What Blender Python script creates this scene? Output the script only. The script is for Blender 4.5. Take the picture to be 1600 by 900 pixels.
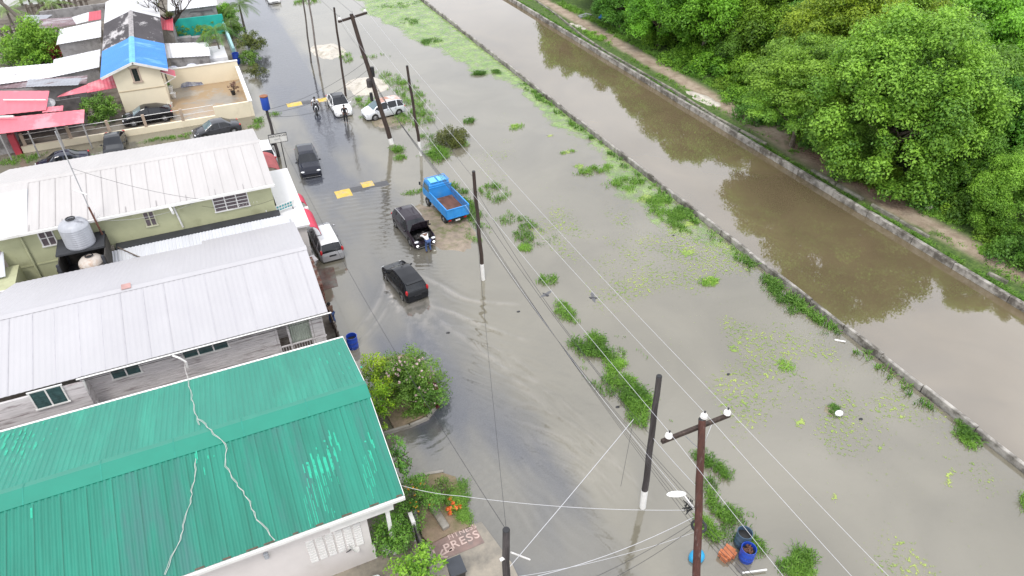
import bpy, math, random
import numpy as np
from mathutils import Vector, Matrix, noise as mnoise
R = math.radians
random.seed(7)
rng = np.random.default_rng(7)
for o in list(bpy.data.objects): bpy.data.objects.remove(o)
scene = bpy.context.scene
COL = scene.collection
# ---------------------------------------------------------------- camera, sky, sun
CAM_H = 25.0; FPX = 1066.0; PIT = R(37.4); AZ = R(24.4)
cam_d = bpy.data.cameras.new('camera'); cam = bpy.data.objects.new('camera', cam_d); COL.objects.link(cam)
cam.location = (0, 0, CAM_H); cam.rotation_euler = (R(90) - PIT, 0, -AZ)
cam_d.sensor_width = 36; cam_d.lens = 36 * FPX / 1600; cam_d.clip_end = 3000; cam_d.clip_start = .2
scene.camera = cam
SUN_EL = 60.0; SUN_AZ = 215.0        # compass style: degrees clockwise from +Y
wd = bpy.data.worlds.new("World"); scene.world = wd; wd.use_nodes = True
nt = wd.node_tree; nt.nodes.clear()
wo = nt.nodes.new('ShaderNodeOutputWorld'); bg = nt.nodes.new('ShaderNodeBackground')
sky = nt.nodes.new('ShaderNodeTexSky'); sky.sky_type = 'NISHITA'; sky.sun_disc = False
sky.sun_elevation = R(SUN_EL); sky.sun_rotation = R(SUN_AZ); sky.dust_density = 2.0
tc = nt.nodes.new('ShaderNodeTexCoord'); mp = nt.nodes.new('ShaderNodeMapping'); mp.inputs['Scale'].default_value = (1, 1, 2.2)
nz = nt.nodes.new('ShaderNodeTexNoise'); nz.inputs['Scale'].default_value = 2.0; nz.inputs['Detail'].default_value = 6; nz.inputs['Roughness'].default_value = .55
rp = nt.nodes.new('ShaderNodeValToRGB'); rp.color_ramp.elements[0].position = .32; rp.color_ramp.elements[1].position = .62
rp.color_ramp.elements[0].color = (.55, .55, .55, 1)
mx = nt.nodes.new('ShaderNodeMix'); mx.data_type = 'RGBA'
mx.inputs['B'].default_value = (11.8, 12.0, 12.6, 1)          # bright overcast cloud
nt.links.new(tc.outputs['Generated'], mp.inputs['Vector']); nt.links.new(mp.outputs[0], nz.inputs['Vector'])
nt.links.new(nz.outputs['Fac'], rp.inputs['Fac']); nt.links.new(rp.outputs['Color'], mx.inputs['Factor'])
nt.links.new(sky.outputs[0], mx.inputs['A']); nt.links.new(mx.outputs['Result'], bg.inputs['Color'])
bg.inputs['Strength'].default_value = 0.12
nt.links.new(bg.outputs[0], wo.inputs['Surface'])
sl = bpy.data.lights.new('sun', 'SUN'); sl.energy = 1.5; sl.angle = R(14); sl.color = (1, .96, .9)
so = bpy.data.objects.new('sun', sl); COL.objects.link(so)
_d = Vector((math.sin(R(SUN_AZ)) * math.cos(R(SUN_EL)), math.cos(R(SUN_AZ)) * math.cos(R(SUN_EL)), math.sin(R(SUN_EL))))
so.rotation_euler = _d.to_track_quat('Z', 'Y').to_euler(); so.location = (0, 0, 60)
vs = scene.view_settings; scene.display_settings.display_device = 'sRGB'
vs.view_transform = 'Standard'; vs.look = 'None'; vs.gamma = 1; vs.exposure = 0.36; vs.use_curve_mapping = False
scene.cycles.use_denoising = True
scene.cycles.max_bounces = 6; scene.cycles.diffuse_bounces = 3; scene.cycles.glossy_bounces = 3
scene.cycles.transparent_max_bounces = 12; scene.cycles.transmission_bounces = 3
scene.cycles.caustics_reflective = False; scene.cycles.caustics_refractive = False

# ---------------------------------------------------------------- measured ground positions
def W(u, v, z=0.0):
    """real position (metres) of a point seen at (u, v) of the 1600 x 900 survey picture, at height z"""
    a = (u - 800) / FPX; b = (450 - v) / FPX
    sa, ca, sp, cp = math.sin(AZ), math.cos(AZ), math.sin(PIT), math.cos(PIT)
    dx = sa * cp + a * ca + b * sa * sp; dy = ca * cp - a * sa + b * ca * sp; dz = -sp + b * cp
    t = (z - CAM_H) / dz
    return Vector((dx * t, dy * t, z))

# ---------------------------------------------------------------- helpers
def tag(o, label=None, cat=None, group=None, kind=None):
    if label: o['label'] = label
    if cat: o['category'] = cat
    if group: o['group'] = group
    if kind: o['kind'] = kind
    return o
def empty(name, loc=(0, 0, 0), rz=0.0, label=None, cat=None, group=None):
    o = bpy.data.objects.new(name, None); COL.objects.link(o)
    o.empty_display_size = .3; o.location = loc; o.rotation_euler = (0, 0, rz)
    return tag(o, label, cat, group)
def kids(o): return [c for c in bpy.data.objects if c.parent == o]
def copy_tree(o, parent=None, _map=None):
    if _map is None:
        _map = {}
        for c in bpy.data.objects:
            if c.parent: _map.setdefault(c.parent.name, []).append(c)
    c = o.copy(); COL.objects.link(c)
    if parent: c.parent = parent
    for ch in _map.get(o.name, []): copy_tree(ch, c, _map)
    return c
class MB:
    def __init__(s): s.v = []; s.f = []; s.m = []
    def add(s, vs, fs, mi=0):
        n = len(s.v); s.v += [tuple(p) for p in vs]; s.f += [tuple(i + n for i in f) for f in fs]; s.m += [mi] * len(fs); return s
    def box(s, c, d, rz=0, mi=0, tilt=None):
        hx, hy, hz = d[0] / 2, d[1] / 2, d[2] / 2
        M_ = Matrix.Rotation(rz, 3, 'Z')
        if tilt: M_ = M_ @ Matrix.Rotation(tilt[1], 3, tilt[0])
        ps = [M_ @ Vector((x * hx, y * hy, z * hz)) + Vector(c) for x, y, z in ((-1,-1,-1),(1,-1,-1),(1,1,-1),(-1,1,-1),(-1,-1,1),(1,-1,1),(1,1,1),(-1,1,1))]
        return s.add(ps, [(0,3,2,1),(4,5,6,7),(0,1,5,4),(1,2,6,5),(2,3,7,6),(3,0,4,7)], mi)
    def bx(s, x0, x1, y0, y1, z0, z1, mi=0):
        return s.box(((x0+x1)/2, (y0+y1)/2, (z0+z1)/2), (abs(x1-x0), abs(y1-y0), abs(z1-z0)), mi=mi)
    def prism(s, pts, z0, z1, mi=0):
        n = len(pts); a = sum(pts[i][0]*pts[(i+1)%n][1]-pts[(i+1)%n][0]*pts[i][1] for i in range(n))
        if a < 0: pts = pts[::-1]
        vs = [(p[0], p[1], z0) for p in pts] + [(p[0], p[1], z1) for p in pts]
        fs = [tuple(range(n-1, -1, -1)), tuple(range(n, 2*n))] + [(i, (i+1) % n, n+(i+1) % n, n+i) for i in range(n)]
        return s.add(vs, fs, mi)
    def xprism(s, pts, x0, x1, mi=0):     # polygon given in (y,z), extruded along x
        n = len(pts)
        vs = [(x0, p[0], p[1]) for p in pts] + [(x1, p[0], p[1]) for p in pts]
        return s.add(vs, [tuple(range(n-1, -1, -1)), tuple(range(n, 2*n))] + [(i, (i+1) % n, n+(i+1) % n, n+i) for i in range(n)], mi)
    def yprism(s, pts, y0, y1, mi=0):     # polygon in (x,z), extruded along y
        n = len(pts)
        vs = [(p[0], y0, p[1]) for p in pts] + [(p[0], y1, p[1]) for p in pts]
        return s.add(vs, [tuple(range(n)), tuple(range(2*n-1, n-1, -1))] + [(i, n+i, n+(i+1) % n, (i+1) % n) for i in range(n)], mi)
    def slab(s, quad, t, mi=0):           # a sheet through 4 points, thickness t below
        q = [Vector(p) for p in quad]; nrm = (q[1]-q[0]).cross(q[2]-q[0]).normalized()
        if nrm.z < 0: q = q[::-1]; nrm = -nrm
        vs = q + [p - nrm*t for p in q]
        return s.add(vs, [(0,1,2,3),(7,6,5,4),(0,4,5,1),(1,5,6,2),(2,6,7,3),(3,7,4,0)], mi)
    def tube(s, path, r, n=8, mi=0, caps=True):
        P = [Vector(p) for p in path]; k = len(P)
        rs = r if isinstance(r, (list, tuple)) else [r]*k
        vs = []; up = None
        for i in range(k):
            t = (P[min(i+1, k-1)] - P[max(i-1, 0)]).normalized()
            if up is None: up = Vector((0,0,1)) if abs(t.z) < .9 else Vector((1,0,0))
            a = t.cross(up).normalized(); b = a.cross(t).normalized(); up = b
            for j in range(n):
                th = 2*math.pi*j/n; vs.append(P[i] + (a*math.cos(th) + b*math.sin(th))*rs[i])
        fs = [(i*n+j, i*n+(j+1) % n, (i+1)*n+(j+1) % n, (i+1)*n+j) for i in range(k-1) for j in range(n)]
        if caps: fs += [tuple(range(n-1, -1, -1)), tuple(range((k-1)*n, k*n))]
        return s.add(vs, fs, mi)
    def lathe(s, prof, c=(0,0,0), n=24, mi=0, M_=None):   # prof: (r,z) list
        vs = []; k = len(prof)
        for r, z in prof:
            for j in range(n):
                th = 2*math.pi*j/n; p = Vector((r*math.cos(th), r*math.sin(th), z))
                if M_: p = M_ @ p
                vs.append(p + Vector(c))
        return s.add(vs, [(i*n+j, i*n+(j+1) % n, (i+1)*n+(j+1) % n, (i+1)*n+j) for i in range(k-1) for j in range(n)], mi)
    def ell(s, c, r, n=12, k=8, mi=0):
        vs = []
        for i in range(k+1):
            ph = math.pi*i/k
            for j in range(n):
                th = 2*math.pi*j/n
                vs.append((c[0]+r[0]*math.sin(ph)*math.cos(th), c[1]+r[1]*math.sin(ph)*math.sin(th), c[2]-r[2]*math.cos(ph)))
        return s.add(vs, [(i*n+j, i*n+(j+1) % n, (i+1)*n+(j+1) % n, (i+1)*n+j) for i in range(k) for j in range(n)], mi)
    def build(s, name, mats, parent=None, smooth=False, world=True, bevel=0):
        me = bpy.data.meshes.new(name)
        v = s.v
        if parent is not None and world:
            L = Vector(parent.location); q_ = parent.parent
            while q_ is not None: L = L + q_.location; q_ = q_.parent
            v = [(p[0]-L[0], p[1]-L[1], p[2]-L[2]) for p in v]
        me.from_pydata(v, [], s.f)
        if not isinstance(mats, (list, tuple)): mats = [mats]
        for m_ in mats: me.materials.append(m_)
        if len(mats) > 1: me.polygons.foreach_set('material_index', s.m)
        o = bpy.data.objects.new(name, me); COL.objects.link(o)
        if parent is not None: o.parent = parent
        if smooth:
            me.polygons.foreach_set('use_smooth', [True]*len(me.polygons))
            try: me.set_sharp_from_angle(angle=R(38))
            except Exception: pass
        if bevel:
            b = o.modifiers.new('bevel', 'BEVEL'); b.width = bevel; b.segments = 2; b.limit_method = 'ANGLE'
        me.update()
        return o
def npmesh(name, verts, faces, mats, parent=None, smooth=False, attrs=None, mi=None):
    """verts (n,3), faces (m,4) or (m,3) numpy"""
    me = bpy.data.meshes.new(name); k = faces.shape[1]
    me.vertices.add(len(verts)); me.vertices.foreach_set('co', verts.astype(np.float32).ravel())
    me.loops.add(faces.size); me.loops.foreach_set('vertex_index', faces.astype(np.int32).ravel())
    me.polygons.add(len(faces)); me.polygons.foreach_set('loop_start', np.arange(0, faces.size, k, dtype=np.int32))
    me.polygons.foreach_set('loop_total', np.full(len(faces), k, dtype=np.int32))
    if smooth: me.polygons.foreach_set('use_smooth', np.ones(len(faces), dtype=bool))
    if not isinstance(mats, (list, tuple)): mats = [mats]
    for m_ in mats: me.materials.append(m_)
    if mi is not None: me.polygons.foreach_set('material_index', mi.astype(np.int32))
    me.update(calc_edges=True)
    for nm, arr in (attrs or {}).items():
        a = me.attributes.new(nm, 'FLOAT', 'POINT'); a.data.foreach_set('value', arr.astype(np.float32).ravel())
    o = bpy.data.objects.new(name, me); COL.objects.link(o)
    if parent is not None: o.parent = parent
    return o
# ---------------------------------------------------------------- materials
_mats = {}
def mat(name, col, rough=.6, var=.18, scale=2.5, col2=None, bump=0., bscale=25, metal=0., spec=.5, stretch=(1,1,1), patch=(.45,.62), coat=0., objrand=0., alpha=None):
    if name in _mats: return _mats[name]
    m = bpy.data.materials.new(name); m.use_nodes = True; n = m.node_tree.nodes; l = m.node_tree.links
    b = n['Principled BSDF']; b.inputs['Roughness'].default_value = rough; b.inputs['Metallic'].default_value = metal
    b.inputs['Specular IOR Level'].default_value = spec; b.inputs['Coat Weight'].default_value = coat
    t = n.new('ShaderNodeTexCoord'); mp = n.new('ShaderNodeMapping'); mp.inputs['Scale'].default_value = stretch
    l.new(t.outputs['Object'], mp.inputs['Vector'])
    nz = n.new('ShaderNodeTexNoise'); nz.inputs['Scale'].default_value = scale; nz.inputs['Detail'].default_value = 6; nz.inputs['Roughness'].default_value = .62
    l.new(mp.outputs[0], nz.inputs['Vector'])
    r = n.new('ShaderNodeValToRGB'); r.color_ramp.elements[0].position = .3; r.color_ramp.elements[1].position = .7
    c = Vector(col[:3])
    r.color_ramp.elements[0].color = (*(c*(1-var)), 1); r.color_ramp.elements[1].color = (*[min(1, x*(1+var)) for x in c], 1)
    l.new(nz.outputs['Fac'], r.inputs['Fac']); out = r.outputs['Color']
    if col2 is not None:
        nz2 = n.new('ShaderNodeTexNoise'); nz2.inputs['Scale'].default_value = scale*.6; nz2.inputs['Detail'].default_value = 8; nz2.inputs['Roughness'].default_value = .7
        mp2 = n.new('ShaderNodeMapping'); mp2.inputs['Scale'].default_value = stretch; mp2.inputs['Location'].default_value = (5.3, 2.1, 7.7)
        l.new(t.outputs['Object'], mp2.inputs['Vector']); l.new(mp2.outputs[0], nz2.inputs['Vector'])
        r2 = n.new('ShaderNodeValToRGB'); r2.color_ramp.elements[0].position = patch[0]; r2.color_ramp.elements[1].position = patch[1]
        l.new(nz2.outputs['Fac'], r2.inputs['Fac'])
        x = n.new('ShaderNodeMix'); x.data_type = 'RGBA'; l.new(r2.outputs['Color'], x.inputs['Factor']); l.new(out, x.inputs['A']); x.inputs['B'].default_value = (*col2[:3], 1); out = x.outputs['Result']
    if objrand:
        oi = n.new('ShaderNodeObjectInfo'); h = n.new('ShaderNodeHueSaturation')
        ma = n.new('ShaderNodeMapRange'); ma.inputs['To Min'].default_value = 1-objrand; ma.inputs['To Max'].default_value = 1+objrand
        l.new(oi.outputs['Random'], ma.inputs['Value']); l.new(ma.outputs[0], h.inputs['Value'])
        ma2 = n.new('ShaderNodeMapRange'); ma2.inputs['To Min'].default_value = .5-.045*objrand; ma2.inputs['To Max'].default_value = .5+.03*objrand
        l.new(oi.outputs['Random'], ma2.inputs['Value']); l.new(ma2.outputs[0], h.inputs['Hue'])
        l.new(out, h.inputs['Color']); out = h.outputs['Color']
    l.new(out, b.inputs['Base Color'])
    if bump:
        nb = n.new('ShaderNodeTexNoise'); nb.inputs['Scale'].default_value = bscale; nb.inputs['Detail'].default_value = 4
        l.new(mp.outputs[0], nb.inputs['Vector'])
        bp = n.new('ShaderNodeBump'); bp.inputs['Strength'].default_value = bump; bp.inputs['Distance'].default_value = .03
        l.new(nb.outputs['Fac'], bp.inputs['Height']); l.new(bp.outputs[0], b.inputs['Normal'])
    _mats[name] = m; return m
def leafmat(name, c1, c2, objrand=.18, transl=.3, rough=.5):
    """foliage: the colour of each leaf clump comes from its own 'tint' value"""
    if name in _mats: return _mats[name]
    m = bpy.data.materials.new(name); m.use_nodes = True; n = m.node_tree.nodes; l = m.node_tree.links
    b = n['Principled BSDF']; b.inputs['Roughness'].default_value = rough; b.inputs['Specular IOR Level'].default_value = .35
    a = n.new('ShaderNodeAttribute'); a.attribute_name = 'tint'
    x = n.new('ShaderNodeMix'); x.data_type = 'RGBA'; x.inputs['A'].default_value = (*c1, 1); x.inputs['B'].default_value = (*c2, 1)
    l.new(a.outputs['Fac'], x.inputs['Factor'])
    oi = n.new('ShaderNodeObjectInfo'); h = n.new('ShaderNodeHueSaturation')
    ma = n.new('ShaderNodeMapRange'); ma.inputs['To Min'].default_value = 1-objrand; ma.inputs['To Max'].default_value = 1+objrand
    l.new(oi.outputs['Random'], ma.inputs['Value']); l.new(ma.outputs[0], h.inputs['Value'])
    ma2 = n.new('ShaderNodeMapRange'); ma2.inputs['To Min'].default_value = .5-.1*objrand; ma2.inputs['To Max'].default_value = .5+.06*objrand
    l.new(oi.outputs['Random'], ma2.inputs['Value']); l.new(ma2.outputs[0], h.inputs['Hue'])
    l.new(x.outputs['Result'], h.inputs['Color']); l.new(h.outputs['Color'], b.inputs['Base Color'])
    tr = n.new('ShaderNodeBsdfTranslucent'); l.new(h.outputs['Color'], tr.inputs['Color'])
    ms = n.new('ShaderNodeMixShader'); ms.inputs[0].default_value = transl
    l.new(b.outputs[0], ms.inputs[1]); l.new(tr.outputs[0], ms.inputs[2]); l.new(ms.outputs[0], n['Material Output'].inputs['Surface'])
    _mats[name] = m; return m
def water_mat(name, muddy, road=None, ior=2.0, ripple=.25, rough=.045):
    m = bpy.data.materials.new(name); m.use_nodes = True; n = m.node_tree.nodes; l = m.node_tree.links
    b = n['Principled BSDF']; b.inputs['Roughness'].default_value = rough; b.inputs['IOR'].default_value = ior
    t = n.new('ShaderNodeTexCoord')
    nz = n.new('ShaderNodeTexNoise'); nz.inputs['Scale'].default_value = .18; nz.inputs['Detail'].default_value = 7; nz.inputs['Distortion'].default_value = .8
    l.new(t.outputs['Object'], nz.inputs['Vector'])
    r = n.new('ShaderNodeValToRGB'); c = Vector(muddy); r.color_ramp.elements[0].position = .3; r.color_ramp.elements[1].position = .7
    r.color_ramp.elements[0].color = (*(c*.86), 1); r.color_ramp.elements[1].color = (*(c*1.12), 1); l.new(nz.outputs['Fac'], r.inputs['Fac'])
    out = r.outputs['Color']
    if road is not None:
        a = n.new('ShaderNodeAttribute'); a.attribute_name = 'road'
        x = n.new('ShaderNodeMix'); x.data_type = 'RGBA'; l.new(a.outputs['Fac'], x.inputs['Factor']); l.new(out, x.inputs['A'])
        nf = n.new('ShaderNodeTexNoise'); nf.inputs['Scale'].default_value = 14; nf.inputs['Detail'].default_value = 8; nf.inputs['Roughness'].default_value = .75
        l.new(t.outputs['Object'], nf.inputs['Vector'])
        rr = n.new('ShaderNodeValToRGB'); c = Vector(road); rr.color_ramp.elements[0].position = .35; rr.color_ramp.elements[1].position = .68
        rr.color_ramp.elements[0].color = (*(c*.75), 1); rr.color_ramp.elements[1].color = (*(c*1.3), 1); l.new(nf.outputs['Fac'], rr.inputs['Fac'])
        l.new(rr.outputs['Color'], x.inputs['B']); out = x.outputs['Result']
        a2 = n.new('ShaderNodeAttribute'); a2.attribute_name = 'foam'
        x2 = n.new('ShaderNodeMix'); x2.data_type = 'RGBA'; l.new(a2.outputs['Fac'], x2.inputs['Factor']); l.new(out, x2.inputs['A']); x2.inputs['B'].default_value = (.55, .5, .45, 1); out = x2.outputs['Result']
    l.new(out, b.inputs['Base Color'])
    n1 = n.new('ShaderNodeTexNoise'); n1.inputs['Scale'].default_value = 2.2; n1.inputs['Detail'].default_value = 3
    mpp = n.new('ShaderNodeMapping'); mpp.inputs['Scale'].default_value = (1, 2.2, 1); mpp.inputs['Rotation'].default_value = (0, 0, .5)
    l.new(t.outputs['Object'], mpp.inputs['Vector']); l.new(mpp.outputs[0], n1.inputs['Vector'])
    bp = n.new('ShaderNodeBump'); bp.inputs['Distance'].default_value = .02
    if road is not None:
        a3 = n.new('ShaderNodeAttribute'); a3.attribute_name = 'rip'; l.new(a3.outputs['Fac'], bp.inputs['Strength'])
    else: bp.inputs['Strength'].default_value = ripple
    l.new(n1.outputs['Fac'], bp.inputs['Height']); l.new(bp.outputs[0], b.inputs['Normal'])
    return m
# ================================================================ THE SETTING
def sheet(name, x0, x1, y0, y1, z, m, nx=2, ny=2):
    xs = np.linspace(x0, x1, nx); ys = np.linspace(y0, y1, ny)
    X, Y = np.meshgrid(xs, ys); V = np.stack([X.ravel(), Y.ravel(), np.full(X.size, z)], 1)
    i, j = np.meshgrid(np.arange(nx-1), np.arange(ny-1)); a = (j*nx+i).ravel()
    return npmesh(name, V, np.stack([a, a+1, a+nx+1, a+nx], 1), m)
m_ground = mat('ground_soil', (.13, .10, .07), .9, .25, .4, col2=(.07, .10, .03), patch=(.45, .6), bump=.4, bscale=3)
g = sheet('ground', -600, 600, -300, 900, -1.0, m_ground); tag(g, kind='structure')
# flooded street: one sheet of water, fine near the driving car where the wake is real relief
def spaced(segs):
    out = [segs[0][0]]
    for a, b, s in segs:
        k = max(1, round((b-a)/s)); out += list(a + (b-a)*np.arange(1, k+1)/k)
    return np.array(out)
xs = spaced([(-90, -20, 5), (-20, 0, 1), (0, 14.5, .11), (14.5, 28.62, .4)])
ys = spaced([(-30, 4, 3), (4, 46, .11), (46, 75, .3), (75, 130, .8), (130, 400, 15)])
X, Y = np.meshgrid(xs, ys)
def vnoise(X, Y, s, seed=0):
    """cheap smooth value noise"""
    r = np.random.default_rng(seed); T = r.random((64, 64))
    x = X*s + 1000; y = Y*s + 1000; xi = np.floor(x).astype(int); yi = np.floor(y).astype(int); fx = x-xi; fy = y-yi
    fx = fx*fx*(3-2*fx); fy = fy*fy*(3-2*fy)
    g = lambda a, b: T[a % 64, b % 64]
    return (g(xi, yi)*(1-fx)+g(xi+1, yi)*fx)*(1-fy) + (g(xi, yi+1)*(1-fx)+g(xi+1, yi+1)*fx)*fy
def fbm(X, Y, s, seed=0, o=4):
    t = 0; a = .5; n = 0
    for k in range(o): t = t + a*vnoise(X, Y, s*2**k, seed+k); n += a; a *= .5
    return t/n
def sm(a, b, x): t = np.clip((x-a)/(b-a), 0, 1); return t*t*(3-2*t)
h = np.zeros_like(X); foam = np.zeros_like(X)
# wake of the moving car (rear at y=31.2, x=7.55, driving to +y)
cx0, cy0 = 7.55, 33.5
s_ = cy0 - Y; wob = (fbm(X, Y, .5, 3)-.5)*.9
def streak(pts, w, amp, fo):
    global h, foam
    best = np.full(X.shape, 9.0); tt = np.zeros(X.shape); L = 0; n_ = len(pts)-1
    for i, (p, q) in enumerate(zip(pts, pts[1:])):
        ex, ey = q[0]-p[0], q[1]-p[1]; l2 = ex*ex+ey*ey; t = np.clip(((X-p[0])*ex+(Y-p[1])*ey)/l2, 0, 1)
        d = np.hypot(X-p[0]-t*ex, Y-p[1]-t*ey); m_ = d < best; best = np.where(m_, d, best); tt = np.where(m_, (i+t)/n_, tt)
    k = np.exp(-(best/w)**2)*np.sin(math.pi*np.clip(tt*.93+.07, 0, 1))**.6
    h = h+amp*(k-.6*np.exp(-((best-1.9*w)/w)**2)*np.sin(math.pi*tt)**.6); foam = foam+.62*fo*k*sm(.25, .6, fbm(X, Y, 1.7, 9))
def curve(pix, n=7):
    Q = [W(u, v) for u, v in pix]; out = []
    for i in range(len(Q)-1):
        p0 = Q[max(0, i-1)]; p1 = Q[i]; p2 = Q[i+1]; p3 = Q[min(len(Q)-1, i+2)]
        for k in range(n): t = k/n; out.append(tuple(.5*((2*p1)+(p2-p0)*t+(2*p0-5*p1+4*p2-p3)*t*t+(3*p1-p0-3*p2+p3)*t**3))[:2])
    out.append(tuple(Q[-1])[:2]); return out
for pix, w_, am, fo in (([(655, 430), (690, 448), (735, 470), (815, 476)], .13, .03, .38), ([(670, 478), (705, 488), (750, 508), (830, 535)], .12, .03, .32), ([(668, 484), (700, 512), (748, 545), (800, 590), (860, 640)], .14, .03, .2),
                        ([(604, 440), (590, 475), (566, 510), (535, 545)], .14, .03, .26), ([(614, 460), (598, 492), (576, 520), (548, 545)], .11, .025, .2), ([(650, 480), (640, 520), (652, 560), (640, 600)], .12, .02, .12), ([(662, 485), (668, 540), (662, 600), (668, 660)], .12, .02, .1)):
    streak(curve(pix, 5), w_, am, fo)
rr_ = random.Random(31)
for k in range(15):
    u0 = 690+11*k+rr_.uniform(-14, 14); v0 = 486+16*k+rr_.uniform(-8, 8); L1 = rr_.uniform(.55, 1.25)
    streak(curve([(u0, v0), (u0+55*L1, v0+18*L1), (u0+115*L1, v0+52*L1), (u0+165*L1, v0+104*L1)], 3), rr_.uniform(.06, .12), rr_.uniform(.010, .022), rr_.uniform(.03, .14))
tr = np.exp(-((X-cx0)/.9)**2)*np.exp(-np.clip(s_-2.3, 0, None)/2.2)*sm(2.0, 2.5, s_)
h += tr*.03*(fbm(X, Y, 2.2, 5)-.5)*2; foam += tr*.22*(sm(.5, .62, fbm(X, Y, 3.6, 12)))
for sx in (-1, 1): foam += .5*np.exp(-(((X-cx0-sx*.9)/.16)**2))*np.exp(-((Y-32.0)/1.4)**2)*sm(.4, .6, fbm(X, Y, 4, 15))
# long swell bands spreading over the near street
WA = 1.7
def train(cx, cy, rx, ry, ang, lam, amp, seed):
    w = np.exp(-((X-cx)/rx)**2 - ((Y-cy)/ry)**2)
    ph = (X*math.cos(ang)+Y*math.sin(ang) + 1.1*fbm(X, Y, .35, seed))*2*math.pi/lam
    return WA*amp*w*np.sin(ph)*(.4+1.2*fbm(X, Y, .8, seed+7))
h += train(9.5, 24.5, 3.2, 4.5, R(40), .62, .011, 21)
h += train(10.5, 20, 2.5, 5, R(25), .75, .009, 23)
h += train(6.0, 18.5, 1.8, 2.8, R(115), .42, .009, 25)
h += train(7.5, 16.0, 3, 5, R(15), .5, .005, 27)
h += train(7.0, 43, 3.5, 6, R(80), .55, .006, 29)
h += train(9.2, 37, 1.5, 6, R(60), .4, .006, 31)
h += train(6.5, 52, 3.5, 6, R(95), .7, .006, 33)
dG = np.hypot(X-9.2, Y-56.8); h += .012*np.exp(-(dG/3.2)**2)*np.sin(dG*2*math.pi/.55)
fine = (X > -2) & (X < 14.6) & (Y > 5) & (Y < 60); h = h*sm(4, 6, Y)*(1-sm(56, 64, Y))*sm(-1, .5, X)*(1-sm(13, 14.4, X))
Z = h
edge = (fbm(X, Y, .35, 41)-.5)*1.6
road = sm(3.9, 5.2, X+edge*.8)*(1-sm(9.2, 11.0, X+edge+.05*(20-np.clip(Y, 0, 20))*0))
road *= .35 + .65*sm(.3, .6, fbm(X, Y*.35, .35, 55))
road = np.maximum(road, .9*sm(4.3, 4.9, X)*(1-sm(9.6, 10.1, X))*sm(58, 64, Y))
road *= 1-.75*np.exp(-((X-10)/2.0)**2-((Y-25)/5.5)**2)
rip = .10+.25*fbm(X, Y, .2, 61) + .35*sm(.45, .8, fbm(X, Y, .12, 63))*(X < 14)
rip = (rip+.25*road)*(1-.6*sm(14, 20, X))
V = np.stack([X.ravel(), Y.ravel(), Z.ravel()], 1); nx = len(xs); ny = len(ys)
i, j = np.meshgrid(np.arange(nx-1), np.arange(ny-1)); a = (j*nx+i).ravel()
m_flood = water_mat('flood_water_surface', (.168, .154, .116), (.058, .062, .076), ior=1.95)
fw = npmesh('flood_water', V, np.stack([a, a+1, a+nx+1, a+nx], 1), m_flood, smooth=True,
            attrs={'road': np.clip(road, 0, 1), 'foam': np.clip(foam, 0, .8), 'rip': rip}); tag(fw, kind='structure')
m_canal = water_mat('canal_water_surface', (.140, .108, .062), None, ior=2.5, ripple=.035, rough=.02)
cw = sheet('canal_water', 28.9, 39.62, -60, 500, -.12, m_canal); tag(cw, kind='structure')

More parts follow.
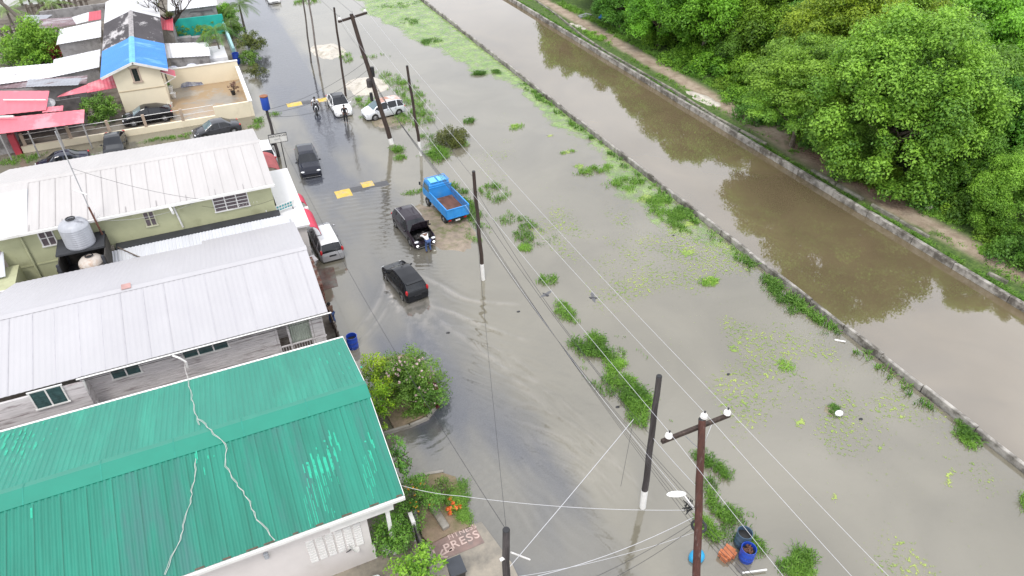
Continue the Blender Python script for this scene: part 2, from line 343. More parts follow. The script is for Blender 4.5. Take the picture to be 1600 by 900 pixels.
# ---- duckweed film and specks: thin sheet above the water, open where the noise is low
def duckweed(name, x0, x1, y0, y1, st, cover, seed, label, col=(.30, .52, .10), nsc=1.6, z=.008, soft=0., amax=1.):
    nx = int((x1-x0)/st)+1; ny = int((y1-y0)/st)+1
    xs = np.linspace(x0, x1, nx); ys = np.linspace(y0, y1, ny); X, Y = np.meshgrid(xs, ys)
    C = cover(X, Y); V = np.stack([X.ravel(), Y.ravel(), np.full(X.size, z)], 1)
    i, j = np.meshgrid(np.arange(nx-1), np.arange(ny-1)); a = (j*nx+i).ravel()
    keep = np.maximum.reduce([C.ravel()[a], C.ravel()[a+1], C.ravel()[a+nx], C.ravel()[a+nx+1]]) > .01
    a = a[keep]
    m = bpy.data.materials.new(name+'_leaves'); m.use_nodes = True; n = m.node_tree.nodes; l = m.node_tree.links
    b = n['Principled BSDF']; b.inputs['Roughness'].default_value = .6
    t = n.new('ShaderNodeTexCoord'); at = n.new('ShaderNodeAttribute'); at.attribute_name = 'cover'
    nz = n.new('ShaderNodeTexNoise'); nz.inputs['Scale'].default_value = nsc; nz.inputs['Detail'].default_value = 9; nz.inputs['Roughness'].default_value = .72; nz.inputs['Distortion'].default_value = .3
    l.new(t.outputs['Object'], nz.inputs['Vector'])
    # open where noise + cover < threshold
    ad = n.new('ShaderNodeMath'); ad.operation = 'ADD'; l.new(nz.outputs['Fac'], ad.inputs[0]); l.new(at.outputs['Fac'], ad.inputs[1])
    mr = n.new('ShaderNodeMapRange'); mr.inputs['From Min'].default_value = .98; mr.inputs['From Max'].default_value = 1.06+soft; mr.inputs['To Max'].default_value = amax; l.new(ad.outputs[0], mr.inputs['Value'])
    n2 = n.new('ShaderNodeTexNoise'); n2.inputs['Scale'].default_value = .7; n2.inputs['Detail'].default_value = 8; l.new(t.outputs['Object'], n2.inputs['Vector'])
    r = n.new('ShaderNodeValToRGB'); c = Vector(col); r.color_ramp.elements[0].position = .35; r.color_ramp.elements[1].position = .68
    r.color_ramp.elements[0].color = (c.x*.62, c.y*.72, c.z*.6, 1); r.color_ramp.elements[1].color = (min(1, c.x*1.3), c.y*1.15, c.z*1.3, 1)
    l.new(n2.outputs['Fac'], r.inputs['Fac']); l.new(r.outputs['Color'], b.inputs['Base Color'])
    tp = n.new('ShaderNodeBsdfTransparent'); ms = n.new('ShaderNodeMixShader')
    l.new(mr.outputs[0], ms.inputs[0]); l.new(tp.outputs[0], ms.inputs[1]); l.new(b.outputs[0], ms.inputs[2]); l.new(ms.outputs[0], n['Material Output'].inputs['Surface'])
    o = npmesh(name, V, np.stack([a, a+1, a+nx+1, a+nx], 1), m, attrs={'cover': C}); 
    return tag(o, label, 'duckweed', kind='stuff')
def cov_film(X, Y):
    # width of the green film out from the canal wall, per distance along it
    yy = [0, 18, 22, 28, 33, 38, 42, 50, 58, 66, 80, 100, 140]
    ww = [.1, .2, .8, 1.6, 3.4, 4.4, 3.0, 2.4, 2.6, 4.2, 7.2, 9.5, 11]
    w = np.interp(Y, yy, ww); d = 28.6-X
    e = (fbm(X, Y, .22, 71)-.5)*3.2 + (fbm(X, Y, 1.2, 77)-.5)*1.2
    c = .68*sm(1.0, -1.6, (d+e-w)) 
    return np.clip(c, 0, .66)*(Y < 130)*np.interp(Y, [0, 20, 35, 50, 70], [.55, .78, .93, .98, 1.0])
duckweed('duckweed_film', 12, 28.6, 0, 130, .35, cov_film, 1, 'pale green duckweed film along the near canal wall', col=(.30, .47, .14), nsc=1.7, soft=.18, amax=.74)
def cov_specks(X, Y):
    c = .345 + .12*sm(.42, .7, fbm(X, Y, .3, 81)) 
    c = c*sm(14.5, 18, X+2.5*(fbm(X, Y, .2, 85)-.5)) - .12*sm(40, 60, Y) - .05*sm(24.5, 28, X)*sm(12, 8, Y)
    blobs = np.zeros_like(X)
    for u, v, r in ((1225, 570, .6), (1110, 440, 1.1), (805, 197, 1.1), (885, 238, .8), (860, 212, .6), (1305, 775, .35), (1250, 660, .6), (1485, 740, .4), (905, 260, 1.), (1010, 310, 1.3), (1075, 395, 1.2), (1145, 545, .6), (1380, 700, .4), (1480, 755, .4), (1075, 350, .9)):
        p = W(u, v); blobs = np.maximum(blobs, .62*np.exp(-(((X-p.x)/r)**2+((Y-p.y)/(r*.8))**2)))
    return np.clip(np.maximum(c, blobs), 0, .62)
duckweed('floating_duckweed', 14, 28.5, 3, 62, .3, cov_specks, 2, 'scattered floating duckweed specks on the flooded field', col=(.28, .38, .08), nsc=5.2, z=.013)

# ---- land
m_conc = mat('old_concrete', (.30, .28, .25), .8, .2, 1.2, col2=(.16, .14, .11), patch=(.42, .62), bump=.3, bscale=12)
m_wetconc = mat('wet_concrete', (.17, .155, .13), .22, .3, .7, col2=(.33, .29, .23), patch=(.4, .6), bump=.15, bscale=14)
m_dirt = mat('bare_dirt', (.27, .20, .14), .95, .3, .9, col2=(.15, .13, .07), patch=(.42, .6), bump=.8, bscale=9)
m_litter = mat('leaf_litter', (.20, .11, .075), .95, .35, 3, col2=(.30, .22, .16), patch=(.45, .6), bump=.9, bscale=14)
m_yard = mat('yard_soil', (.12, .10, .08), .9, .3, .8, col2=(.22, .20, .17), bump=.5, bscale=10)
def land(name, pts, z, m, z0=-1.1):
    o = MB().prism([(p[0], p[1]) for p in pts], z0, z).build(name, m); return tag(o, kind='structure')
def rough_land(name, x0, x1, y0, y1, st, fz, m):
    nx = int((x1-x0)/st)+1; ny = int((y1-y0)/st)+1
    xs = np.linspace(x0, x1, nx); ys = np.linspace(y0, y1, ny); X, Y = np.meshgrid(xs, ys)
    V = np.stack([X.ravel(), Y.ravel(), fz(X, Y).ravel()], 1)
    i, j = np.meshgrid(np.arange(nx-1), np.arange(ny-1)); a = (j*nx+i).ravel()
    o = npmesh(name, V, np.stack([a, a+1, a+nx+1, a+nx], 1), m, smooth=True); return tag(o, kind='structure')
# far bank behind the canal: soil with the beaten path (relief), colours by soil kind
def bank_mat():
    m = bpy.data.materials.new('bank_soil'); m.use_nodes = True; n = m.node_tree.nodes; l = m.node_tree.links; b = n['Principled BSDF']; b.inputs['Roughness'].default_value = .95
    t = n.new('ShaderNodeTexCoord'); a = n.new('ShaderNodeAttribute'); a.attribute_name = 'grass'; a2 = n.new('ShaderNodeAttribute'); a2.attribute_name = 'litter'
    def nzr(sc, p0, p1, c0, c1):
        z = n.new('ShaderNodeTexNoise'); z.inputs['Scale'].default_value = sc; z.inputs['Detail'].default_value = 8; z.inputs['Roughness'].default_value = .7; l.new(t.outputs['Object'], z.inputs['Vector'])
        r = n.new('ShaderNodeValToRGB'); r.color_ramp.elements[0].position = p0; r.color_ramp.elements[1].position = p1; r.color_ramp.elements[0].color = (*c0, 1); r.color_ramp.elements[1].color = (*c1, 1); l.new(z.outputs['Fac'], r.inputs['Fac']); return r.outputs['Color']
    dirt = nzr(1.3, .35, .65, (.24, .18, .13), (.42, .34, .26)); lit = nzr(5, .4, .62, (.12, .055, .035), (.33, .22, .17)); gr = nzr(4, .35, .65, (.03, .07, .012), (.11, .17, .035))
    def mix(f, A, B):
        x = n.new('ShaderNodeMix'); x.data_type = 'RGBA'; l.new(f, x.inputs['Factor']); l.new(A, x.inputs['A']); l.new(B, x.inputs['B']); return x.outputs['Result']
    o = mix(a2.outputs['Fac'], dirt, lit); o = mix(a.outputs['Fac'], o, gr); l.new(o, b.inputs['Base Color'])
    z = n.new('ShaderNodeTexNoise'); z.inputs['Scale'].default_value = 11; z.inputs['Detail'].default_value = 5; l.new(t.outputs['Object'], z.inputs['Vector'])
    bp = n.new('ShaderNodeBump'); bp.inputs['Strength'].default_value = .8; bp.inputs['Distance'].default_value = .06; l.new(z.outputs['Fac'], bp.inputs['Height']); l.new(bp.outputs[0], b.inputs['Normal'])
    return m
xs = spaced([(39.9, 52, .2), (52, 90, 2), (90, 500, 40)]); ys = spaced([(-60, 5, 5), (5, 80, .25), (80, 130, 1), (130, 700, 30)])
X, Y = np.meshgrid(xs, ys)
def path_x(Y): return np.interp(Y, [0, 12, 21, 27, 33, 40, 47, 65, 90], [43.0, 42.6, 42.3, 42.0, 42.1, 42.6, 42.6, 43.0, 43.3])
dpx = X-path_x(Y)
Zb = .12 + .12*fbm(X, Y, .5, 91) + .16*sm(41, 46, X) - .2*np.exp(-((X-40.15)/.3)**2)
gmask = 1-np.exp(-(dpx/np.interp(Y, [0, 20, 30, 36, 45, 90], [.9, .9, 1.1, 1.5, 1.0, .9]))**4)*sm(.35, .5, fbm(X, Y, .6, 95)+.12)
lmask = sm(25, 28, Y)*(1-sm(37, 40, Y))*sm(-1.2, .6, dpx)
gmask = gmask*(1-.85*lmask*(X < 46)); lmask = np.maximum(lmask, sm(46, 49, X)*.7)
V = np.stack([X.ravel(), Y.ravel(), Zb.ravel()], 1); nx = len(xs); ny = len(ys); i, j = np.meshgrid(np.arange(nx-1), np.arange(ny-1)); a = (j*nx+i).ravel()
tag(npmesh('river_bank', V, np.stack([a, a+1, a+nx+1, a+nx], 1), bank_mat(), smooth=True, attrs={'grass': gmask, 'litter': lmask}), kind='structure')
# ---- canal walls (segmented concrete copings)
m_wall = mat('canal_concrete', (.36, .34, .31), .85, .25, 1.8, col2=(.10, .09, .075), patch=(.42, .60), bump=.5, bscale=10)
def canal_wall(x, w, z, label, seg, y1=160, jit=.05, col=m_wall, gap=.05, name='canal_wall', y0=-20):
    rt = empty(name, (x, 40, 0), label=label, cat='canal wall')
    mb = MB(); y = y0
    r = random.Random(int(x*10))
    while y < y1:
        L = seg*(.85+.3*r.random()); dx = r.uniform(-jit, jit); dz = r.uniform(-jit, jit)*.8
        # chamfered coping piece
        xa, xb = x-w/2+dx, x+w/2+dx; za = z+dz
        mb.yprism([(xa, -1.1), (xb, -1.1), (xb, za-.03), (xb-.03, za), (xa+.03, za), (xa, za-.03)], y, y+L-gap)
        y += L
    mb.build('wall_panel', col, rt)
    foot = MB().bx(x-w/2+.1, x+w/2-.1, y0, y1, -1.2, z-.16); foot.build('wall_footing', mat('wall_footing', (.07, .065, .05), .9), rt)
    return rt
canal_wall(28.78, .20, .36, 'long low concrete wall between flooded field and canal, edged with duckweed', 2.6)
canal_wall(39.72, .27, .34, 'pale concrete canal wall on the far bank beside the muddy path', 3.4, jit=.03)
# low broken second wall on the bank
rt = empty('retaining_kerb', (40.9, 40, 0), label='broken low concrete kerb running along the bank path behind the far canal wall', cat='kerb wall')
mb = MB()
pp = [(835, -2), (870, 22), (910, 55), (950, 81), (1018, 120), (1050, 138), (1119, 182), (1198, 224)]
for seq in (pp, [(1268, 264), (1350, 310)], [(1362, 318), (1453, 369)], [(1545, 425), (1575, 440)]):
    Q = [W(u, v, .35) for u, v in seq]
    for p, q in zip(Q, Q[1:]):
        n_ = max(1, int((q-p).length/2.2))
        for k in range(n_):
            a_ = p.lerp(q, k/n_+.01); b_ = p.lerp(q, (k+1)/n_-.01); d_ = b_-a_
            mb.box(((a_.x+b_.x)/2, (a_.y+b_.y)/2, .0), (.2, d_.length, .72+random.uniform(-.03, .03)), rz=math.atan2(d_.y, d_.x)-math.pi/2)
mb.build('wall_panel', mat('weathered_kerb', (.27, .25, .21), .9, .3, 2, col2=(.10, .10, .07), bump=.5), rt)
# ---- left side lots
land('house_lot', [(-70, -20), (2.95, -20), (2.95, 56.2), (-70, 56.2)], .05, m_yard)
land('far_lot', [(-90, 62.75), (2.75, 62.75), (3.35, 112), (-90, 112)], .05, m_yard)
land('driveway', [tuple(W(*p, .08))[:2] for p in ((655, 850), (752, 815), (800, 880), (860, 1010), (640, 1010))], .08, m_wetconc)
land('front_yard', [(-3.5, 8), (3.2, 8), (3.2, 17.6), (-3.5, 17.6)], .07, m_wetconc)
land('brick_reflection', [(2.9, 34.2), (4.0, 34.3), (4.2, 36.4), (2.9, 36.6)], .012, mat('painted_brick_reflection', (.11, .065, .05), .25, .3, 3, col2=(.12, .11, .09)))  # reddish reflection in the water, drawn as a thin coloured sheet
land('house_yard', [(-4.0, 62.9), (2.7, 62.9), (3.05, 72.4), (-4.0, 72.4)], .09, mat('yard_screed', (.30, .27, .23), .25, .22, .45, col2=(.33, .235, .14), patch=(.44, .52), bump=.15, bscale=10))
# garden beds
def bed(name, pix, z, m):
    return land(name, [tuple(W(u, v, z))[:2] for u, v in pix], z, m)
bed('garden_bed', [(585, 560), (640, 552), (680, 590), (684, 625), (668, 648), (640, 660), (618, 672), (600, 640)], .14, m_dirt)
bed('flower_bed', [(640, 748), (690, 738), (712, 745), (735, 822), (700, 835), (672, 850), (660, 838)], .14, m_dirt)
# kerb lines of the beds
for pix, lab in (([(600, 676), (640, 664), (668, 652), (684, 630), (686, 600)], 'dark curved kerb edging the shrub bed beside the green roof'), ([(640, 748), (662, 741), (692, 736)], 'pale straight kerb at the back edge of the flower bed')):
    Q = [W(u, v, .16) for u, v in pix]; mb = MB()
    for p, q in zip(Q, Q[1:]):
        d_ = q-p; mb.box(((p.x+q.x)/2, (p.y+q.y)/2, .02), (.12, d_.length+.05, .32), rz=math.atan2(d_.y, d_.x)-math.pi/2)
    tag(mb.build('garden_kerb', m_conc), lab, 'kerb')
# islands of earth rising out of the flood
def mound(name, pix, hgt, m, sx, sy, rz=0, kind='structure', label=None, cat=None):
    c = W(*pix); n = 40; k = 12; mb_v = []; F = []
    for i_ in range(k+1):
        rr = i_/k
        for j_ in range(n):
            th = 2*math.pi*j_/n; q = 1+.22*(mnoise.noise(Vector((math.cos(th)*1.3+pix[0], math.sin(th)*1.3, .5)))) + .12*mnoise.noise(Vector((math.cos(th)*4+pix[0], math.sin(th)*4, .5)))
            x = rr*q*sx*math.cos(th); y = rr*q*sy*math.sin(th); z = hgt*(1-rr**2)*(1+.5*mnoise.noise(Vector((x*1.5, y*1.5, pix[0])))) - .04*rr
            mb_v.append((c.x+x*math.cos(rz)-y*math.sin(rz), c.y+x*math.sin(rz)+y*math.cos(rz), z))
    F = [(i_*n+j_, i_*n+(j_+1) % n, (i_+1)*n+(j_+1) % n, (i_+1)*n+j_) for i_ in range(k) for j_ in range(n)]
    mb = MB(); mb.add(mb_v, F); o = mb.build(name, m, smooth=True)
    return tag(o, label, cat, kind=kind)
m_mud = mat('wet_mud', (.26, .21, .16), .7, .3, 1.5, col2=(.12, .13, .05), patch=(.48, .64), bump=.7, bscale=9)
m_sand = mat('pale_sand', (.52, .48, .42), .9, .15, 2, col2=(.30, .27, .21), patch=(.5, .66), bump=.5, bscale=12)
mound('mud_bank', (690, 352), .13, m_mud, 2.1, 4.1, R(8))
tag(mound('sand_heap', (573, 135), .55, m_sand, 2.2, 2.6, kind=None), 'pale sand heap by the leaning crossarm pole', 'sand heap'); 
tag(mound('sand_heap', (515, 80), .45, m_sand, 1.9, 2.8, kind=None), 'smaller sand heap with a grassy edge beyond the white parked cars', 'sand heap')
mound('verge_bank', (612, 190), .05, m_mud, 2.4, 1.6, R(0))
tag(mound('gravel_patch', (1100, 158), .35, m_sand, 1.1, 3.6, R(6), kind=None), 'long white sand pile on the far bank path', 'sand heap')
tag(mound('gravel_patch', (905, 45), .3, m_sand, .8, 3.0, R(4), kind=None), 'thin pale sand spill on the far bank near the top edge', 'sand heap')
mound('verge_bank', (1300, 642), .1, m_mud, .42, .42)
# ================================================================ BUILDINGS
def _ray(u, v):
    a = (u - 800) / FPX; b = (450 - v) / FPX
    sa, ca, sp, cp = math.sin(AZ), math.cos(AZ), math.sin(PIT), math.cos(PIT)
    return sa*cp + a*ca + b*sa*sp, ca*cp - a*sa + b*ca*sp, -sp + b*cp
def PY(u, v, y):
    d = _ray(u, v); t = y/d[1]; return Vector((d[0]*t, y, CAM_H+d[2]*t))
def PX(u, v, x):
    d = _ray(u, v); t = x/d[0]; return Vector((x, d[1]*t, CAM_H+d[2]*t))
def corr(A, B, C, D, pitch, amp, mb, t=.02, mi=0, trap=True):
    """ribbed sheet: A,B along the eave, D,C along the ridge; ribs run from eave to ridge"""
    A, B, C, D = map(Vector, (A, B, C, D)); L = (B-A).length; n = max(2, int(L/pitch)); per = 4 if trap else 6
    nrm = (B-A).cross(D-A).normalized()
    if nrm.z < 0: nrm = -nrm
    fr = []
    for k in range(n):
        for q in range(per):
            f = (k+q/per)/n
            hgt = (0, 0, amp, amp)[q] if trap else amp*math.sin(2*math.pi*q/per)
            fr.append((f, hgt))
    fr.append((1, 0)); vs = []
    for f, hh in fr:
        e = A.lerp(B, f); r_ = D.lerp(C, f); vs += [e+nrm*hh, r_+nrm*hh, e+nrm*(hh-t), r_+nrm*(hh-t)]
    m = len(fr); fs = []
    for k in range(m-1):
        a = 4*k; b = a+4
        fs += [(a, b, b+1, a+1), (a+3, b+3, b+2, a+2), (a+2, b+2, b, a), (a+1, b+1, b+3, a+3)]
    fs += [(0, 1, 3, 2), (4*m-2, 4*m-1, 4*m-3, 4*m-4)]
    mb.add(vs, fs, mi); return mb
def window(parent, y, x0, x1, z0, z1, cols, m_frame, m_glass, rows=0, depth=.05, louver=False, name='window', facing=-1, bar=.06):
    """window in a wall whose outer face is the plane Y=y, looking to -y"""
    f = MB(); s = facing
    ya, yb = y, y+s*depth
    f.bx(x0-bar, x1+bar, ya, yb, z1, z1+bar); f.bx(x0-bar, x1+bar, ya, yb+s*.03, z0-bar, z0)
    for k in range(cols+1):
        xx = x0+(x1-x0)*k/cols; f.bx(xx-bar/2, xx+bar/2, ya, yb, z0, z1)
    for k in range(1, rows): 
        zz = z0+(z1-z0)*k/rows; f.bx(x0, x1, ya, yb-s*.012, zz-bar*.3, zz+bar*.3)
    w = f.build(name, m_frame, parent)
    g = MB()
    g.bx(x0, x1, y+s*.003, y+s*.012, z0, z1)
    if louver:
        n_ = int((z1-z0)/.11)
        for c_ in range(cols):
            xa = x0+(x1-x0)*c_/cols+bar/2; xb = x0+(x1-x0)*(c_+1)/cols-bar/2
            for k in range(n_):
                zz = z0+(k+.5)*(z1-z0)/n_
                g.slab([(xa, y+s*.018, zz+.04), (xb, y+s*.018, zz+.04), (xb, y+s*.045, zz-.04), (xa, y+s*.045, zz-.04)], .005)
    me = g.build('pane', m_glass, w); return w
m_glass_dk = mat('window_glass_dark', (.02, .03, .03), .08, .3, 3)
m_white = mat('white_paint', (.72, .71, .69), .55, .1, 1.5, col2=(.5, .48, .44), patch=(.55, .8))
m_white_wall = mat('white_render_wall', (.66, .62, .60), .7, .07, .6, col2=(.52, .48, .44), patch=(.6, .85), bump=.1)
m_black = mat('black_plastic', (.015, .015, .017), .5)
m_green_b = mat('green_roof_sheet_sheen', (.012, .22, .155), .42, .10, .5, col2=(.02, .33, .22), patch=(.5, .8), stretch=(3, .25, 1))  # back slope: its grazing sheen is put into a paler green
m_green_f = mat('green_roof_sheet_shaded_weathered', (.010, .185, .128), .42, .22, .35, col2=(.035, .15, .13), patch=(.52, .66), stretch=(3.2, .35, 1))  # front slope: weathered patches, and a base painted darker for lack of sheen
m_ridge = mat('green_ridge_cap', (.012, .21, .145), .4, .06, 1)
# ---- green-roofed house, nearest
X1 = 2.66; XL = -17
hg = empty('green_roof_house', (-6, 20, 0), label='nearest house with a long bright green ribbed metal roof and white walls', cat='house')
ye, yr, yb_ = 15.37, 20.05, 24.79; ze, zr = 4.0, 5.32
mb = MB(); corr((XL, yr+.01, zr), (X1, yr+.01, zr), (X1, yb_, ze), (XL, yb_, ze), .2, .028, mb); rb = mb.build('roof_back_slope', m_green_b, hg)
mb = MB(); corr((XL, ye, ze), (X1, ye, ze), (X1, yr-.01, zr), (XL, yr-.01, zr), .2, .028, mb); rf = mb.build('roof_front_slope', m_green_f, hg)
tag(rf, 'front roof slope with bright peeling green streaks')
mb = MB(); dz = (zr-ze)/(yr-ye)
mb.xprism([(yr-.62, zr-.62*dz+.045), (yr, zr+.05), (yr+.28, zr-.28*dz+.045), (yr+.28, zr-.28*dz+.03), (yr, zr+.03), (yr-.62, zr-.62*dz+.03)], XL, X1+.03)
rc = mb.build('ridge_cap', m_ridge, hg)
mb = MB()
for k in range(1, 8): 
    x = X1-k*2.4; mb = MB(); mb.xprism([(yr-.625, zr-.625*dz+.052), (yr, zr+.058), (yr+.285, zr-.285*dz+.052), (yr+.285, zr-.285*dz+.03), (yr, zr+.03), (yr-.625, zr-.625*dz+.03)], x, x+.05); mb.build('cap_joint', mat('green_joint', (.013, .22, .16), .6), rc)
# peeled paint patches: flakes of bare bright sheet lying on the rib tops
m_peel = mat('bright_green_peel', (.012, .36, .225), .5, .2, 6, col2=(.3, .55, .45), patch=(.64, .70))
r_ = random.Random(5); mb = MB()
def peel(px, n_, su, sv):
    for k in range(n_):
        u = px[0]+r_.gauss(0, su); v = px[1]+r_.gauss(0, sv)
        for zz in (4.6,):
            p = W(u, v, 4.6)
            for _ in range(3):
                zc = ze+(p.y-ye)*dz if p.y < yr else ze+(yb_-p.y)*(zr-ze)/(yb_-yr); p = W(u, v, zc+.033)
        if p.y > yr-.7 and p.y < yr+.4: continue
        if p.y < ye+.1 or p.y > yb_-.1 or p.x > X1-.05: continue
        i_ = math.floor((p.x-XL)/.2); xr = XL+(X1-XL)*(i_+.5)/int((X1-XL)/.2)+.0
        xr = XL+(i_+.5+r_.choice((0, .25)))*(X1-XL)/int((X1-XL)/.2)
        L = r_.uniform(.05, .4); sgn = 1 if p.y < yr else -1; w_ = r_.uniform(.014, .036)
        z0 = zc+.031; mb.slab([(xr-w_, p.y-L/2, z0-sgn*L/2*dz), (xr+w_, p.y-L/2, z0-sgn*L/2*dz), (xr+w_, p.y+L/2, z0+sgn*L/2*dz), (xr-w_, p.y+L/2, z0+sgn*L/2*dz)], .002)
peel((492, 775), 130, 9, 30); peel((500, 730), 50, 10, 8); peel((513, 720), 60, 4, 22); peel((574, 735), 60, 4, 24); peel((22, 700), 150, 22, 28); peel((560, 560), 20, 25, 15); peel((315, 710), 12, 12, 12)
tag(mb.build('peeled_paint', m_peel, rf), kind='stuff')
mb = MB(); x = X1-.55; k = 0
while x > XL:
    i_ = math.floor((x-XL)/.2); xr = XL+(i_+.75)*(X1-XL)/int((X1-XL)/.2)
    mb.slab([(xr, ye+.02, ze+.034), (xr+.02, ye+.02, ze+.034), (xr+.02, yr-.7, zr-.7*dz+.034), (xr, yr-.7, zr-.7*dz+.034)], .004); x -= (.78, .84, .8)[k % 3]; k += 1
mb.build('sheet_lap', mat('green_lap', (.004, .12, .08), .6), rf)
mb = MB(); x = XL
while x < X1-.1: L = .1+.3*abs(math.sin(x*5.1)); mb.slab([(x, ye-.004, ze+.036), (x+L, ye-.004, ze+.036), (x+L, ye+.05, ze+.05), (x, ye+.05, ze+.05)], .006); x += L+.15+.5*abs(math.sin(x*3.3))
mb.build('eave_rust', mat('eave_rust', (.10, .07, .05), .9, .3, 5), rf)['kind'] = 'stuff'
# gutter / fascia
mb = MB(); mb.bx(XL, X1+.02, ye-.10, ye-.0, ze-.16, ze-.02); mb.bx(XL, X1+.02, yb_+.0, yb_+.09, ze-.14, ze+.035)
for y0_, z0_, y1_, z1_ in ((ye, ze, yr, zr), (yr, zr, yb_, ze)): mb.slab([(X1, y0_, z0_+.01), (X1+.025, y0_, z0_+.01), (X1+.025, y1_, z1_+.01), (X1, y1_, z1_+.01)], .14)
mb.build('fascia', m_white, hg)
mb = MB(); mb.bx(XL, 1.25, 15.85, 16.0, 0, 3.86); mb.bx(XL, 1.25, 24.2, 24.35, 0, 3.86); mb.bx(1.10, 1.25, 16.0, 24.2, 0, 3.86)
mb.xprism([(16, 3.86), (yr, zr-.12), (24.2, 3.86)], 1.1, 1.24)
wl = mb.build('wall', m_white_wall, hg)
mb = MB(); mb.bx(-.1, 2.25, 15.55, 15.72, 3.15, 3.86); mb.bx(2.08, 2.25, 15.72, 24.2, 3.15, 3.86); mb.bx(-.1, 2.25, 15.72, 24.2, 3.74, 3.82)
mb.bx(-.1, 2.0, 15.50, 15.545, 3.55, 3.62)
mb.build('porch_beam', m_white, hg)
a0 = PY(478, 858, 15.8); a1 = PY(545, 885, 15.8)
mb = MB(); v0 = MB()
x0_, x1_ = a0.x, 1.0; z1_ = 2.75; z0_ = 1.35
for r0 in range(9):
    for c0 in range(6):
        cx_ = x0_+(c0+.5)*(x1_-x0_)/6; cz_ = z0_+(r0+.5)*(z1_-z0_)/9; mb.box((cx_, 15.835, cz_), ((x1_-x0_)/6*.78, .06, .09))
mb.build('breeze_block', m_white, wl)
p = PY(416, 868, 15.8); mb = MB(); mb.box((p.x, 15.79, p.z), (.16, .12, .3)); mb.build('wall_lamp', mat('grey_plastic', (.4, .42, .45), .4), hg, bevel=.03)
# low side wall of porch
mb = MB(); mb.bx(1.25, 1.33, 15.85, 16.0, 0, 1.0); mb.bx(1.95, 2.1, 15.7, 15.85, .05, 3.15); mb.build('porch_post', m_white, hg)

# ---- grey-roofed weathered board house
m_zinc = mat('zinc_sheet', (.42, .41, .425), .5, .05, .35, col2=(.38, .37, .39), patch=(.52, .8), stretch=(1.0, .5, 1))
m_zincW = mat('bright_zinc_sheet', (.60, .62, .66), .45, .05, .4, col2=(.55, .56, .6), patch=(.55, .8), stretch=(2, .3, 1))
m_board = mat('weathered_white_board', (.60, .57, .57), .85, .15, 3.0, col2=(.27, .23, .23), patch=(.52, .66), stretch=(.45, 1, 4.5))
m_wood_dk = mat('dark_weathered_wood', (.11, .085, .07), .9, .3, 4, col2=(.24, .21, .18), stretch=(1, 1, .3))
hb = empty('board_house', (-6, 31, 0), label='weathered white board house under a pale grey metal roof behind the green roof', cat='house')
XR = 2.43; ze2 = 4.0; zr2 = 5.05; ya = 26.98; yb2 = 36.05; yr2 = W(480, 385, zr2).y
xj = W(123, 580, 4).x; yj = W(122, 590, 4).y; xn = W(315, 378, 4).x; yn = W(315, 384, 4).y
dzf = (zr2-ze2)/(yr2-ya)
mb = MB(); corr((xj, ya, ze2), (XR, ya, ze2), (XR, yr2, zr2), (xj, yr2, zr2), .24, .012, mb)
corr((-18, yj, ze2-(ya-yj)*dzf), (xj, yj, ze2-(ya-yj)*dzf), (xj, yr2, zr2), (-18, yr2, zr2), .24, .012, mb)
rfz = mb.build('roof_front_slope', m_zinc, hb)
xbl = W(25, 440, 4.05).x
mb = MB(); corr((XR, yb2, ze2), (xn, yb2, ze2), (xn, yr2, zr2), (XR, yr2, zr2), .24, .012, mb)
zb_ = ze2+(yb2-yn)*(zr2-ze2)/(yb2-yr2); corr((xn, yn, zb_), (xbl, yn+.1, zb_), (-13.5, yr2, zr2), (xn, yr2, zr2), .24, .012, mb)
mb.build('roof_back_slope', m_zinc, hb)
mb = MB(); mb.xprism([(yr2-.25, zr2-.03), (yr2, zr2+.045), (yr2+.25, zr2-.03), (yr2+.2, zr2-.04), (yr2-.2, zr2-.04)], -18, XR+.02); mb.build('ridge_cap', m_zinc, hb)
# lapped sheet joints: thin raised strips every 0.96 m
mb = MB(); k = 0; x = XR-.5
while x > -17:
    y0_ = ya if x > xj else yj; z0_ = ze2 if x > xj else ze2-(ya-yj)*dzf
    mb.slab([(x, y0_, z0_+.022), (x+.016, y0_, z0_+.022), (x+.016, yr2-.3, zr2-.3*dzf+.022), (x, yr2-.3, zr2-.3*dzf+.022)], .012); x -= .93+.06*((k*7) % 3-1); k += 1
mb.build('sheet_joint', mat('joint_grey', (.42, .41, .44), .6), rfz)
yw = 27.55
mb = MB(); mb.bx(xj+.1, -.15, yw, yw+.12, 0, 3.95); mb.bx(-18, xj+.1, yw-.75, yw-.63, 0, 3.8); mb.bx(xj, xj+.12, yw-.63, yw, 0, 3.9)
for yy in np.arange(.1, 3.9, .145): mb.bx(xj+.12, -.17, yw-.016, yw, yy, yy+.115)
mb.bx(-18, -17.9, yw, 35.5, 0, 3.9); mb.bx(-18, 1.9, 35.5, 35.62, 0, 3.9); mb.bx(.9, 1.02, yw+1.6, 35.5, 0, 4.0); mb.bx(-.27, -.15, yw+.12, yw+1.6, 0, 3.95); mb.bx(-.15, .9, yw+1.6, yw+1.72, 0, 3.9)
wl = mb.build('wall', m_board, hb)
mb = MB(); mb.tube([(xj-.1, ya-.06, ze2-.07), (XR+.15, ya-.06, ze2-.07)], .05); mb.bx(xj, XR, ya+.12, ya+.16, ze2-.17, ze2-.04); mb.build('gutter', m_white, hb)
mb = MB(); mb.tube([(xj-.1, ya-.16, ze2-.04), (XR+.15, ya-.15, ze2-.04)], .016); mb.tube([(xj+.1, ya-.19, ze2-.12), (XR, ya-.19, ze2-.12)], .012); mb.build('gutter_cable', m_black, hb)
m_lou = mat('louvre_glass', (.035, .075, .075), .12, .4, 4)
def win_px(par, y, q0, q1, cols, mf, mg, **k):
    a_ = PY(*q0, y); b_ = PY(*q1, y); return window(par, y, a_.x, b_.x, b_.z, a_.z, cols, mf, mg, **k)
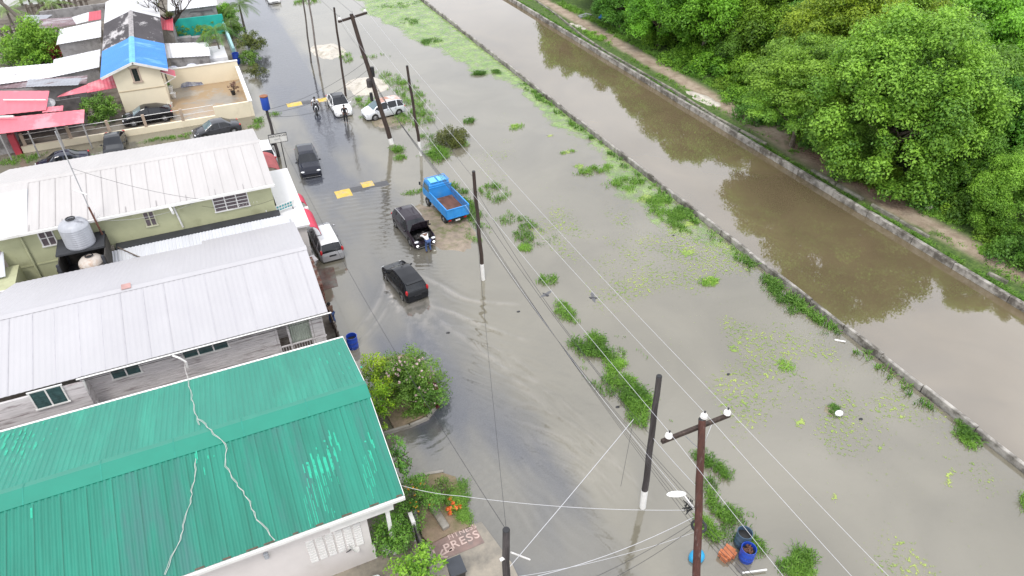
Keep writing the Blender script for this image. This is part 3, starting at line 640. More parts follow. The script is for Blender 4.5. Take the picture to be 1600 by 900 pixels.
win_px(hb, yw-.02, (166, 570), (222, 580), 2, m_white, m_lou, louver=True)
win_px(hb, yw-.02, (280, 541), (358, 541), 3, m_white, m_lou, louver=True)
win_px(hb, yw-.77, (44, 615), (108, 625), 2, m_white, m_lou, louver=True)
# open porch at the street end
mb = MB(); mb.bx(-.15, 2.2, yw-.05, yw+1.7, 1.25, 1.4)
mb.build('porch_floor', m_wood_dk, hb)
mb = MB()
for x in (-.1, .45, 1.55, 2.1): mb.bx(x-.05, x+.05, yw-.03, yw+.07, 1.4, 3.92)
mb.bx(-.15, 2.2, yw-.02, yw+.04, 2.1, 2.16); mb.bx(-.15, 2.2, yw-.02, yw+.04, 3.7, 3.8)
for x in np.arange(-.1, 2.2, .13): mb.bx(x-.012, x+.012, yw, yw+.03, 1.4, 2.1)
mb.build('porch_rail', m_board, hb)
mb = MB(); n_ = 60; vs = []; 
for k in range(n_+1):
    x = .5+1.0*k/n_; vs += [(x, yw+.15+.02*math.sin(k*.9), 3.7), (x, yw+.18+.02*math.sin(k*.9+.4), 2.0)]
mb.add(vs, [(2*k, 2*k+2, 2*k+3, 2*k+1) for k in range(n_)]); cu = mb.build('curtain', mat('pale_green_curtain', (.42, .46, .40), .8, .12, 2), hb); so_ = cu.modifiers.new('s', 'SOLIDIFY'); so_.thickness = .01
mb = MB(); mb.bx(1.62, 2.05, yw+.0, yw+.06, 1.4, 3.9); mb.build('porch_board', m_board, hb)
p = W(197, 441, zr2+.05); mb = MB(); mb.box((p.x, yr2+.03, zr2+.07), (.42, .34, .03), tilt=('X', .2)); mb.build('repair_patch', mat('faded_red_patch', (.42, .25, .23), .7), hb)
# side steps / plank yard between the two houses at the porch
o = MB().bx(2.2, 2.9, 26.2, 29.2, 0, .25).build('porch_step', m_conc, hb)
# white bent downpipe and hanging cables on the gutter
mb = MB(); a_ = PY(265, 545, ya-.2); mb.tube([(a_.x, ya-.15, ze2-.06), (a_.x+.25, ya-.3, ze2-.18), (a_.x+.45, ya-.35, ze2-.45), (a_.x+.42, ya-.33, ze2-.8)], .045); 
mb.tube([(xj+.15, ya-.12, ze2-.15), (xj-.05, ya-.1, 2.2)], .05); mb.tube([(xj-.25, yj+.1, 3.6), (xj+.35, ya+.3, 1.3)], .035)
mb.build('downpipe', m_white, hb)

# ---- lean-to sheds between the board house and the green-walled house
m_zstripe = mat('white_corrugated', (.58, .59, .62), .5, .08, .8, col2=(.5, .5, .52), patch=(.55, .75), stretch=(2.5, .3, 1))
m_felt = mat('black_roof_felt', (.035, .037, .042), .75, .2, 2)
ls = empty('lean_to', (-3, 37.5, 0), label='low white corrugated lean-to with a black strip along its back wall', cat='lean-to')
xa = W(172, 410, 3.3).x
mb = MB(); corr((xa, 36.2, 3.0), (2.3, 36.2, 3.0), (2.3, 37.9, 3.5), (xa, 37.9, 3.5), .18, .03, mb); mb.build('roof', m_zstripe, ls)
mb = MB(); mb.bx(xa+.35, 1.9, 37.9, 38.58, 3.40, 3.56); mb.build('roof_felt', m_felt, ls)
mb = MB(); mb.bx(xa+.1, 2.2, 36.3, 36.42, 0, 3.0); mb.bx(xa+.02, xa+.14, 36.42, 38.5, 0, 3.3); mb.bx(xa-.05, xa+.3, 37.9, 38.2, 3.4, 3.7); mb.build('wall', m_conc, ls)
o = tag(MB().box((W(200, 387, 3.5).x, 37.3, 3.62), (.05, 1.7, .05), rz=R(35)).box((W(213, 395, 3.5).x+.1, 36.8, 3.45), (.05, .8, .05), rz=R(42)).build('timber_batten', m_wood_dk), 'loose timber battens lying on the white lean-to roof', 'batten')
# ---- house with pale green walls
m_zwarm = mat('aged_zinc_sheet', (.45, .43, .42), .55, .06, .4, col2=(.41, .39, .38), patch=(.48, .75), stretch=(1.5, .35, 1))
m_gwall = mat('pale_green_render', (.44, .45, .28), .8, .1, .8, col2=(.22, .22, .12), patch=(.55, .75), bump=.1)
hh = empty('green_wall_house', (-5, 43, 0), label='pale green walled house with a pale aged metal roof, behind the water tank', cat='house')
ZE, ZR = 5.5, 6.35; ya3 = W(427, 287, ZE).y; yr3 = W(400, 220, ZR).y; yb3 = W(400, 200, ZE).y; xr3 = 1.95; xs3 = W(47, 320, 5.7).x
mb = MB(); corr((xs3, ya3, ZE), (xr3, ya3, ZE), (xr3-.05, yr3, ZR), (xs3, yr3, ZR), .26, .012, mb); rz3 = mb.build('roof_front_slope', m_zwarm, hh)
mb = MB(); corr((-17, ya3, ZE), (xs3, ya3, ZE), (xs3, yr3-.9, ZR-.1), (-17, yr3-.9, ZR-.1), .26, .012, mb); mb.build('roof_newer_sheet', m_zincW, hh)
xb3 = W(15, 260, ZE).x
mb = MB(); corr((-17, yr3-.92, ZR-.12), (xs3, yr3-.92, ZR-.12), (xs3, yr3, ZR), (-17, yr3, ZR), .26, .012, mb)
corr((xr3-.05, yb3, ZE), (xb3, yb3, ZE), (-14, yr3, ZR), (xr3-.05, yr3, ZR), .26, .012, mb); mb.build('roof_back_slope', m_zwarm, hh)
mb = MB(); mb.xprism([(yr3-.25, ZR-.03), (yr3, ZR+.05), (yr3+.25, ZR-.04), (yr3, ZR-.05)], -16.5, xr3+.02); mb.build('ridge_cap', m_zwarm, hh)
dz3 = (ZR-ZE)/(yr3-ya3)
mb = MB(); x = xr3-.45; k = 0
while x > xs3+.2:
    mb.slab([(x, ya3, ZE+.022), (x+.018, ya3, ZE+.022), (x+.018, yr3-.3, ZR-.3*dz3+.022), (x, yr3-.3, ZR-.3*dz3+.022)], .012); x -= .78; k += 1
    if k % 2: continue
    mb.slab([(x+.3, ya3, ZE+.026), (x+.35, ya3, ZE+.026), (x+.34, ya3+.5, ZE+.5*dz3+.026), (x+.31, ya3+.5, ZE+.5*dz3+.026)], .01)
mb.build('sheet_joint', mat('joint_dark', (.29, .27, .27), .7), rz3)
yw3 = ya3+.42
mb = MB(); mb.bx(-12.4, 1.75, yw3, yw3+.15, 0, 5.45); mb.bx(-12.4, -12.25, yw3+.15, yb3-.4, 0, 5.45); mb.bx(-12.4, 1.75, yb3-.5, yb3-.35, 0, 5.45); mb.bx(1.6, 1.75, yw3+.15, yb3-.5, 0, 5.45)
mb.xprism([(yw3+.15, 5.45), (yr3, ZR-.1), (yb3-.5, 5.45)], 1.6, 1.74)
mb.build('wall', m_gwall, hh)
mb = MB(); mb.bx(-17, xr3+.02, ya3-.12, ya3, ZE-.15, ZE-.01); a_ = PY(262, 318, ya3-.2); mb.tube([(a_.x, ya3-.12, ZE-.08), (a_.x+.08, ya3-.2, ZE-.3), (a_.x+.1, ya3-.15, ZE-.55)], .07)
mb.tube([(a_.x+.15, yw3-.06, ZE-.2), (a_.x+.3, yw3-.06, 3.7)], .05); mb.build('gutter', m_white, hh)
m_cream_fr = mat('cream_trim', (.50, .50, .36), .7)
m_curt = mat('mauve_curtain_glass', (.13, .105, .115), .25, .25, 5, stretch=(5, 1, 1))
win_px(hh, yw3, (222, 333), (246, 350), 2, m_cream_fr, m_curt, rows=2)
win_px(hh, yw3, (331, 310), (390, 320), 3, m_white, m_curt, rows=4)
win_px(hh, yw3, (57, 362), (90, 380), 2, m_white, m_curt, rows=2)
mb = MB(); a_ = PY(282, 318, yw3); mb.box((a_.x, yw3-.01, a_.z), (.35, .03, .3)); mb.box((a_.x+.5, yw3-.01, a_.z), (.35, .03, .3)); mb.build('vent_block', mat('vent_green', (.25, .26, .15), .8), hh)
mb = MB(); a_ = PY(40, 378, yw3); mb.tube([(a_.x-.1, yw3-.07, 5.3), (a_.x-.1, yw3-.07, 1.0)], .06); mb.build('downpipe', m_gwall, hh)
mb = MB(); mb.bx(-17, 1.7, yw3-.03, yw3, 3.2, 3.28); mb.build('wall_band', m_gwall, hh)
# annex at its left with striped awning roof
an = empty('green_annex', (-13.6, 37, 0), label='small pale green annex with a red and white striped awning at the left edge', cat='annex')
xq = W(45, 415, 3).x
mb = MB(); mb.bx(-18, -11.85, 35.6, 38.4, 0, 3.6); mb.build('wall', m_gwall, an)
mb = MB(); corr((-18, 37.2, 3.75), (-12.3, 37.2, 3.75), (-12.3, 39.1, 4.6), (-18, 39.1, 4.6), .2, .02, mb); mb.build('awning', m_zincW, an)
mb = MB(); 
for k in range(9): x = -12.45-k*.4; mb.slab([(x-.2, 38.5, 4.385), (x, 38.5, 4.385), (x, 39.1, 4.645), (x-.2, 39.1, 4.645)], .012)
mb.build('red_stripe', mat('red_awning_paint', (.55, .06, .12), .5), an)
# utility yard bits between (washing line, glass shelf, white pipe frame)
ft = empty('washing_stand', (-10.5, 36.5, 0), label='white pipe frame with glass shelving below the pale green wall', cat='washing stand')
A_ = W(28, 430, 2.2); B_ = W(108, 411, 2.2)
mb = MB(); mb.tube([tuple(A_), tuple(B_)], .06); mb.tube([tuple(A_), (A_.x, A_.y, 0)], .06); mb.tube([tuple(B_), (B_.x, B_.y, 0)], .06); mb.build('pipe_rail', m_white, ft)
mb = MB(); mb.box(((A_.x+B_.x)/2+.4, (A_.y+B_.y)/2+.75, 2.35), (2.7, .5, .06), rz=math.atan2(B_.y-A_.y, B_.x-A_.x)); mb.build('glass_shelf', mat('greenish_glass', (.22, .36, .33), .15), ft)
mb = MB(); mb.box(((A_.x+B_.x)/2+.2, (A_.y+B_.y)/2+.5, 1.5), (.5, .3, .25)); mb.build('red_box', mat('red_plastic', (.5, .02, .05), .4), ft)
# ---- water tank stand
ts = empty('tank_stand', (-8.3, 37, 0), label='black slatted stand carrying the grey water tank', cat='tank stand')
mb = MB()
x0_, x1_, y0_, y1_ = -9.55, -7.45, 35.9, 38.3
for x in (x0_, x1_):
    for y in (y0_, y1_): MB().bx(x-.07, x+.07, y-.07, y+.07, 0, 4.5).build('post', m_felt, ts)
mb = MB(); mb.bx(x0_-.1, x1_+.1, 36.7, y1_+.1, 4.5, 4.6); mb.build('platform', m_felt, ts)
mb = MB(); mb.bx(x0_-.1, x1_+.1, y0_-.05, y1_, 2.9, 3.0); mb.build('lower_platform', m_felt, ts)
mb = MB(); mb.bx(x1_+.07, x1_+.13, y0_, y1_, .3, 4.45); mb.bx(x0_, x1_, y1_-.02, y1_+.02, .2, 4.5); mb.bx(x0_-.13, x0_-.07, y0_, y1_, .3, 4.2); mb.build('side_panel', mat('dark_board', (.05, .045, .04), .8, .4, 3), ts)
def tank(loc, r, h, m, label, cap=True, tilt=None):
    rt = empty('water_tank', loc, label=label, cat='water tank')
    prof = [(0, 0), (r*.96, 0), (r, .04)]
    n_ = 9
    for k in range(n_): z0 = .06+k*(h*.78-.06)/n_; z1 = .06+(k+1)*(h*.78-.06)/n_; prof += [(r, z0+.02), (r*1.012, z0+.03), (r*1.012, z1-.03), (r, z1-.02)]
    prof += [(r*.97, h*.82), (r*.75, h*.93), (r*.42, h*.985), (r*.3, h), (r*.28, h*1.04), (r*.24, h*1.04), (r*.24, h*.99)]
    mb = MB(); mb.lathe(prof, n=40); b = mb.build('tank_body', m, rt, smooth=True, world=False)
    mb = MB(); mb.lathe([(0, h*1.0), (r*.24, h*1.0)], n=24); mb.lathe([(r*.245, h*1.03), (r*.33, h*1.03), (r*.34, h*1.06), (r*.25, h*1.07), (r*.245, h*1.03)], n=24); mb.build('hatch', m_black, rt, world=False)
    return rt
m_tank = mat('grey_tank_plastic', (.36, .37, .40), .4, .15, .9, col2=(.12, .12, .14), patch=(.53, .66), stretch=(2.5, 2.5, .35))
m_tank2 = mat('rusty_white_tank', (.5, .45, .4), .6, .12, 1.2, col2=(.32, .15, .06), patch=(.5, .66), stretch=(1.5, 1.5, .5))
tank((-8.45, 37.45, 4.6), .72, 1.5, m_tank, 'upright grey plastic water tank on top of the black stand')
t2 = tank((-8.15, 36.45, 3.0), .62, 1.3, m_tank2, 'rust-stained white water tank inside the lower bay of the stand')
# aerial mast by the tank
mb = MB(); pb = (-7.35, 37.9, 3.0); tp = PY(85, 200, 38.5); pm = PY(133, 312, 38.2)
am = empty('aerial_mast', pb, label='thin tall aerial mast rising beside the grey water tank', cat='mast')
mb.tube([pb, (-7.55, 38.1, 6.3)], .05); mb.build('mast_base', mat('rusty_iron', (.12, .05, .035), .8, .3, 5), am)
tp = PY(86, 205, 38.2); mb = MB(); mb.tube([(-7.55, 38.1, 6.3), tuple(tp)], .028); mb.build('mast_pole', mat('steel_grey', (.35, .35, .36), .5), am)
r1 = W(147, 340, 6.2)
mb = MB(); a_ = W(143, 305, 6.1); b_ = W(154, 335, 5.9); mb.tube([(b_.x, b_.y, 5.6), (b_.x-.15, b_.y+.1, 7.1)], .02); mb.tube([(b_.x-.15, b_.y+.1, 7.1), (b_.x-.7, b_.y+.3, 7.4)], .035)
tag(mb.build('roof_aerial', m_white), 'small white bent aerial on the pale green house eave', 'aerial')
# tv aerial over the lean-to
c_ = W(392, 333, 3.6); tv = empty('tv_aerial', (c_.x, c_.y, 3.5), label='small white television aerial over the black felt strip', cat='aerial')
mb = MB(); mb.tube([(c_.x, c_.y, 3.4), (c_.x, c_.y, 4.5)], .02); mb.build('pole', m_white, tv)
mb = MB(); mb.tube([(c_.x-.6, c_.y, 4.35), (c_.x+.6, c_.y, 4.35)], .015)
for k in range(6): mb.tube([(c_.x-.5+k*.2, c_.y-.25, 4.36), (c_.x-.5+k*.2, c_.y+.25, 4.36)], .012)
mb.build('rods', m_white, tv)

# ---- shopfront strip in front of the green-walled house
m_flat = mat('white_flat_roof', (.70, .69, .70), .5, .04, .5)
sh = empty('shop_canopy', (2.6, 43, 0), label='long flat white canopy roof running beside the road with red awnings', cat='canopy')
Q = [W(412, 236, 3.0), W(443, 262, 3.0), W(497, 372, 3.0), W(484, 372, 3.0), W(458, 345, 3.0), W(430, 300, 3.0)]
x0c, x1c = 1.9, W(470, 315, 3.0).x; 
mb = MB(); mb.bx(x0c+.0, x1c, 37.0, W(443, 264, 3).y, 2.9, 3.03); mb.build('roof', m_flat, sh)
mb = MB(); mb.bx(x0c+.05, x1c-.25, 37.2, 45.2, 0, 2.9); mb.build('wall', m_white_wall, sh)
m_red = mat('red_awning_cloth', (.58, .045, .09), .6, .12, 2)
def awning(x, ya, yb, z, out, label, m=m_red, drop=.75):
    rt = empty('shop_awning', (x, (ya+yb)/2, z-drop), label=label, cat='awning', group='red awnings along the shopfronts')
    mb = MB(); n_ = 8
    pts = [(x+out*math.sin(k/n_*math.pi/2), z-drop*(1-math.cos(k/n_*math.pi/2))) for k in range(n_+1)]
    pts += [(a-.02 if a > x+.05 else a, b_-.03) for a, b_ in pts[::-1]]
    mb.yprism(pts, ya, yb); mb.build('cloth', m, rt, smooth=True)
    mb = MB(); mb.tube([(x+out, ya, z-drop), (x+out, yb, z-drop)], .02); mb.tube([(x, ya, z-drop), (x+out, ya, z-drop)], .02); mb.tube([(x, yb, z-drop), (x+out, yb, z-drop)], .02); mb.build('awning_frame', m_black, rt)
ya_ = W(475, 336, 2.6).y; yb__ = W(487, 360, 2.6).y
awning(x1c-.05, yb__-.2, ya_+.1, 3.0, .55, 'red curved shop awning nearest the silver people carrier')
y1_ = W(470, 322, 2.6).y
awning(x1c-.05, y1_-.1, W(465, 312, 2.6).y+.1, 3.0, .42, 'small red awning beside the thin teal sign')
mb = MB(); mb.bx(x1c, x1c+.35, y1_-.5, y1_-.2, 2.5, 2.62); tag(mb.build('shop_hood', m_white), 'small white hood between the two red awnings', 'hood')
awning(1.9, W(435, 268, 2.6).y, W(420, 245, 2.6).y, 3.1, 1.1, 'faded red awning beside the black pole by the white car', mat('faded_red_cloth', (.42, .10, .10), .7, .2, 3))
# teal signboard over the canopy
sg = empty('shop_signboard', (2.0, 40.3, 3.0), label='thin teal and white shop signboard standing over the white canopy', cat='sign')
a_ = W(418, 326, 3.7); b_ = W(455, 312, 3.7); d_ = b_-a_
mb = MB(); mb.box(((a_.x+b_.x)/2, (a_.y+b_.y)/2, 3.45), (d_.length+.3, .06, .42), rz=math.atan2(d_.y, d_.x)); mb.build('board', m_white, sg)
mb = MB()
for k in range(9):
    q = a_.lerp(b_, (k+.5)/9); mb.box((q.x+.01, q.y-.036, 3.55), (.11, .014, .12), rz=math.atan2(d_.y, d_.x)); mb.box((q.x, q.y-.036, 3.36), (.13, .014, .1), rz=math.atan2(d_.y, d_.x))
mb.build('lettering', mat('teal_paint', (.05, .30, .33), .5), sg)
mb = MB()
for q in (a_, b_): mb.box((q.x, q.y+.04, 3.3), (.05, .05, .6))
mb.build('bracket', m_black, sg)
# brick fence and rubble at the shop end
m_brick = mat('old_brick', (.20, .085, .06), .9, .3, 5, col2=(.30, .26, .22), patch=(.5, .6), bump=.7, bscale=20)
bf = empty('brick_fence', (2.85, 34.4, 0), label='old red brick fence with open ledges by the silver people carrier', cat='fence')
mb = MB()
for k in range(9): 
    for c0 in range(9): mb.bx(2.75+(.0), 3.0+.02*(c0 % 2), 32.9+c0*.34+(.1 if k % 2 else 0), 33.22+c0*.34+(.1 if k % 2 else 0), k*.16, k*.16+.145)
mb.build('brickwork', m_brick, bf)
mb = MB(); 
for k in range(6): mb.bx(2.35, 2.75, 33+k*.55, 33.35+k*.55, 0, .9+.1*(k % 2))
mb.build('pier', m_brick, bf)
mb = MB(); mb.box((3.0, 36.3, 1.0), (.55, .5, .06), rz=.4, tilt=('X', .3)); tag(mb.build('fallen_board', m_board), 'grey board leaning between brick fence and red awning', 'board')
# low fence by the boy
lf = empty('yard_fence', (2.9, 30, 0), label='low dark timber fence at the porch where the boy climbs', cat='fence')
mb = MB()
for k in range(5): MB().bx(2.83, 2.93, 27.9+k*.85, 28.0+k*.85, 0, 1.15).build('post', m_wood_dk, lf)
mb = MB(); mb.bx(2.86, 2.9, 27.8, 31.5, 1.0, 1.1); mb.bx(2.86, 2.9, 27.8, 31.5, .45, .55)
for k in range(16): mb.bx(2.905, 2.93, 27.9+k*.22, 28.05+k*.22, .08, .95+.07*math.sin(k*2.1))
mb.build('rail', m_wood_dk, lf)
# ================================================================ FAR HOUSES, TIN SHEDS AND YARD WALLS
def quadz(pix, z):
    zs = z if isinstance(z, (list, tuple)) else [z]*len(pix)
    return [W(u, v, zz) for (u, v), zz in zip(pix, zs)]
def tin(name, pix, z, m, root, pitch=.3, amp=.02, rib=True):
    """sheet roof piece, corners: eave left, eave right, top right, top left"""
    q = quadz(pix, z); mb = MB()
    if rib: corr(q[0], q[1], q[2], q[3], pitch, amp, mb)
    else: mb.slab(q, .04)
    return mb.build(name, m, root)
def shed(pix, z, m, label, cat='shed', wallm=None, name='tin_shed', inset=.92, rib=True, base=0.0, wall=True):
    q = quadz(pix, z); c = sum(q, Vector())/len(q)
    rt = empty(name, (c.x, c.y, base), label=label, cat=cat)
    tin('roof', pix, z, m, rt, rib=rib)
    if wall:
        zl = min(p.z for p in q)-.06
        pts = [((p.x-c.x)*inset+c.x, (p.y-c.y)*inset+c.y) for p in q]
        MB().prism(pts, base, zl).build('wall', wallm or m_conc_s, rt)
    return rt
m_conc_s = mat('grey_block_wall', (.30, .29, .29), .85, .2, 1.5, col2=(.13, .12, .12), patch=(.5, .65))
m_tinw = mat('white_tin', (.62, .62, .64), .5, .08, .8, col2=(.36, .34, .34), patch=(.54, .68), stretch=(.5, 1.5, 1))
m_tinr = mat('rusted_tin', (.19, .13, .14), .8, .3, 1.2, col2=(.36, .33, .35), patch=(.5, .6), stretch=(.4, 2, 1))
m_ting = mat('dull_tin', (.30, .31, .34), .7, .2, 1.0, col2=(.16, .12, .12), patch=(.55, .65), stretch=(.4, 2, 1))
m_pink = mat('faded_pink_roof', (.62, .15, .19), .55, .10, .5, col2=(.66, .26, .30), patch=(.5, .56), stretch=(.5, .4, 1))
m_redr = mat('red_roof_sheet', (.50, .06, .09), .5, .15, .8)
m_blue = mat('blue_roof_sheet', (.025, .20, .58), .5, .1, .6, col2=(.14, .38, .46), patch=(.54, .64), stretch=(.6, 2, 1))
m_blk = mat('weathered_black_roof', (.045, .038, .042), .7, .3, .9, col2=(.45, .43, .43), patch=(.53, .60), stretch=(1, .4, 1))
m_cream = mat('cream_render', (.76, .68, .52), .75, .06, .5, col2=(.5, .42, .3), patch=(.6, .85))
# ---- cream two-tone roofed house
ch = empty('cream_house', (-5.7, 71, 0), label='cream walled house with a blue front roof and stained black rear roof', cat='house')
yf = 67.65; xl, xr_, xa_ = -7.55, -3.75, -5.67; zev, zap = 3.62, 4.62
yo = yf-.45; e1 = W(257, 68, zev).y; e2 = W(250, 27, zev).y
exl, exr = -8.5, -3.05; dzc = (zap-zev)/(xa_-exl); dzr = (zap-zev)/(exr-xa_)
def gable_roof(nm, y0, y1, m, root, zo=0., pitch=.35):
    mb = MB()
    corr((exl, y1, zev+zo), (exl, y0, zev+zo), (xa_, y0, zap+zo), (xa_, y1, zap+zo), pitch, .02, mb)
    corr((exr, y0, zev+zo), (exr, y1, zev+zo), (xa_, y1, zap+zo), (xa_, y0, zap+zo), pitch, .02, mb)
    return mb.build(nm, m, root)
gable_roof('blue_roof', yo, e1, m_blue, ch); gable_roof('black_roof', e1+.02, e2, m_blk, ch, -.02)
gable_roof('white_roof', e2+.02, e2+9, m_tinw, ch, -.01)
mb = MB(); mb.yprism([(xa_-.25, zap-.03), (xa_, zap+.06), (xa_+.25, zap-.03), (xa_, zap-.02)], yo, e1); mb.build('ridge_cap', mat('pale_blue_cap', (.12, .40, .62), .6), ch)
mb = MB(); mb.yprism([(xa_-.22, zap-.03), (xa_, zap+.05), (xa_+.22, zap-.03), (xa_, zap-.04)], e1, e2); mb.build('ridge_cap', mat('stained_white_cap', (.3, .28, .28), .7, .5, 4), ch)
mb = MB(); mb.slab([(exl, yo-.04, zev+.04), (exl, yo, zev+.04), (xa_, yo, zap+.04), (xa_, yo-.04, zap+.04)], .2); mb.slab([(exr, yo-.04, zev+.04), (exr, yo, zev+.04), (xa_, yo, zap+.04), (xa_, yo-.04, zap+.04)], .2); mb.build('fascia', m_white, ch)
mb = MB(); mb.yprism([(xl, 0), (xr_, 0), (xr_, zev+dzr*(exr-xr_)-.06), (xa_, zap-.08), (xl, zev+dzc*(xl-exl)-.06)], yf, e2+8.5); cw_ = mb.build('wall', m_cream, ch)
mb = MB(); mb.bx(xl-.01, xr_+.02, yf-.03, yf, 2.02, 2.09); mb.build('wall_band', mat('cream_brown_band', (.45, .36, .24), .8), ch)  # browner band raised across the front wall
a_ = PY(203, 107, yf); b_ = PY(221, 126, yf)
w_ = window(ch, yf, a_.x, b_.x, b_.z, a_.z-.05, 1, mat('stone_trim', (.42, .33, .27), .8), m_glass_dk, bar=.14)
mb = MB(); n_ = 10; cx_ = (a_.x+b_.x)/2; rw = (b_.x-a_.x)/2+.1
pts = [(cx_+rw*math.cos(math.pi*k/n_), a_.z+.05+.22*math.sin(math.pi*k/n_)) for k in range(n_+1)]
mb.yprism(pts, yf-.06, yf); mb.build('window_arch', m_cream, ch)
mb = MB(); mb.bx(a_.x, b_.x, yf-.03, yf-.015, (a_.z+b_.z)/2-.03, (a_.z+b_.z)/2+.0); mb.bx((a_.x+b_.x)/2-.03, (a_.x+b_.x)/2+.03, yf-.03, yf-.015, b_.z, a_.z-.05); mb.build('window_bar', m_black, w_)
# side window hood, red sheet
mb = MB(); mb.bx(xr_, xr_+.03, yf+.3, yf+1.4, 2.6, 3.3); mb.build('window', m_glass_dk, ch)
mb = MB(); mb.slab([(xr_+.05, yf+.1, 3.35), (xr_+1.1, yf+.1, 2.75), (xr_+1.1, yf+1.7, 2.75), (xr_+.05, yf+1.7, 3.35)], .04); mb.build('window_hood', m_redr, ch)
mb = MB(); mb.tube([(xr_, yf+.1, 3.3), (xr_+1.1, yf+.1, 2.7)], .035); mb.tube([(xr_, yf+.1, 2.2), (xr_+1.1, yf+.1, 2.7)], .035); mb.build('hood_bracket', m_white, ch)
# ---- cluster of tin roofs at the upper left
shed([(88, 70), (158, 58), (158, 32), (93, 46)], [2.4, 2.4, 2.9, 2.9], m_tinw, 'white tin roof with a dark streak beside the black roof')
r_ = shed([(58, 46), (75, 45), (77, 29), (62, 30)], [2.6, 2.6, 2.9, 2.9], m_tinr, 'patchwork tin roof of purple, white and red sheets at the upper left', name='patchwork_shed')
tin('rusty_sheet', [(75, 45), (119, 38), (112, 27), (77, 29)], [2.6, 2.6, 2.9, 2.9], m_tinr, r_); tin('white_sheet', [(119, 38), (138, 33), (139, 19), (112, 27)], [2.6, 2.6, 2.9, 2.9], m_tinw, r_)
tin('red_sheet', [(138, 33), (158, 30), (158, 16), (139, 19)], [2.6, 2.6, 2.9, 2.9], m_redr, r_)
shed([(80, 121), (155, 105), (157, 77), (84, 93)], [2.3, 2.3, 2.8, 2.8], m_tinw, 'smooth white tin roof just left of the blue roof')
shed([(-20, 134), (80, 121), (84, 99), (-20, 108)], [2.2, 2.2, 2.6, 2.6], mat('flaking_white_tin', (.72, .71, .72), .6, .08, 2, col2=(.22, .2, .2), patch=(.60, .65), stretch=(.5, 2.2, 1)), 'flaking white tin roof with dark holes at the left edge')
shed([(36, 36), (62, 36), (82, 23), (38, 24)], [2.2]*4, m_ting, 'dull blue grey tin roof beside the leaning palm trunk', name='small_shed')
shed([(60, 52), (88, 50), (92, 40), (60, 44)], [2.3, 2.3, 2.5, 2.5], m_tinr, 'low rusty tin roof under the white one at upper left', name='small_shed')
shed([(-20, 140), (135, 131), (137, 118), (-20, 128)], [1.9, 1.9, 2.2, 2.2], m_tinr, 'narrow rusted tin roof behind the long pink roof')
shed([(40, 136), (122, 133), (128, 122), (44, 124)], [2.25, 2.25, 2.5, 2.5], m_ting, 'grey green tin sheet roof laid over the rusted one', wall=False, name='tin_cover')
shed([(138, 96), (158, 92), (158, 84), (138, 88)], [1.5]*4, m_ting, 'grey lean-to against the blue roofed house', name='small_shed')
shed([(92, 98), (118, 92), (125, 84), (100, 88)], [.9]*4, m_conc_s, 'small grey block hut roof in the yard by the red bush', name='small_shed', rib=False)
q = W(103, 84, .1); mb = MB(); mb.lathe([(0, 0), (.3, 0), (.31, .9), (.27, .9), (.25, .1)], c=(q.x, q.y, .1), n=16); tag(mb.build('blue_tub', mat('blue_plastic', (.02, .12, .50), .4)), 'blue tub beside the red bush behind the white tin roof', 'tub')
# pink roofed house
ph = empty('pink_roof_house', (-16.5, 66.5, 0), label='low house with wide faded pink metal roofs at the left edge', cat='house')
tin('upper_roof', [(-30, 183), (72, 172), (77, 142), (-30, 142)], [2.9, 2.9, 3.4, 3.4], m_pink, ph, .5, .015); tin('middle_roof', [(66, 176), (98, 173), (99, 165), (66, 168)], [2.8, 2.8, 2.9, 2.9], m_pink, ph)
tin('canopy_roof', [(-30, 213), (131, 192), (132, 171), (-30, 188)], [2.3, 2.3, 2.75, 2.75], m_pink, ph, .5, .015)
mb = MB(); c0_ = W(-30, 213, 2.3); c1_ = W(131, 192, 2.3)
mb.bx(-24, c1_.x-.4, 66.2, 66.35, 0, 2.6); mb.build('wall', mat('dark_shopfront', (.10, .09, .09), .8, .4, 2), ph)
for k in range(7):
    x = c1_.x-.15-k*1.9; MB().bx(x-.05, x+.05, c1_.y+.1, c1_.y+.2, .05, 2.25).build('post', m_conc_s, ph)
mb = MB(); a_ = W(6, 157, 3.3); b_ = W(72, 157, 3.3); mb.tube([(a_.x, a_.y, 3.35), (b_.x, b_.y, 3.35)], .06); a_ = W(-10, 184, 2.95); b_ = W(22, 183, 2.95); mb.tube([(a_.x, a_.y, 3.0), (b_.x, b_.y, 3.0)], .1); mb.build('roof_pipe', m_white, ph)
q = W(78, 160, 2.9); mb = MB(); mb.lathe([(0, .12), (.3, .18), (.42, .3)], c=(q.x, q.y, 2.7), n=20, M_=Matrix.Rotation(R(40), 3, 'X')); mb.tube([(q.x, q.y, 2.4), (q.x, q.y, 2.9)], .03)
tag(mb.build('satellite_dish', mat('dish_grey', (.4, .4, .42), .5)), 'grey satellite dish at the corner of the pink roof', 'satellite dish')
shed([(88, 152), (136, 144), (136, 132), (98, 146)], [2.3, 2.3, 2.6, 2.5], m_pink, 'narrow pink canopy strip between the pink roof and the small tree', wall=False, name='pink_canopy')
shed([(136, 145), (183, 137), (176, 117), (136, 131)], [2.3, 2.3, 2.7, 2.6], mat('red_pink_sheet', (.56, .10, .14), .6, .15, 1, col2=(.6, .25, .27)), 'redder canopy roof joined to the cream house wall', wall=False, name='red_canopy')
shed([(96, 172), (118, 168), (112, 152), (94, 155)], [.6]*4, mat('painted_mouth_shade', (.02, .02, .02), .9), 'black block painted as the shade of a shed mouth beside the satellite dish', name='shade_block', rib=False)  # solid block, its black top stands in for shade inside an opening
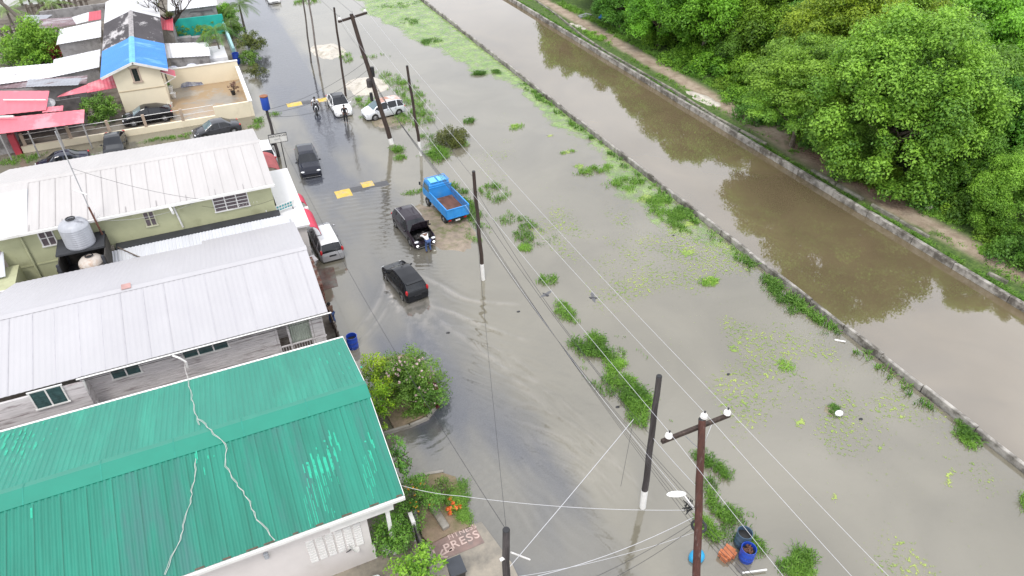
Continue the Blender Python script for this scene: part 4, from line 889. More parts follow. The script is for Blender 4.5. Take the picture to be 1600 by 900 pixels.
# pots, planters, tarpaulin
q = W(300, 132, .1)
tp_ = MB(); vs = []; n_ = 14
for i_ in range(n_+1):
    for j_ in range(n_+1):
        x = (i_/n_-.5)*2.1; y = (j_/n_-.5)*1.1
        hh_ = max(0, .75-abs(x+.35)*.75)*(1-min(1, abs(y)*1.7))+.28*(abs(x) < .95)*(abs(y) < .45)
        vs.append((q.x+x, q.y+y, .1+hh_+.07*mnoise.noise(Vector((x*4, y*4, 1)))))
tp_.add(vs, [(i_*(n_+1)+j_, (i_+1)*(n_+1)+j_, (i_+1)*(n_+1)+j_+1, i_*(n_+1)+j_+1) for i_ in range(n_) for j_ in range(n_)])
tag(tp_.build('tarpaulin', mat('grey_tarpaulin', (.33, .34, .37), .5, .3, 4, col2=(.12, .13, .2))), 'grey tarpaulin heaped against the cream yard wall', 'tarpaulin')
def pot(u, v, z, r, label, m=None, h_=None):
    q = W(u, v, z); h_ = h_ or r*1.7; mb = MB(); mb.lathe([(0, 0), (r*.7, 0), (r, h_), (r*1.1, h_), (r*1.1, h_*1.06), (r*.9, h_*1.06), (r*.85, h_*.85), (0, h_*.85)], c=(q.x, q.y, z), n=18)
    return tag(mb.build('plant_pot', m or m_white, smooth=True), label, 'plant pot')
pot(267, 143, .1, .28, 'white plant pot with a leafy plant beside the cream house corner'); pot(272, 152, .1, .24, 'white plant pot midway along the cream house side'); pot(267, 167, .1, .22, 'white plant pot right behind the parked black car')
pot(365, 148, .1, .2, 'dark pot holding a reddish shrub in the flooded yard corner', m_black)
# ---- yard walls of the cream house
yl = empty('yard_wall', (-5, 62.7, 0), label='long low cream street wall with slim posts and rail before the cream house', cat='yard wall')
mb = MB(); mb.bx(-15.2, 2.75, 62.62, 62.85, 0, .55); mb.build('base_wall', m_cream, yl)
mb = MB(); xe = W(333, 168, 1.25).x; mb.bx(xe, 2.75, 62.62, 62.85, .55, 1.35); mb.build('panel', m_cream, yl)
for k, (u, v) in enumerate(((34, 215), (106, 204), (167, 193), (224, 185), (283, 177))):
    x = PY(u, v, 62.73).x; MB().bx(x-.11, x+.11, 62.63, 62.83, .55, 1.6).build('post', mat('tan_post', (.40, .31, .24), .8), yl)
mb = MB(); mb.tube([(-15, 62.73, 1.5), (xe, 62.73, 1.5)], .025); mb.tube([(-15, 62.73, 1.05), (xe, 62.73, 1.05)], .015); mb.build('rail', m_white, yl)
y2 = empty('yard_wall', (3.0, 68, 0), label='cream side wall running along the flooded roadside from the street corner', cat='yard wall')
MB().bx(2.76, 2.98, 62.62, 72.3, -.2, 1.35).build('panel', m_cream, y2); MB().bx(2.70, 3.04, 62.6, 72.3, 1.35, 1.42).build('coping', m_white, y2)
y3 = empty('yard_wall', (0, 72.4, 0), label='tall cream back wall of the flooded yard behind the tarpaulin', cat='yard wall')
MB().bx(-3.6, 2.98, 72.35, 72.55, 0, 1.9).build('panel', m_cream, y3); MB().bx(-3.6, 3.04, 72.3, 72.6, 1.9, 1.97).build('coping', m_white, y3)
gp = empty('gate_pier', (-15.5, 62.7, 0), label='bright red gate pier at the left end of the cream wall', cat='gate')
MB().bx(-15.75, -15.3, 62.5, 63.0, 0, 1.7).build('pier', m_redr, gp)
gh = empty('grey_hut', (-18, 64, 0), label='grey rendered hut at the far left beside the red gate pier', cat='hut')
MB().bx(-22, -15.8, 62.9, 66, 0, 2.1).build('wall', m_conc_s, gh)
# ---- right of the cream house: white canopy roof, crates of white sacks
shed([(261, 91), (329, 87), (325, 66), (256, 68)], [2.5, 2.5, 2.8, 2.8], m_tinw, 'flat white roof right of the blue roof behind the cream wall')
ws = empty('white_shed', (1.8, 75.2, 0), label='white sheeted shed with a metal crate at the yard corner', cat='shed')
a_ = W(330, 88, 2); MB().bx(-.4, 2.3, 74, 78, 0, 1.9).build('wall', m_tinw, ws); MB().bx(.9, 1.9, 73.55, 73.95, .1, 1.6).build('crate', mat('white_wire_crate', (.5, .5, .5), .5, .3, 9), ws)
sk = empty('sheeted_stack', (-2, 73.8, 0), label='row of white sheeted goods along the back of the cream wall', cat='stack')
for k in range(2): MB().ell((-2.9+1.7*k, 73.5, .95), (.85, .45, .95)).build('sheet_cover', mat('blue_white_sheet', (.62, .64, .72), .7, .1, 3), sk, smooth=True)
# teal wall and grey block building
tw = empty('teal_wall', (0.5, 90, 0), label='bright teal yard wall with potted plants in front', cat='yard wall')
a_ = W(283, 60, .1); b_ = W(348, 50, .1)
a_ = W(283, 62, .1); b_ = W(349, 50, .1)
yt = (a_.y+b_.y)/2; m_teal = mat('teal_paint_wall', (.02, .42, .36), .6, .12, 1)
MB().bx(-1.9, 3.3, yt, yt+.2, 0, 2.2).build('panel', m_teal, tw)
MB().bx(3.1, 3.35, 78.5, yt, 0, 1.3).build('side_wall', mat('pale_teal', (.30, .50, .50), .7), tw)
gb = empty('grey_block_building', (0.5, 98, 0), label='grey block building with roofless top behind the teal wall', cat='building')
c_ = quadz([(276, 46), (338, 40), (331, 8), (276, 14)], [2.6]*4)
MB().bx(c_[0].x, c_[1].x, yt+1.2, c_[2].y, 0, 2.5).build('wall', m_conc_s, gb)
MB().bx(c_[0].x-.2, c_[1].x+.2, yt+1.0, c_[2].y+.2, 2.5, 2.6).build('roof', mat('grey_flat_roof', (.13, .12, .13), .8, .2, .6), gb)
shed([(249, 46), (271, 48), (270, 27), (249, 27)], [2.6]*4, m_redr, 'small red roof beside the bare tree', name='small_shed')
shed([(262, 18), (340, 8), (334, -14), (262, -14)], [3.0, 3.0, 3.4, 3.4], m_tinw, 'white roof at the top edge above the grey block building')
for k, (u, v, lab) in enumerate(((289, 64, 'grey concrete planter box nearest the bare tree'), (312, 63, 'grey concrete planter box in the middle before the teal wall'), (334, 61, 'grey concrete planter box nearest the road before the teal wall'))):
    q = W(u, v, .3); tag(MB().box((q.x, q.y, .4), (1.5, .8, .7), rz=.05).build('planter_box', m_conc_s), lab, 'planter')
q = W(340, 44, .1); tag(MB().lathe([(0, 0), (.35, 0), (.42, 1.0), (.5, 1.05), (0, 1.15)], c=(q.x, q.y, .1), n=14).build('clay_urn', mat('clay', (.2, .08, .05), .8)), 'dark clay urn by the teal wall corner', 'urn')
# far upper-left yards: fences, ruins
for k, (u, v, L, rz, lab) in enumerate(((95, 12, 7, .1, 'weathered timber fence among banana plants at the top edge'), (125, 24, 8, .12, 'grey block wall behind the patchwork tin roof'), (20, 55, 6, .3, 'broken timber frame at the left edge by the round bush'))):
    q = W(u, v, 1); rt = empty('yard_fence', (q.x, q.y, 0), label=lab, cat='fence')
    if k == 1: MB().box((q.x, q.y, 1.0), (L, .2, 2.0), rz=rz).build('panel', m_conc_s, rt)
    else:
        mb = MB()
        for j_ in range(12): mb.box((q.x+(j_-6)*L/12*math.cos(rz), q.y+(j_-6)*L/12*math.sin(rz), 1.0), (L/12*.6, .05, 1.8+.3*math.sin(j_*2.3)), rz=rz)
        mb.build('board', m_wood_dk, rt); mb = MB(); mb.box((q.x, q.y-.05, 1.5), (L, .06, .1), rz=rz); mb.build('rail', m_wood_dk, rt)
for u, v, w_, d_, rz, lab in ((20, 90, 3, 1.5, .3, 'heap of old boards below the broken timber frame'), (60, 92, 2, 1.2, .8, 'small heap of old boards under the round bush')):
    q = W(u, v, .2); mb = MB(); r_ = random.Random(u)
    for k in range(14): mb.box((q.x+r_.uniform(-w_, w_)/2, q.y+r_.uniform(-d_, d_)/2, .15+.05*k), (r_.uniform(1, 2.4), .14, .04), rz=r_.uniform(-1, 1)+rz, tilt=('Y', r_.uniform(-.15, .15)))
    tag(mb.build('timber_heap', m_wood_dk), lab, 'timber heap')
# ================================================================ VEHICLES
def paint(name, col, rough=.12, metal=0.0, coat=.12, **k): return mat('car_paint_'+name, col, rough, .06, 1.2, metal=metal, coat=coat, spec=.32 if max(col) < .1 else .5, **k)
m_cglass = mat('car_glass', (.012, .014, .018), .06, .2, 2)
m_cglassl = mat('car_glass_pale', (.10, .15, .17), .06, .2, 2)
m_tyre = mat('tyre_rubber', (.02, .02, .02), .8); m_rim = mat('alloy_rim', (.45, .45, .46), .3, metal=.6)
m_head = mat('headlamp_glass', (.75, .77, .8), .1); m_tail = mat('tail_lamp_red', (.45, .015, .02), .2)
m_plate = mat('number_plate_dark', (.02, .02, .025), .5); m_platel = mat('plate_marks', (.7, .7, .7), .5)
m_trim = mat('black_trim', (.02, .02, .022), .5)
def wheel(root, x, y, r, w=.2, side=1, rim=m_rim):
    Mx = Matrix.Rotation(R(90), 3, 'Y'); mb = MB()
    mb.lathe([(r*.62, -w/2), (r*.93, -w/2), (r, -w*.32), (r, w*.32), (r*.93, w/2), (r*.62, w/2), (r*.62, -w/2)], c=(x, y, r), n=28, M_=Mx)
    wh = empty('wheel', (0, 0, 0)); wh.parent = root
    t = mb.build('tyre', m_tyre, wh, smooth=True, world=False)
    mb = MB(); mb.lathe([(0, side*w*.28), (r*.12, side*w*.3), (r*.2, side*w*.2), (r*.62, side*w*.05)], c=(x, y, r), n=28, M_=Mx)
    for k in range(5):
        a = 2*math.pi*k/5; d = Vector((0, math.cos(a), math.sin(a))); p = Vector((x+side*w*.30, y, r))
        mb.tube([p+d*r*.1, p+d*r*.6], [r*.09, r*.07], n=6)
    mb.lathe([(r*.56, side*w*.34), (r*.64, side*w*.36), (r*.66, side*w*.2)], c=(x, y, r), n=28, M_=Mx)
    mb.build('rim', rim, wh, smooth=True, world=False)
def lerp_prof(pts):
    xs = [p[0] for p in pts]; zs = [p[1] for p in pts]
    return lambda y: float(np.interp(y, xs, zs))
def make_car(name, label, L=4.2, Wd=1.72, top=None, belt=None, ws=(0, 0), rw=(0, 0), sg=(0, 0), pillars=(), body=None, roof_m=None, wr=.32, cls=m_cglass, hood_open=False, tail='side', bottom=.22, plate_back=True, cat='car', rails=False, roof_label=None, wb=.60, mirrors=True, tumble=.16, group=None, spoiler=False, hood_m=None, smoothk=.05, front_label=None):
    rt = empty(name, (0, 0, 0), label=label, cat=cat, group=group)
    zt0, zb0 = lerp_prof(top), lerp_prof(belt); hL = L/2
    def zt(y): return sum(zt0(min(hL, max(-hL, y+d))) for d in (-smoothk, -smoothk/2, 0, smoothk/2, smoothk))/5
    def zb(y): return sum(zb0(y+d) for d in (-.1, 0, .1))/3
    yw = (-L*.5+ .17*L+.02, L*.5-.20*L+.02); yw = (-(wb*L)/2-.02*L, (wb*L)/2-.005*L)
    ys_ = set(np.round(np.arange(-hL, hL+.001, .07), 3)) | {ws[0], ws[1], rw[0], rw[1], sg[0], sg[1], hL} | {p for q in pillars for p in q}
    ys_ |= {-hL+.02, -hL+.05, hL-.02, hL-.05}
    ys_ = sorted(ys_); out = [ys_[0]]
    keyy = {ws[0], ws[1], rw[0], rw[1], sg[0], sg[1]} | {p for q in pillars for p in q}
    for y in ys_[1:]:
        if y-out[-1] < .012 and y not in keyy: continue
        out.append(y)
    ys_ = out; V = []; n = len(ys_)
    for y in ys_:
        e = max(0, (abs(y)-(hL-.55))/.55); cn = .20 if y > 0 else .13
        wq = Wd/2*(1-cn*e**2.6); T = zt(y); B = min(zb(y), T-.012)
        end = max(0, (abs(y)-(hL-.12))/.12); bot = bottom+.04*end
        arch = 0
        for w_ in yw:
            d = abs(y-w_); ra = wr+.055
            if d < ra: arch = max(arch, wr+math.sqrt(ra*ra-d*d))
        wt = wq*.95-tumble*1.0*max(0, T-B)/.5 if T-B > .02 else wq*.93
        sh = .06*(1-end)
        z0, z1, z2 = bot, bot+.09, (bot+B)*.52
        if arch: z0 = max(z0, arch-.02); z1 = max(z1, arch); z2 = max(z2, arch+.03)
        g = min(1, (T-B)/.12)
        half = [(wq*(.93 if not arch else .9), z0), (wq*.985, z1), (wq*1.0, z2), (wq*.99, max(z2+.02, B-.07)), (wq*.955, max(z2+.03, B)),
                (wt+.0, max(max(z2+.04, B+.003), T-.075*g)), (wt*.93, max(z2+.045, T-.022*g-.004)), (wt*.55, T+.004), (0, T+.014)]
        if end: half = [(x*(1-.05*end), z-(z-.5)*.05*end) for x, z in half]
        V += [(x, y, z) for x, z in half] + [(-x, y, z) for x, z in half[-2::-1]]
    m = 17; C = {'body': [], 'windscreen': [], 'rear_window': [], 'side_window': [], 'roof': [], 'bonnet': []}
    for i in range(n-1):
        ym = (ys_[i]+ys_[i+1])/2
        for j in range(m-1):
            jj = j if j < 8 else 15-j
            f = (i*m+j, i*m+j+1, (i+1)*m+j+1, (i+1)*m+j); c = 'body'
            if jj in (6, 7) and ws[0] < ym < ws[1]: c = 'windscreen'
            elif jj in (6, 7) and rw[0] < ym < rw[1]: c = 'rear_window'
            elif jj >= 6 and rw[1] < ym < ws[0] and roof_m: c = 'roof'
            elif jj in (6, 7) and ws[1] < ym < hL-.12 and (hood_open or hood_m): c = 'bonnet'
            elif jj == 4 and sg[0] < ym < sg[1] and not any(a < ym < b for a, b in pillars): c = 'side_window'
            C[c].append(f)
    for e_ in (0, n-1):   # end caps as strips
        for j in range(8):
            a, b, c_, d = e_*m+j, e_*m+j+1, e_*m+15-j, e_*m+16-j
            C['body'].append((a, b, c_, d) if b != c_ else (a, b, d))
    def part(nm, faces, mt, parent=rt, lift=0.0):
        idx = sorted({k for f in faces for k in f}); mp = {k: q for q, k in enumerate(idx)}
        mb = MB(); mb.add([V[k] for k in idx], [tuple(mp[k] for k in f) for f in faces]); return mb.build(nm, mt, parent, smooth=True, world=False)
    bd = part('body', C['body'], body)
    for nm in ('windscreen', 'rear_window'):
        if C[nm]: part(nm, C[nm], cls if nm == 'windscreen' else m_cglass)
    part('side_window', [f for f in C['side_window'] if V[f[0]][0] > 0], m_cglass); part('side_window', [f for f in C['side_window'] if V[f[0]][0] < 0], m_cglass)
    if C['roof']: 
        r_ = part('roof', C['roof'], roof_m); tag(r_, roof_label)
    mb = MB(); mb.bx(-Wd*.40, Wd*.40, -hL+.25, hL-.3, bottom+.02, .62 if not hood_open else .5); mb.build('underbody', m_trim, rt, world=False)
    if C['bonnet'] and not hood_open: part('bonnet', C['bonnet'], hood_m or body)
    if hood_open:
        pc = (ws[1]+.04); zc = zt(pc)+.02; ang = R(62); Lh = hL-.15-pc
        mb = MB(); v = []
        for i_ in range(9):
            s_ = i_/8*Lh
            for j_ in range(9):
                x = (j_/8-.5)*Wd*.8*(1-.1*(i_/8)**2); v.append((x, pc+s_*math.cos(ang), zc+s_*math.sin(ang)+.05*(1-(2*j_/8-1)**2)))
        fs = [(i_*9+j_, i_*9+j_+1, (i_+1)*9+j_+1, (i_+1)*9+j_) for i_ in range(8) for j_ in range(8)]
        mb.add(v, fs); b_ = mb.build('bonnet', body, rt, smooth=True, world=False); so2 = b_.modifiers.new('s', 'SOLIDIFY'); so2.thickness = .03; tag(b_, 'raised bonnet')
        eb = MB(); r_ = random.Random(3)
        eb.bx(-.3, .3, pc+.15, hL-.45, .5, .78); eb.bx(.35, .55, pc+.3, pc+.6, .5, .82); eb.bx(-.6, -.4, pc+.2, pc+.5, .5, .8); eb.tube([(-.5, hL-.4, .78), (0, hL-.38, .8), (.5, hL-.4, .78)], .04); eb.tube([(.2, pc+.2, .84), (.45, pc+.5, .84), (.3, hL-.4, .8)], .035)
        eb.build('engine', mat('engine_grime', (.035, .033, .033), .5, .5, 8), rt, world=False)
    for sx in (-1, 1):
        for w_ in yw: wheel(rt, sx*(Wd/2-.10), w_, wr, .2, sx)
        # lamps
        zf = zt(hL-.18)-.12; xe = Wd/2*.72
        mb = MB(); mb.ell((sx*xe, hL-.13, zf), (.17, .10, .075), 14, 8); mb.build('headlight', m_head, rt, smooth=True, world=False)
        if tail == 'tall': mb = MB(); mb.ell((sx*Wd/2*.84, -hL+.10, .98), (.09, .10, .20), 12, 8)
        else: mb = MB(); mb.ell((sx*Wd/2*.80, -hL+.08, .84), (.15, .10, .09), 12, 8)
        mb.build('tail_light', m_tail, rt, smooth=True, world=False)
        if mirrors:
            zz = zb(ws[1]-.2)+.08; mb = MB(); mb.ell((sx*(Wd/2+.08), ws[1]-.28, zz), (.10, .06, .07), 10, 6); mb.tube([(sx*(Wd/2-.06), ws[1]-.26, zz-.04), (sx*(Wd/2+.04), ws[1]-.27, zz-.02)], .025); mb.build('wing_mirror', body, rt, smooth=True, world=False)
        if rails:
            yy = np.linspace(rw[1]+.15, ws[0]-.15, 6); mb = MB(); mb.tube([(sx*(Wd*.5-tumble*1.05-.06), y, zt(y)+.03) for y in yy], .022); mb.build('roof_rail', m_rim, rt, smooth=True, world=False)
        # door handles
        zz = zb(0)-.09
        hb_ = MB(); 
        for y in (-.15, -.95): hb_.bx(sx*Wd/2*.985, sx*(Wd/2+.02), y-.09, y+.09, zz-.015, zz+.015)
        hb_.build('door_trim', m_trim, rt, world=False)
    mb = MB(); mb.bx(-.26, .26, -hL-.012, -hL+.02, .56, .70) if tail == 'side' else mb.bx(-.24, .24, -hL-.012, -hL+.02, .60, .72); mb.build('number_plate', m_plate, rt, world=False)
    mb = MB(); mb.bx(-.45, .45, hL-.03, hL+.006, bottom+.1, bottom+.2); mb.bx(-.35, .35, hL-.05, hL-.006, zt(hL-.03)-.13, zt(hL-.03)-.05); mb.build('grille', m_trim, rt, world=False)
    mb = MB(); mb.bx(-.7, .7, hL-.02, hL+.012, bottom-.0, bottom+.03); mb.build('bumper_strip', m_rim, rt, world=False)
    if spoiler: mb = MB(); mb.slab([(-Wd*.32, rw[1]-.16, zt(rw[1])+.03), (Wd*.32, rw[1]-.16, zt(rw[1])+.03), (Wd*.32, rw[1]+.1, zt(rw[1])+.03), (-Wd*.32, rw[1]+.1, zt(rw[1])+.03)], .03); mb.build('spoiler', body, rt, world=False)
    return rt
HATCH = dict(top=[(-2.1, .55), (-2.08, .95), (-1.95, 1.05), (-1.62, 1.44), (-.9, 1.52), (.0, 1.53), (.38, 1.47), (1.15, 1.02), (1.7, .90), (2.0, .72), (2.1, .5)],
             belt=[(-2.1, .9), (-1.2, .98), (1.0, .90), (2.1, .7)], ws=(.38, 1.15), rw=(-2.0, -1.62), sg=(-1.5, .95), pillars=((-.28, -.18), (-1.2, -1.1), (.62, .67)))
def scaled(P, k): 
    Q = dict(P)
    for a in ('top', 'belt'): Q[a] = [(x*k, z) for x, z in P[a]]
    for a in ('ws', 'rw', 'sg'): Q[a] = tuple(round(x*k, 4) for x in P[a])
    Q['pillars'] = tuple(tuple(round(x*k, 4) for x in p) for p in P['pillars']); return Q
SUV = dict(top=[(-2.3, .55), (-2.27, 1.0), (-2.15, 1.1), (-1.85, 1.55), (-1.2, 1.66), (.0, 1.67), (.4, 1.6), (1.15, 1.12), (1.9, 1.0), (2.2, .82), (2.3, .55)],
           belt=[(-2.3, 1.0), (-1.4, 1.08), (1.0, 1.0), (2.3, .8)], ws=(.4, 1.15), rw=(-2.18, -1.85), sg=(-1.9, .95), pillars=((-.35, -.24), (-1.35, -1.24), (.62, .67)))
MPV = dict(top=[(-2.15, .55), (-2.12, 1.0), (-2.05, 1.08), (-1.86, 1.50), (-1.4, 1.60), (.2, 1.60), (.6, 1.52), (1.35, 1.05), (1.8, .92), (2.05, .76), (2.15, .5)],
           belt=[(-2.15, .95), (-1.2, .98), (1.2, .92), (2.15, .72)], ws=(.6, 1.35), rw=(-2.1, -1.86), sg=(-1.95, 1.15), pillars=((-.3, -.2), (-1.3, -1.2), (.75, .80)))
SEDAN = dict(top=[(-2.25, .55), (-2.22, .9), (-1.7, 1.0), (-1.45, 1.05), (-.8, 1.40), (.0, 1.45), (.4, 1.40), (1.15, .98), (1.85, .86), (2.15, .7), (2.25, .5)],
             belt=[(-2.25, .85), (-1.2, .95), (1.0, .88), (2.25, .68)], ws=(.4, 1.15), rw=(-1.45, -.8), sg=(-1.25, .95), pillars=((-.28, -.18), (.62, .67)))
def place(rt, u, v, rz, z=0.0, dx=0, dy=0, pz=None):
    p = W(u, v, .0 if pz is None else pz); rt.location = (p.x+dx, p.y+dy, z); rt.rotation_euler = (0, 0, rz); return rt
def place_xy(rt, x, y, rz, z=0, s=None):
    rt.location = (x, y, z); rt.rotation_euler = (0, 0, rz); s = s or (.93 if 'car' in rt.name else 1); rt.scale = (s, s, s); return rt
pb = paint('black', (.010, .011, .014)); pw = paint('white', (.78, .78, .78), coat=.3); ps = paint('silver', (.42, .42, .44), .3, .5); pn = paint('navy_black', (.014, .016, .026)); pm = paint('plum_black', (.022, .016, .024))
# driving hatchback
place_xy(make_car('parked_car', 'x', 4.2, 1.74, body=pb, tail='tall', spoiler=True, **HATCH), 7.72, 32.75, R(8), -.12, .9)
c = [o for o in bpy.data.objects if o.get('label') == 'x'][0]; c.name = 'moving_car'; c['label'] = 'black hatchback driving through the floodwater with red tail lights and a wake'
# dark wagon facing the camera
place_xy(make_car('parked_car', 'dark blue black estate car standing in the flood facing the camera, near the white sign', 4.4, 1.74, body=pn, rails=False, **scaled(SUV | {'top': [(x, z*.93) for x, z in SUV['top']], 'belt': [(x, z*.93) for x, z in SUV['belt']]}, .95)), 5.45, 50.7, R(176), -.1)
# black car with raised bonnet
place_xy(make_car('parked_car', 'plum black car with its bonnet raised beside the blue truck', 4.5, 1.76, body=pm, rails=True, hood_open=True, **scaled(SUV | {'top': [(x, z*.92) for x, z in SUV['top']], 'belt': [(x, z*.92) for x, z in SUV['belt']]}, .98)), 9.98, 38.0, R(185), -.02, .92)
# silver people carrier
place_xy(make_car('parked_car', 'silver people carrier with white roof parked at the red awnings', 4.3, 1.72, body=ps, roof_m=pw, tail='tall', **MPV), 4.28, 38.9, R(2), -.1)
# white hatch, dark roof
place_xy(make_car('parked_car', 'white car with a large black glass roof beside the motorcycle', 4.3, 1.76, body=pw, roof_m=m_cglass, roof_label='black glass roof', **(scaled(SEDAN | {'rw': (-1.95, -1.0), 'top': [(-2.25, .55), (-2.22, .95), (-1.95, 1.05), (-1.0, 1.46), (.0, 1.5), (.4, 1.42), (1.15, .98), (1.85, .86), (2.15, .7), (2.25, .5)]}, .955))), 10.3, 61.0, R(180), -.12)
# white hatch, rusty roof, seen from the side
place_xy(make_car('parked_car', 'white silver hatchback with a rust-stained roof behind the leaning pole', 4.0, 1.72, body=paint('pearl', (.66, .68, .72), coat=.3), cls=m_cglassl, roof_m=mat('rusting_roof_paint', (.66, .62, .60), .5, .1, 1, col2=(.40, .17, .10), patch=(.42, .55)), roof_label='rust stained roof', **scaled(MPV, .93)), 13.6, 58.0, R(97), -.05)
# car cut off by top edge
place_xy(make_car('parked_car', 'white car on the far road at the top edge', 4.3, 1.76, body=pw, **scaled(SEDAN, .955)), 10.55, 101.2, R(180), -.12)
# black car in the cream yard
place_xy(make_car('parked_car', 'black car parked in the cream house yard behind the low wall', 4.4, 1.76, body=pb, cls=m_cglassl, **scaled(SEDAN | {'top': [(-2.25, .55), (-2.22, 1.0), (-1.9, 1.12), (-1.1, 1.42), (.0, 1.5), (.4, 1.42), (1.15, 1.0), (1.85, .88), (2.15, .7), (2.25, .5)], 'rw': (-1.95, -1.1)}, .98)), -5.7, 65.1, R(92), .08)
# cars in the side street
place_xy(make_car('parked_car', 'dark grey car facing the camera in the side street against the low wall', 4.2, 1.7, body=paint('dark_grey', (.03, .032, .036)), **scaled(SEDAN, .93)), -8.35, 60.5, R(178), -.15)
place_xy(make_car('parked_car', 'grey car parked lengthways in the side street near the corner', 4.4, 1.7, body=paint('mid_grey', (.05, .052, .06)), cls=m_cglassl, tail='side', **scaled(SEDAN, .98)), -.45, 60.2, R(97), -.15, .88)
place_xy(make_car('parked_car', 'dark blue car mostly hidden behind the pale metal roof ridge', 4.2, 1.7, body=paint('deep_blue', (.015, .018, .035)), **scaled(SEDAN, .93)), -12.0, 58.6, R(95), -.15)
# white van tops: by the canopy and at the lower edge
place_xy(make_car('parked_car', 'white car nose showing between grey roof corner and black pole', 4.2, 1.7, body=pw, **scaled(HATCH, 1.0)), 2.55, 53.6, R(0), .02)
pv = W(552, 905, 1.2)
place_xy(make_car('parked_car', 'white car parked in the front yard at the bottom edge', 4.2, 1.7, body=pw, **HATCH), -.45, 13.55, R(-72), .07)
# ---------------- blue truck (front towards +y)
bt = empty('tipper_truck', (0, 0, 0), label='small bright blue tipper truck with an empty rusty-floored bed', cat='truck')
m_tb = mat('truck_blue', (.035, .27, .66), .45, .15, 1.5, col2=(.10, .34, .62), patch=(.6, .75)); m_rustf = mat('rusty_bed_floor', (.14, .065, .045), .85, .4, 3, col2=(.3, .2, .16), patch=(.55, .7), stretch=(1, .4, 1))
mb = MB(); mb.xprism([(.95, .75), (2.42, .62), (2.5, .95), (2.42, 1.25), (2.08, 1.98), (1.95, 2.08), (1.12, 2.08), (.98, 1.98)], -.80, .80); cab = mb.build('cab', m_tb, bt, world=False, bevel=.05)
for sx in (-1, 1):
    mb = MB(); mb.add([(sx*.815, 1.2, 1.35), (sx*.815, 2.2, 1.35), (sx*.815, 1.98, 1.88), (sx*.815, 1.2, 1.88)], [(0, 1, 2, 3)]); mb.build('side_window', m_cglassl, cab, world=False)
    mb = MB(); mb.tube([(sx*.82, 2.25, 1.4), (sx*1.0, 2.4, 1.5), (sx*1.0, 2.4, 1.7)], .02); mb.bx(sx*.95, sx*1.07, 2.38, 2.42, 1.5, 1.75); mb.build('wing_mirror', m_trim, cab, world=False)
mb = MB(); mb.slab([(-.72, 2.40, 1.32), (.72, 2.40, 1.32), (.68, 2.12, 1.93), (-.68, 2.12, 1.93)], .02); mb.build('windscreen', m_cglass, cab, world=False)
mb = MB(); mb.slab([(-.62, 1.05, 2.14), (-.06, 1.05, 2.14), (-.06, 1.85, 2.16), (-.62, 1.85, 2.16)], .05); mb.slab([(.06, 1.05, 2.14), (.62, 1.05, 2.14), (.62, 1.85, 2.16), (.06, 1.85, 2.16)], .05); mb.build('roof_panel', mat('truck_pale_blue', (.16, .52, .68), .4), cab, world=False)
mb = MB()
for p, q in (((-.78, 1.0), (.78, 1.0)), ((-.78, 1.92), (.78, 1.92)), ((-.78, 1.0), (-.78, 1.92)), ((.78, 1.0), (.78, 1.92)), ((0, 1.0), (0, 1.92))): mb.tube([(*p, 2.19), (*q, 2.19)], .028)
mb.build('roof_rack', m_tb, cab, world=False)
mb = MB(); mb.bx(-.45, .45, .935, .955, 1.5, 1.85); mb.build('rear_window', m_cglass, cab, world=False)
bed = empty('tipper_bed', (0, 0, 0)); bed.parent = bt
zf, zs = .92, 1.48
mb = MB(); mb.bx(-.86, .86, -2.05, .86, zf-.08, zf); mb.build('bed_floor', m_rustf, bed, world=False)
for nm, a in (('side_board', (-.90, -.86)), ('side_board', (.86, .90))):
    mb = MB(); mb.bx(a[0], a[1], -2.05, .86, zf-.1, zs+.05)
    for k in range(5): mb.bx(a[0]-.02 if a[0] < 0 else a[0], a[1] if a[0] < 0 else a[1]+.02, -2.05+k*.71, -1.99+k*.71, zf-.1, zs+.05)
    mb.bx(a[0]-.02, a[1]+.02, -2.07, .88, zs+.05, zs+.1); mb.build(nm, m_tb, bed, world=False)
mb = MB(); mb.bx(-.86, .86, -2.09, -2.05, zf-.12, zs); mb.bx(-.9, .9, -2.12, -2.04, zs, zs+.06); mb.bx(-.9, .9, -2.12, -2.05, zf-.16, zf-.08)
for x in (-.86, -.3, .3, .86): mb.bx(x-.03, x+.03, -2.12, -2.05, zf-.12, zs)
mb.build('tailgate', m_tb, bed, world=False)
mb = MB(); mb.bx(-.86, .86, .82, .86, zf, zs+.35); mb.bx(-.9, .9, .80, .88, zs+.35, zs+.42); mb.build('headboard', m_tb, bed, world=False)
mb = MB(); mb.bx(-.4, -.28, -1.95, 2.1, .55, .75); mb.bx(.28, .4, -1.95, 2.1, .55, .75); mb.bx(-.7, .7, -1.98, -1.9, .45, .62); mb.build('chassis', m_trim, bt, world=False)
for sx in (-1, 1):
    wheel(bt, sx*.72, -1.25, .36, .24, sx, m_rim); wheel(bt, sx*.72, 1.65, .36, .22, sx, m_rim); MB().bx(sx*.5, sx*.72, -2.0, -1.96, .5, .62).build('tail_light', m_tail, bt, world=False)
MB().bx(-.18, .18, -2.02, -1.97, .42, .54).build('number_plate', m_platel, bt, world=False)
place_xy(bt, 12.9, 39.6, R(5), .02, .94)
# hood-open car's lit fog lamps
m_lit = bpy.data.materials.new('lit_lamp'); m_lit.use_nodes = True; m_lit.node_tree.nodes['Principled BSDF'].inputs['Emission Color'].default_value = (1, 1, .95, 1); m_lit.node_tree.nodes['Principled BSDF'].inputs['Emission Strength'].default_value = 3
pc_ = [o for o in bpy.data.objects if 'bonnet raised' in o.get('label', '')][0]
for sx in (-1, 1): MB().ell((sx*.62, 2.24, .42), (.09, .05, .07), 12, 8).build('fog_lamp', m_lit, pc_, smooth=True, world=False)

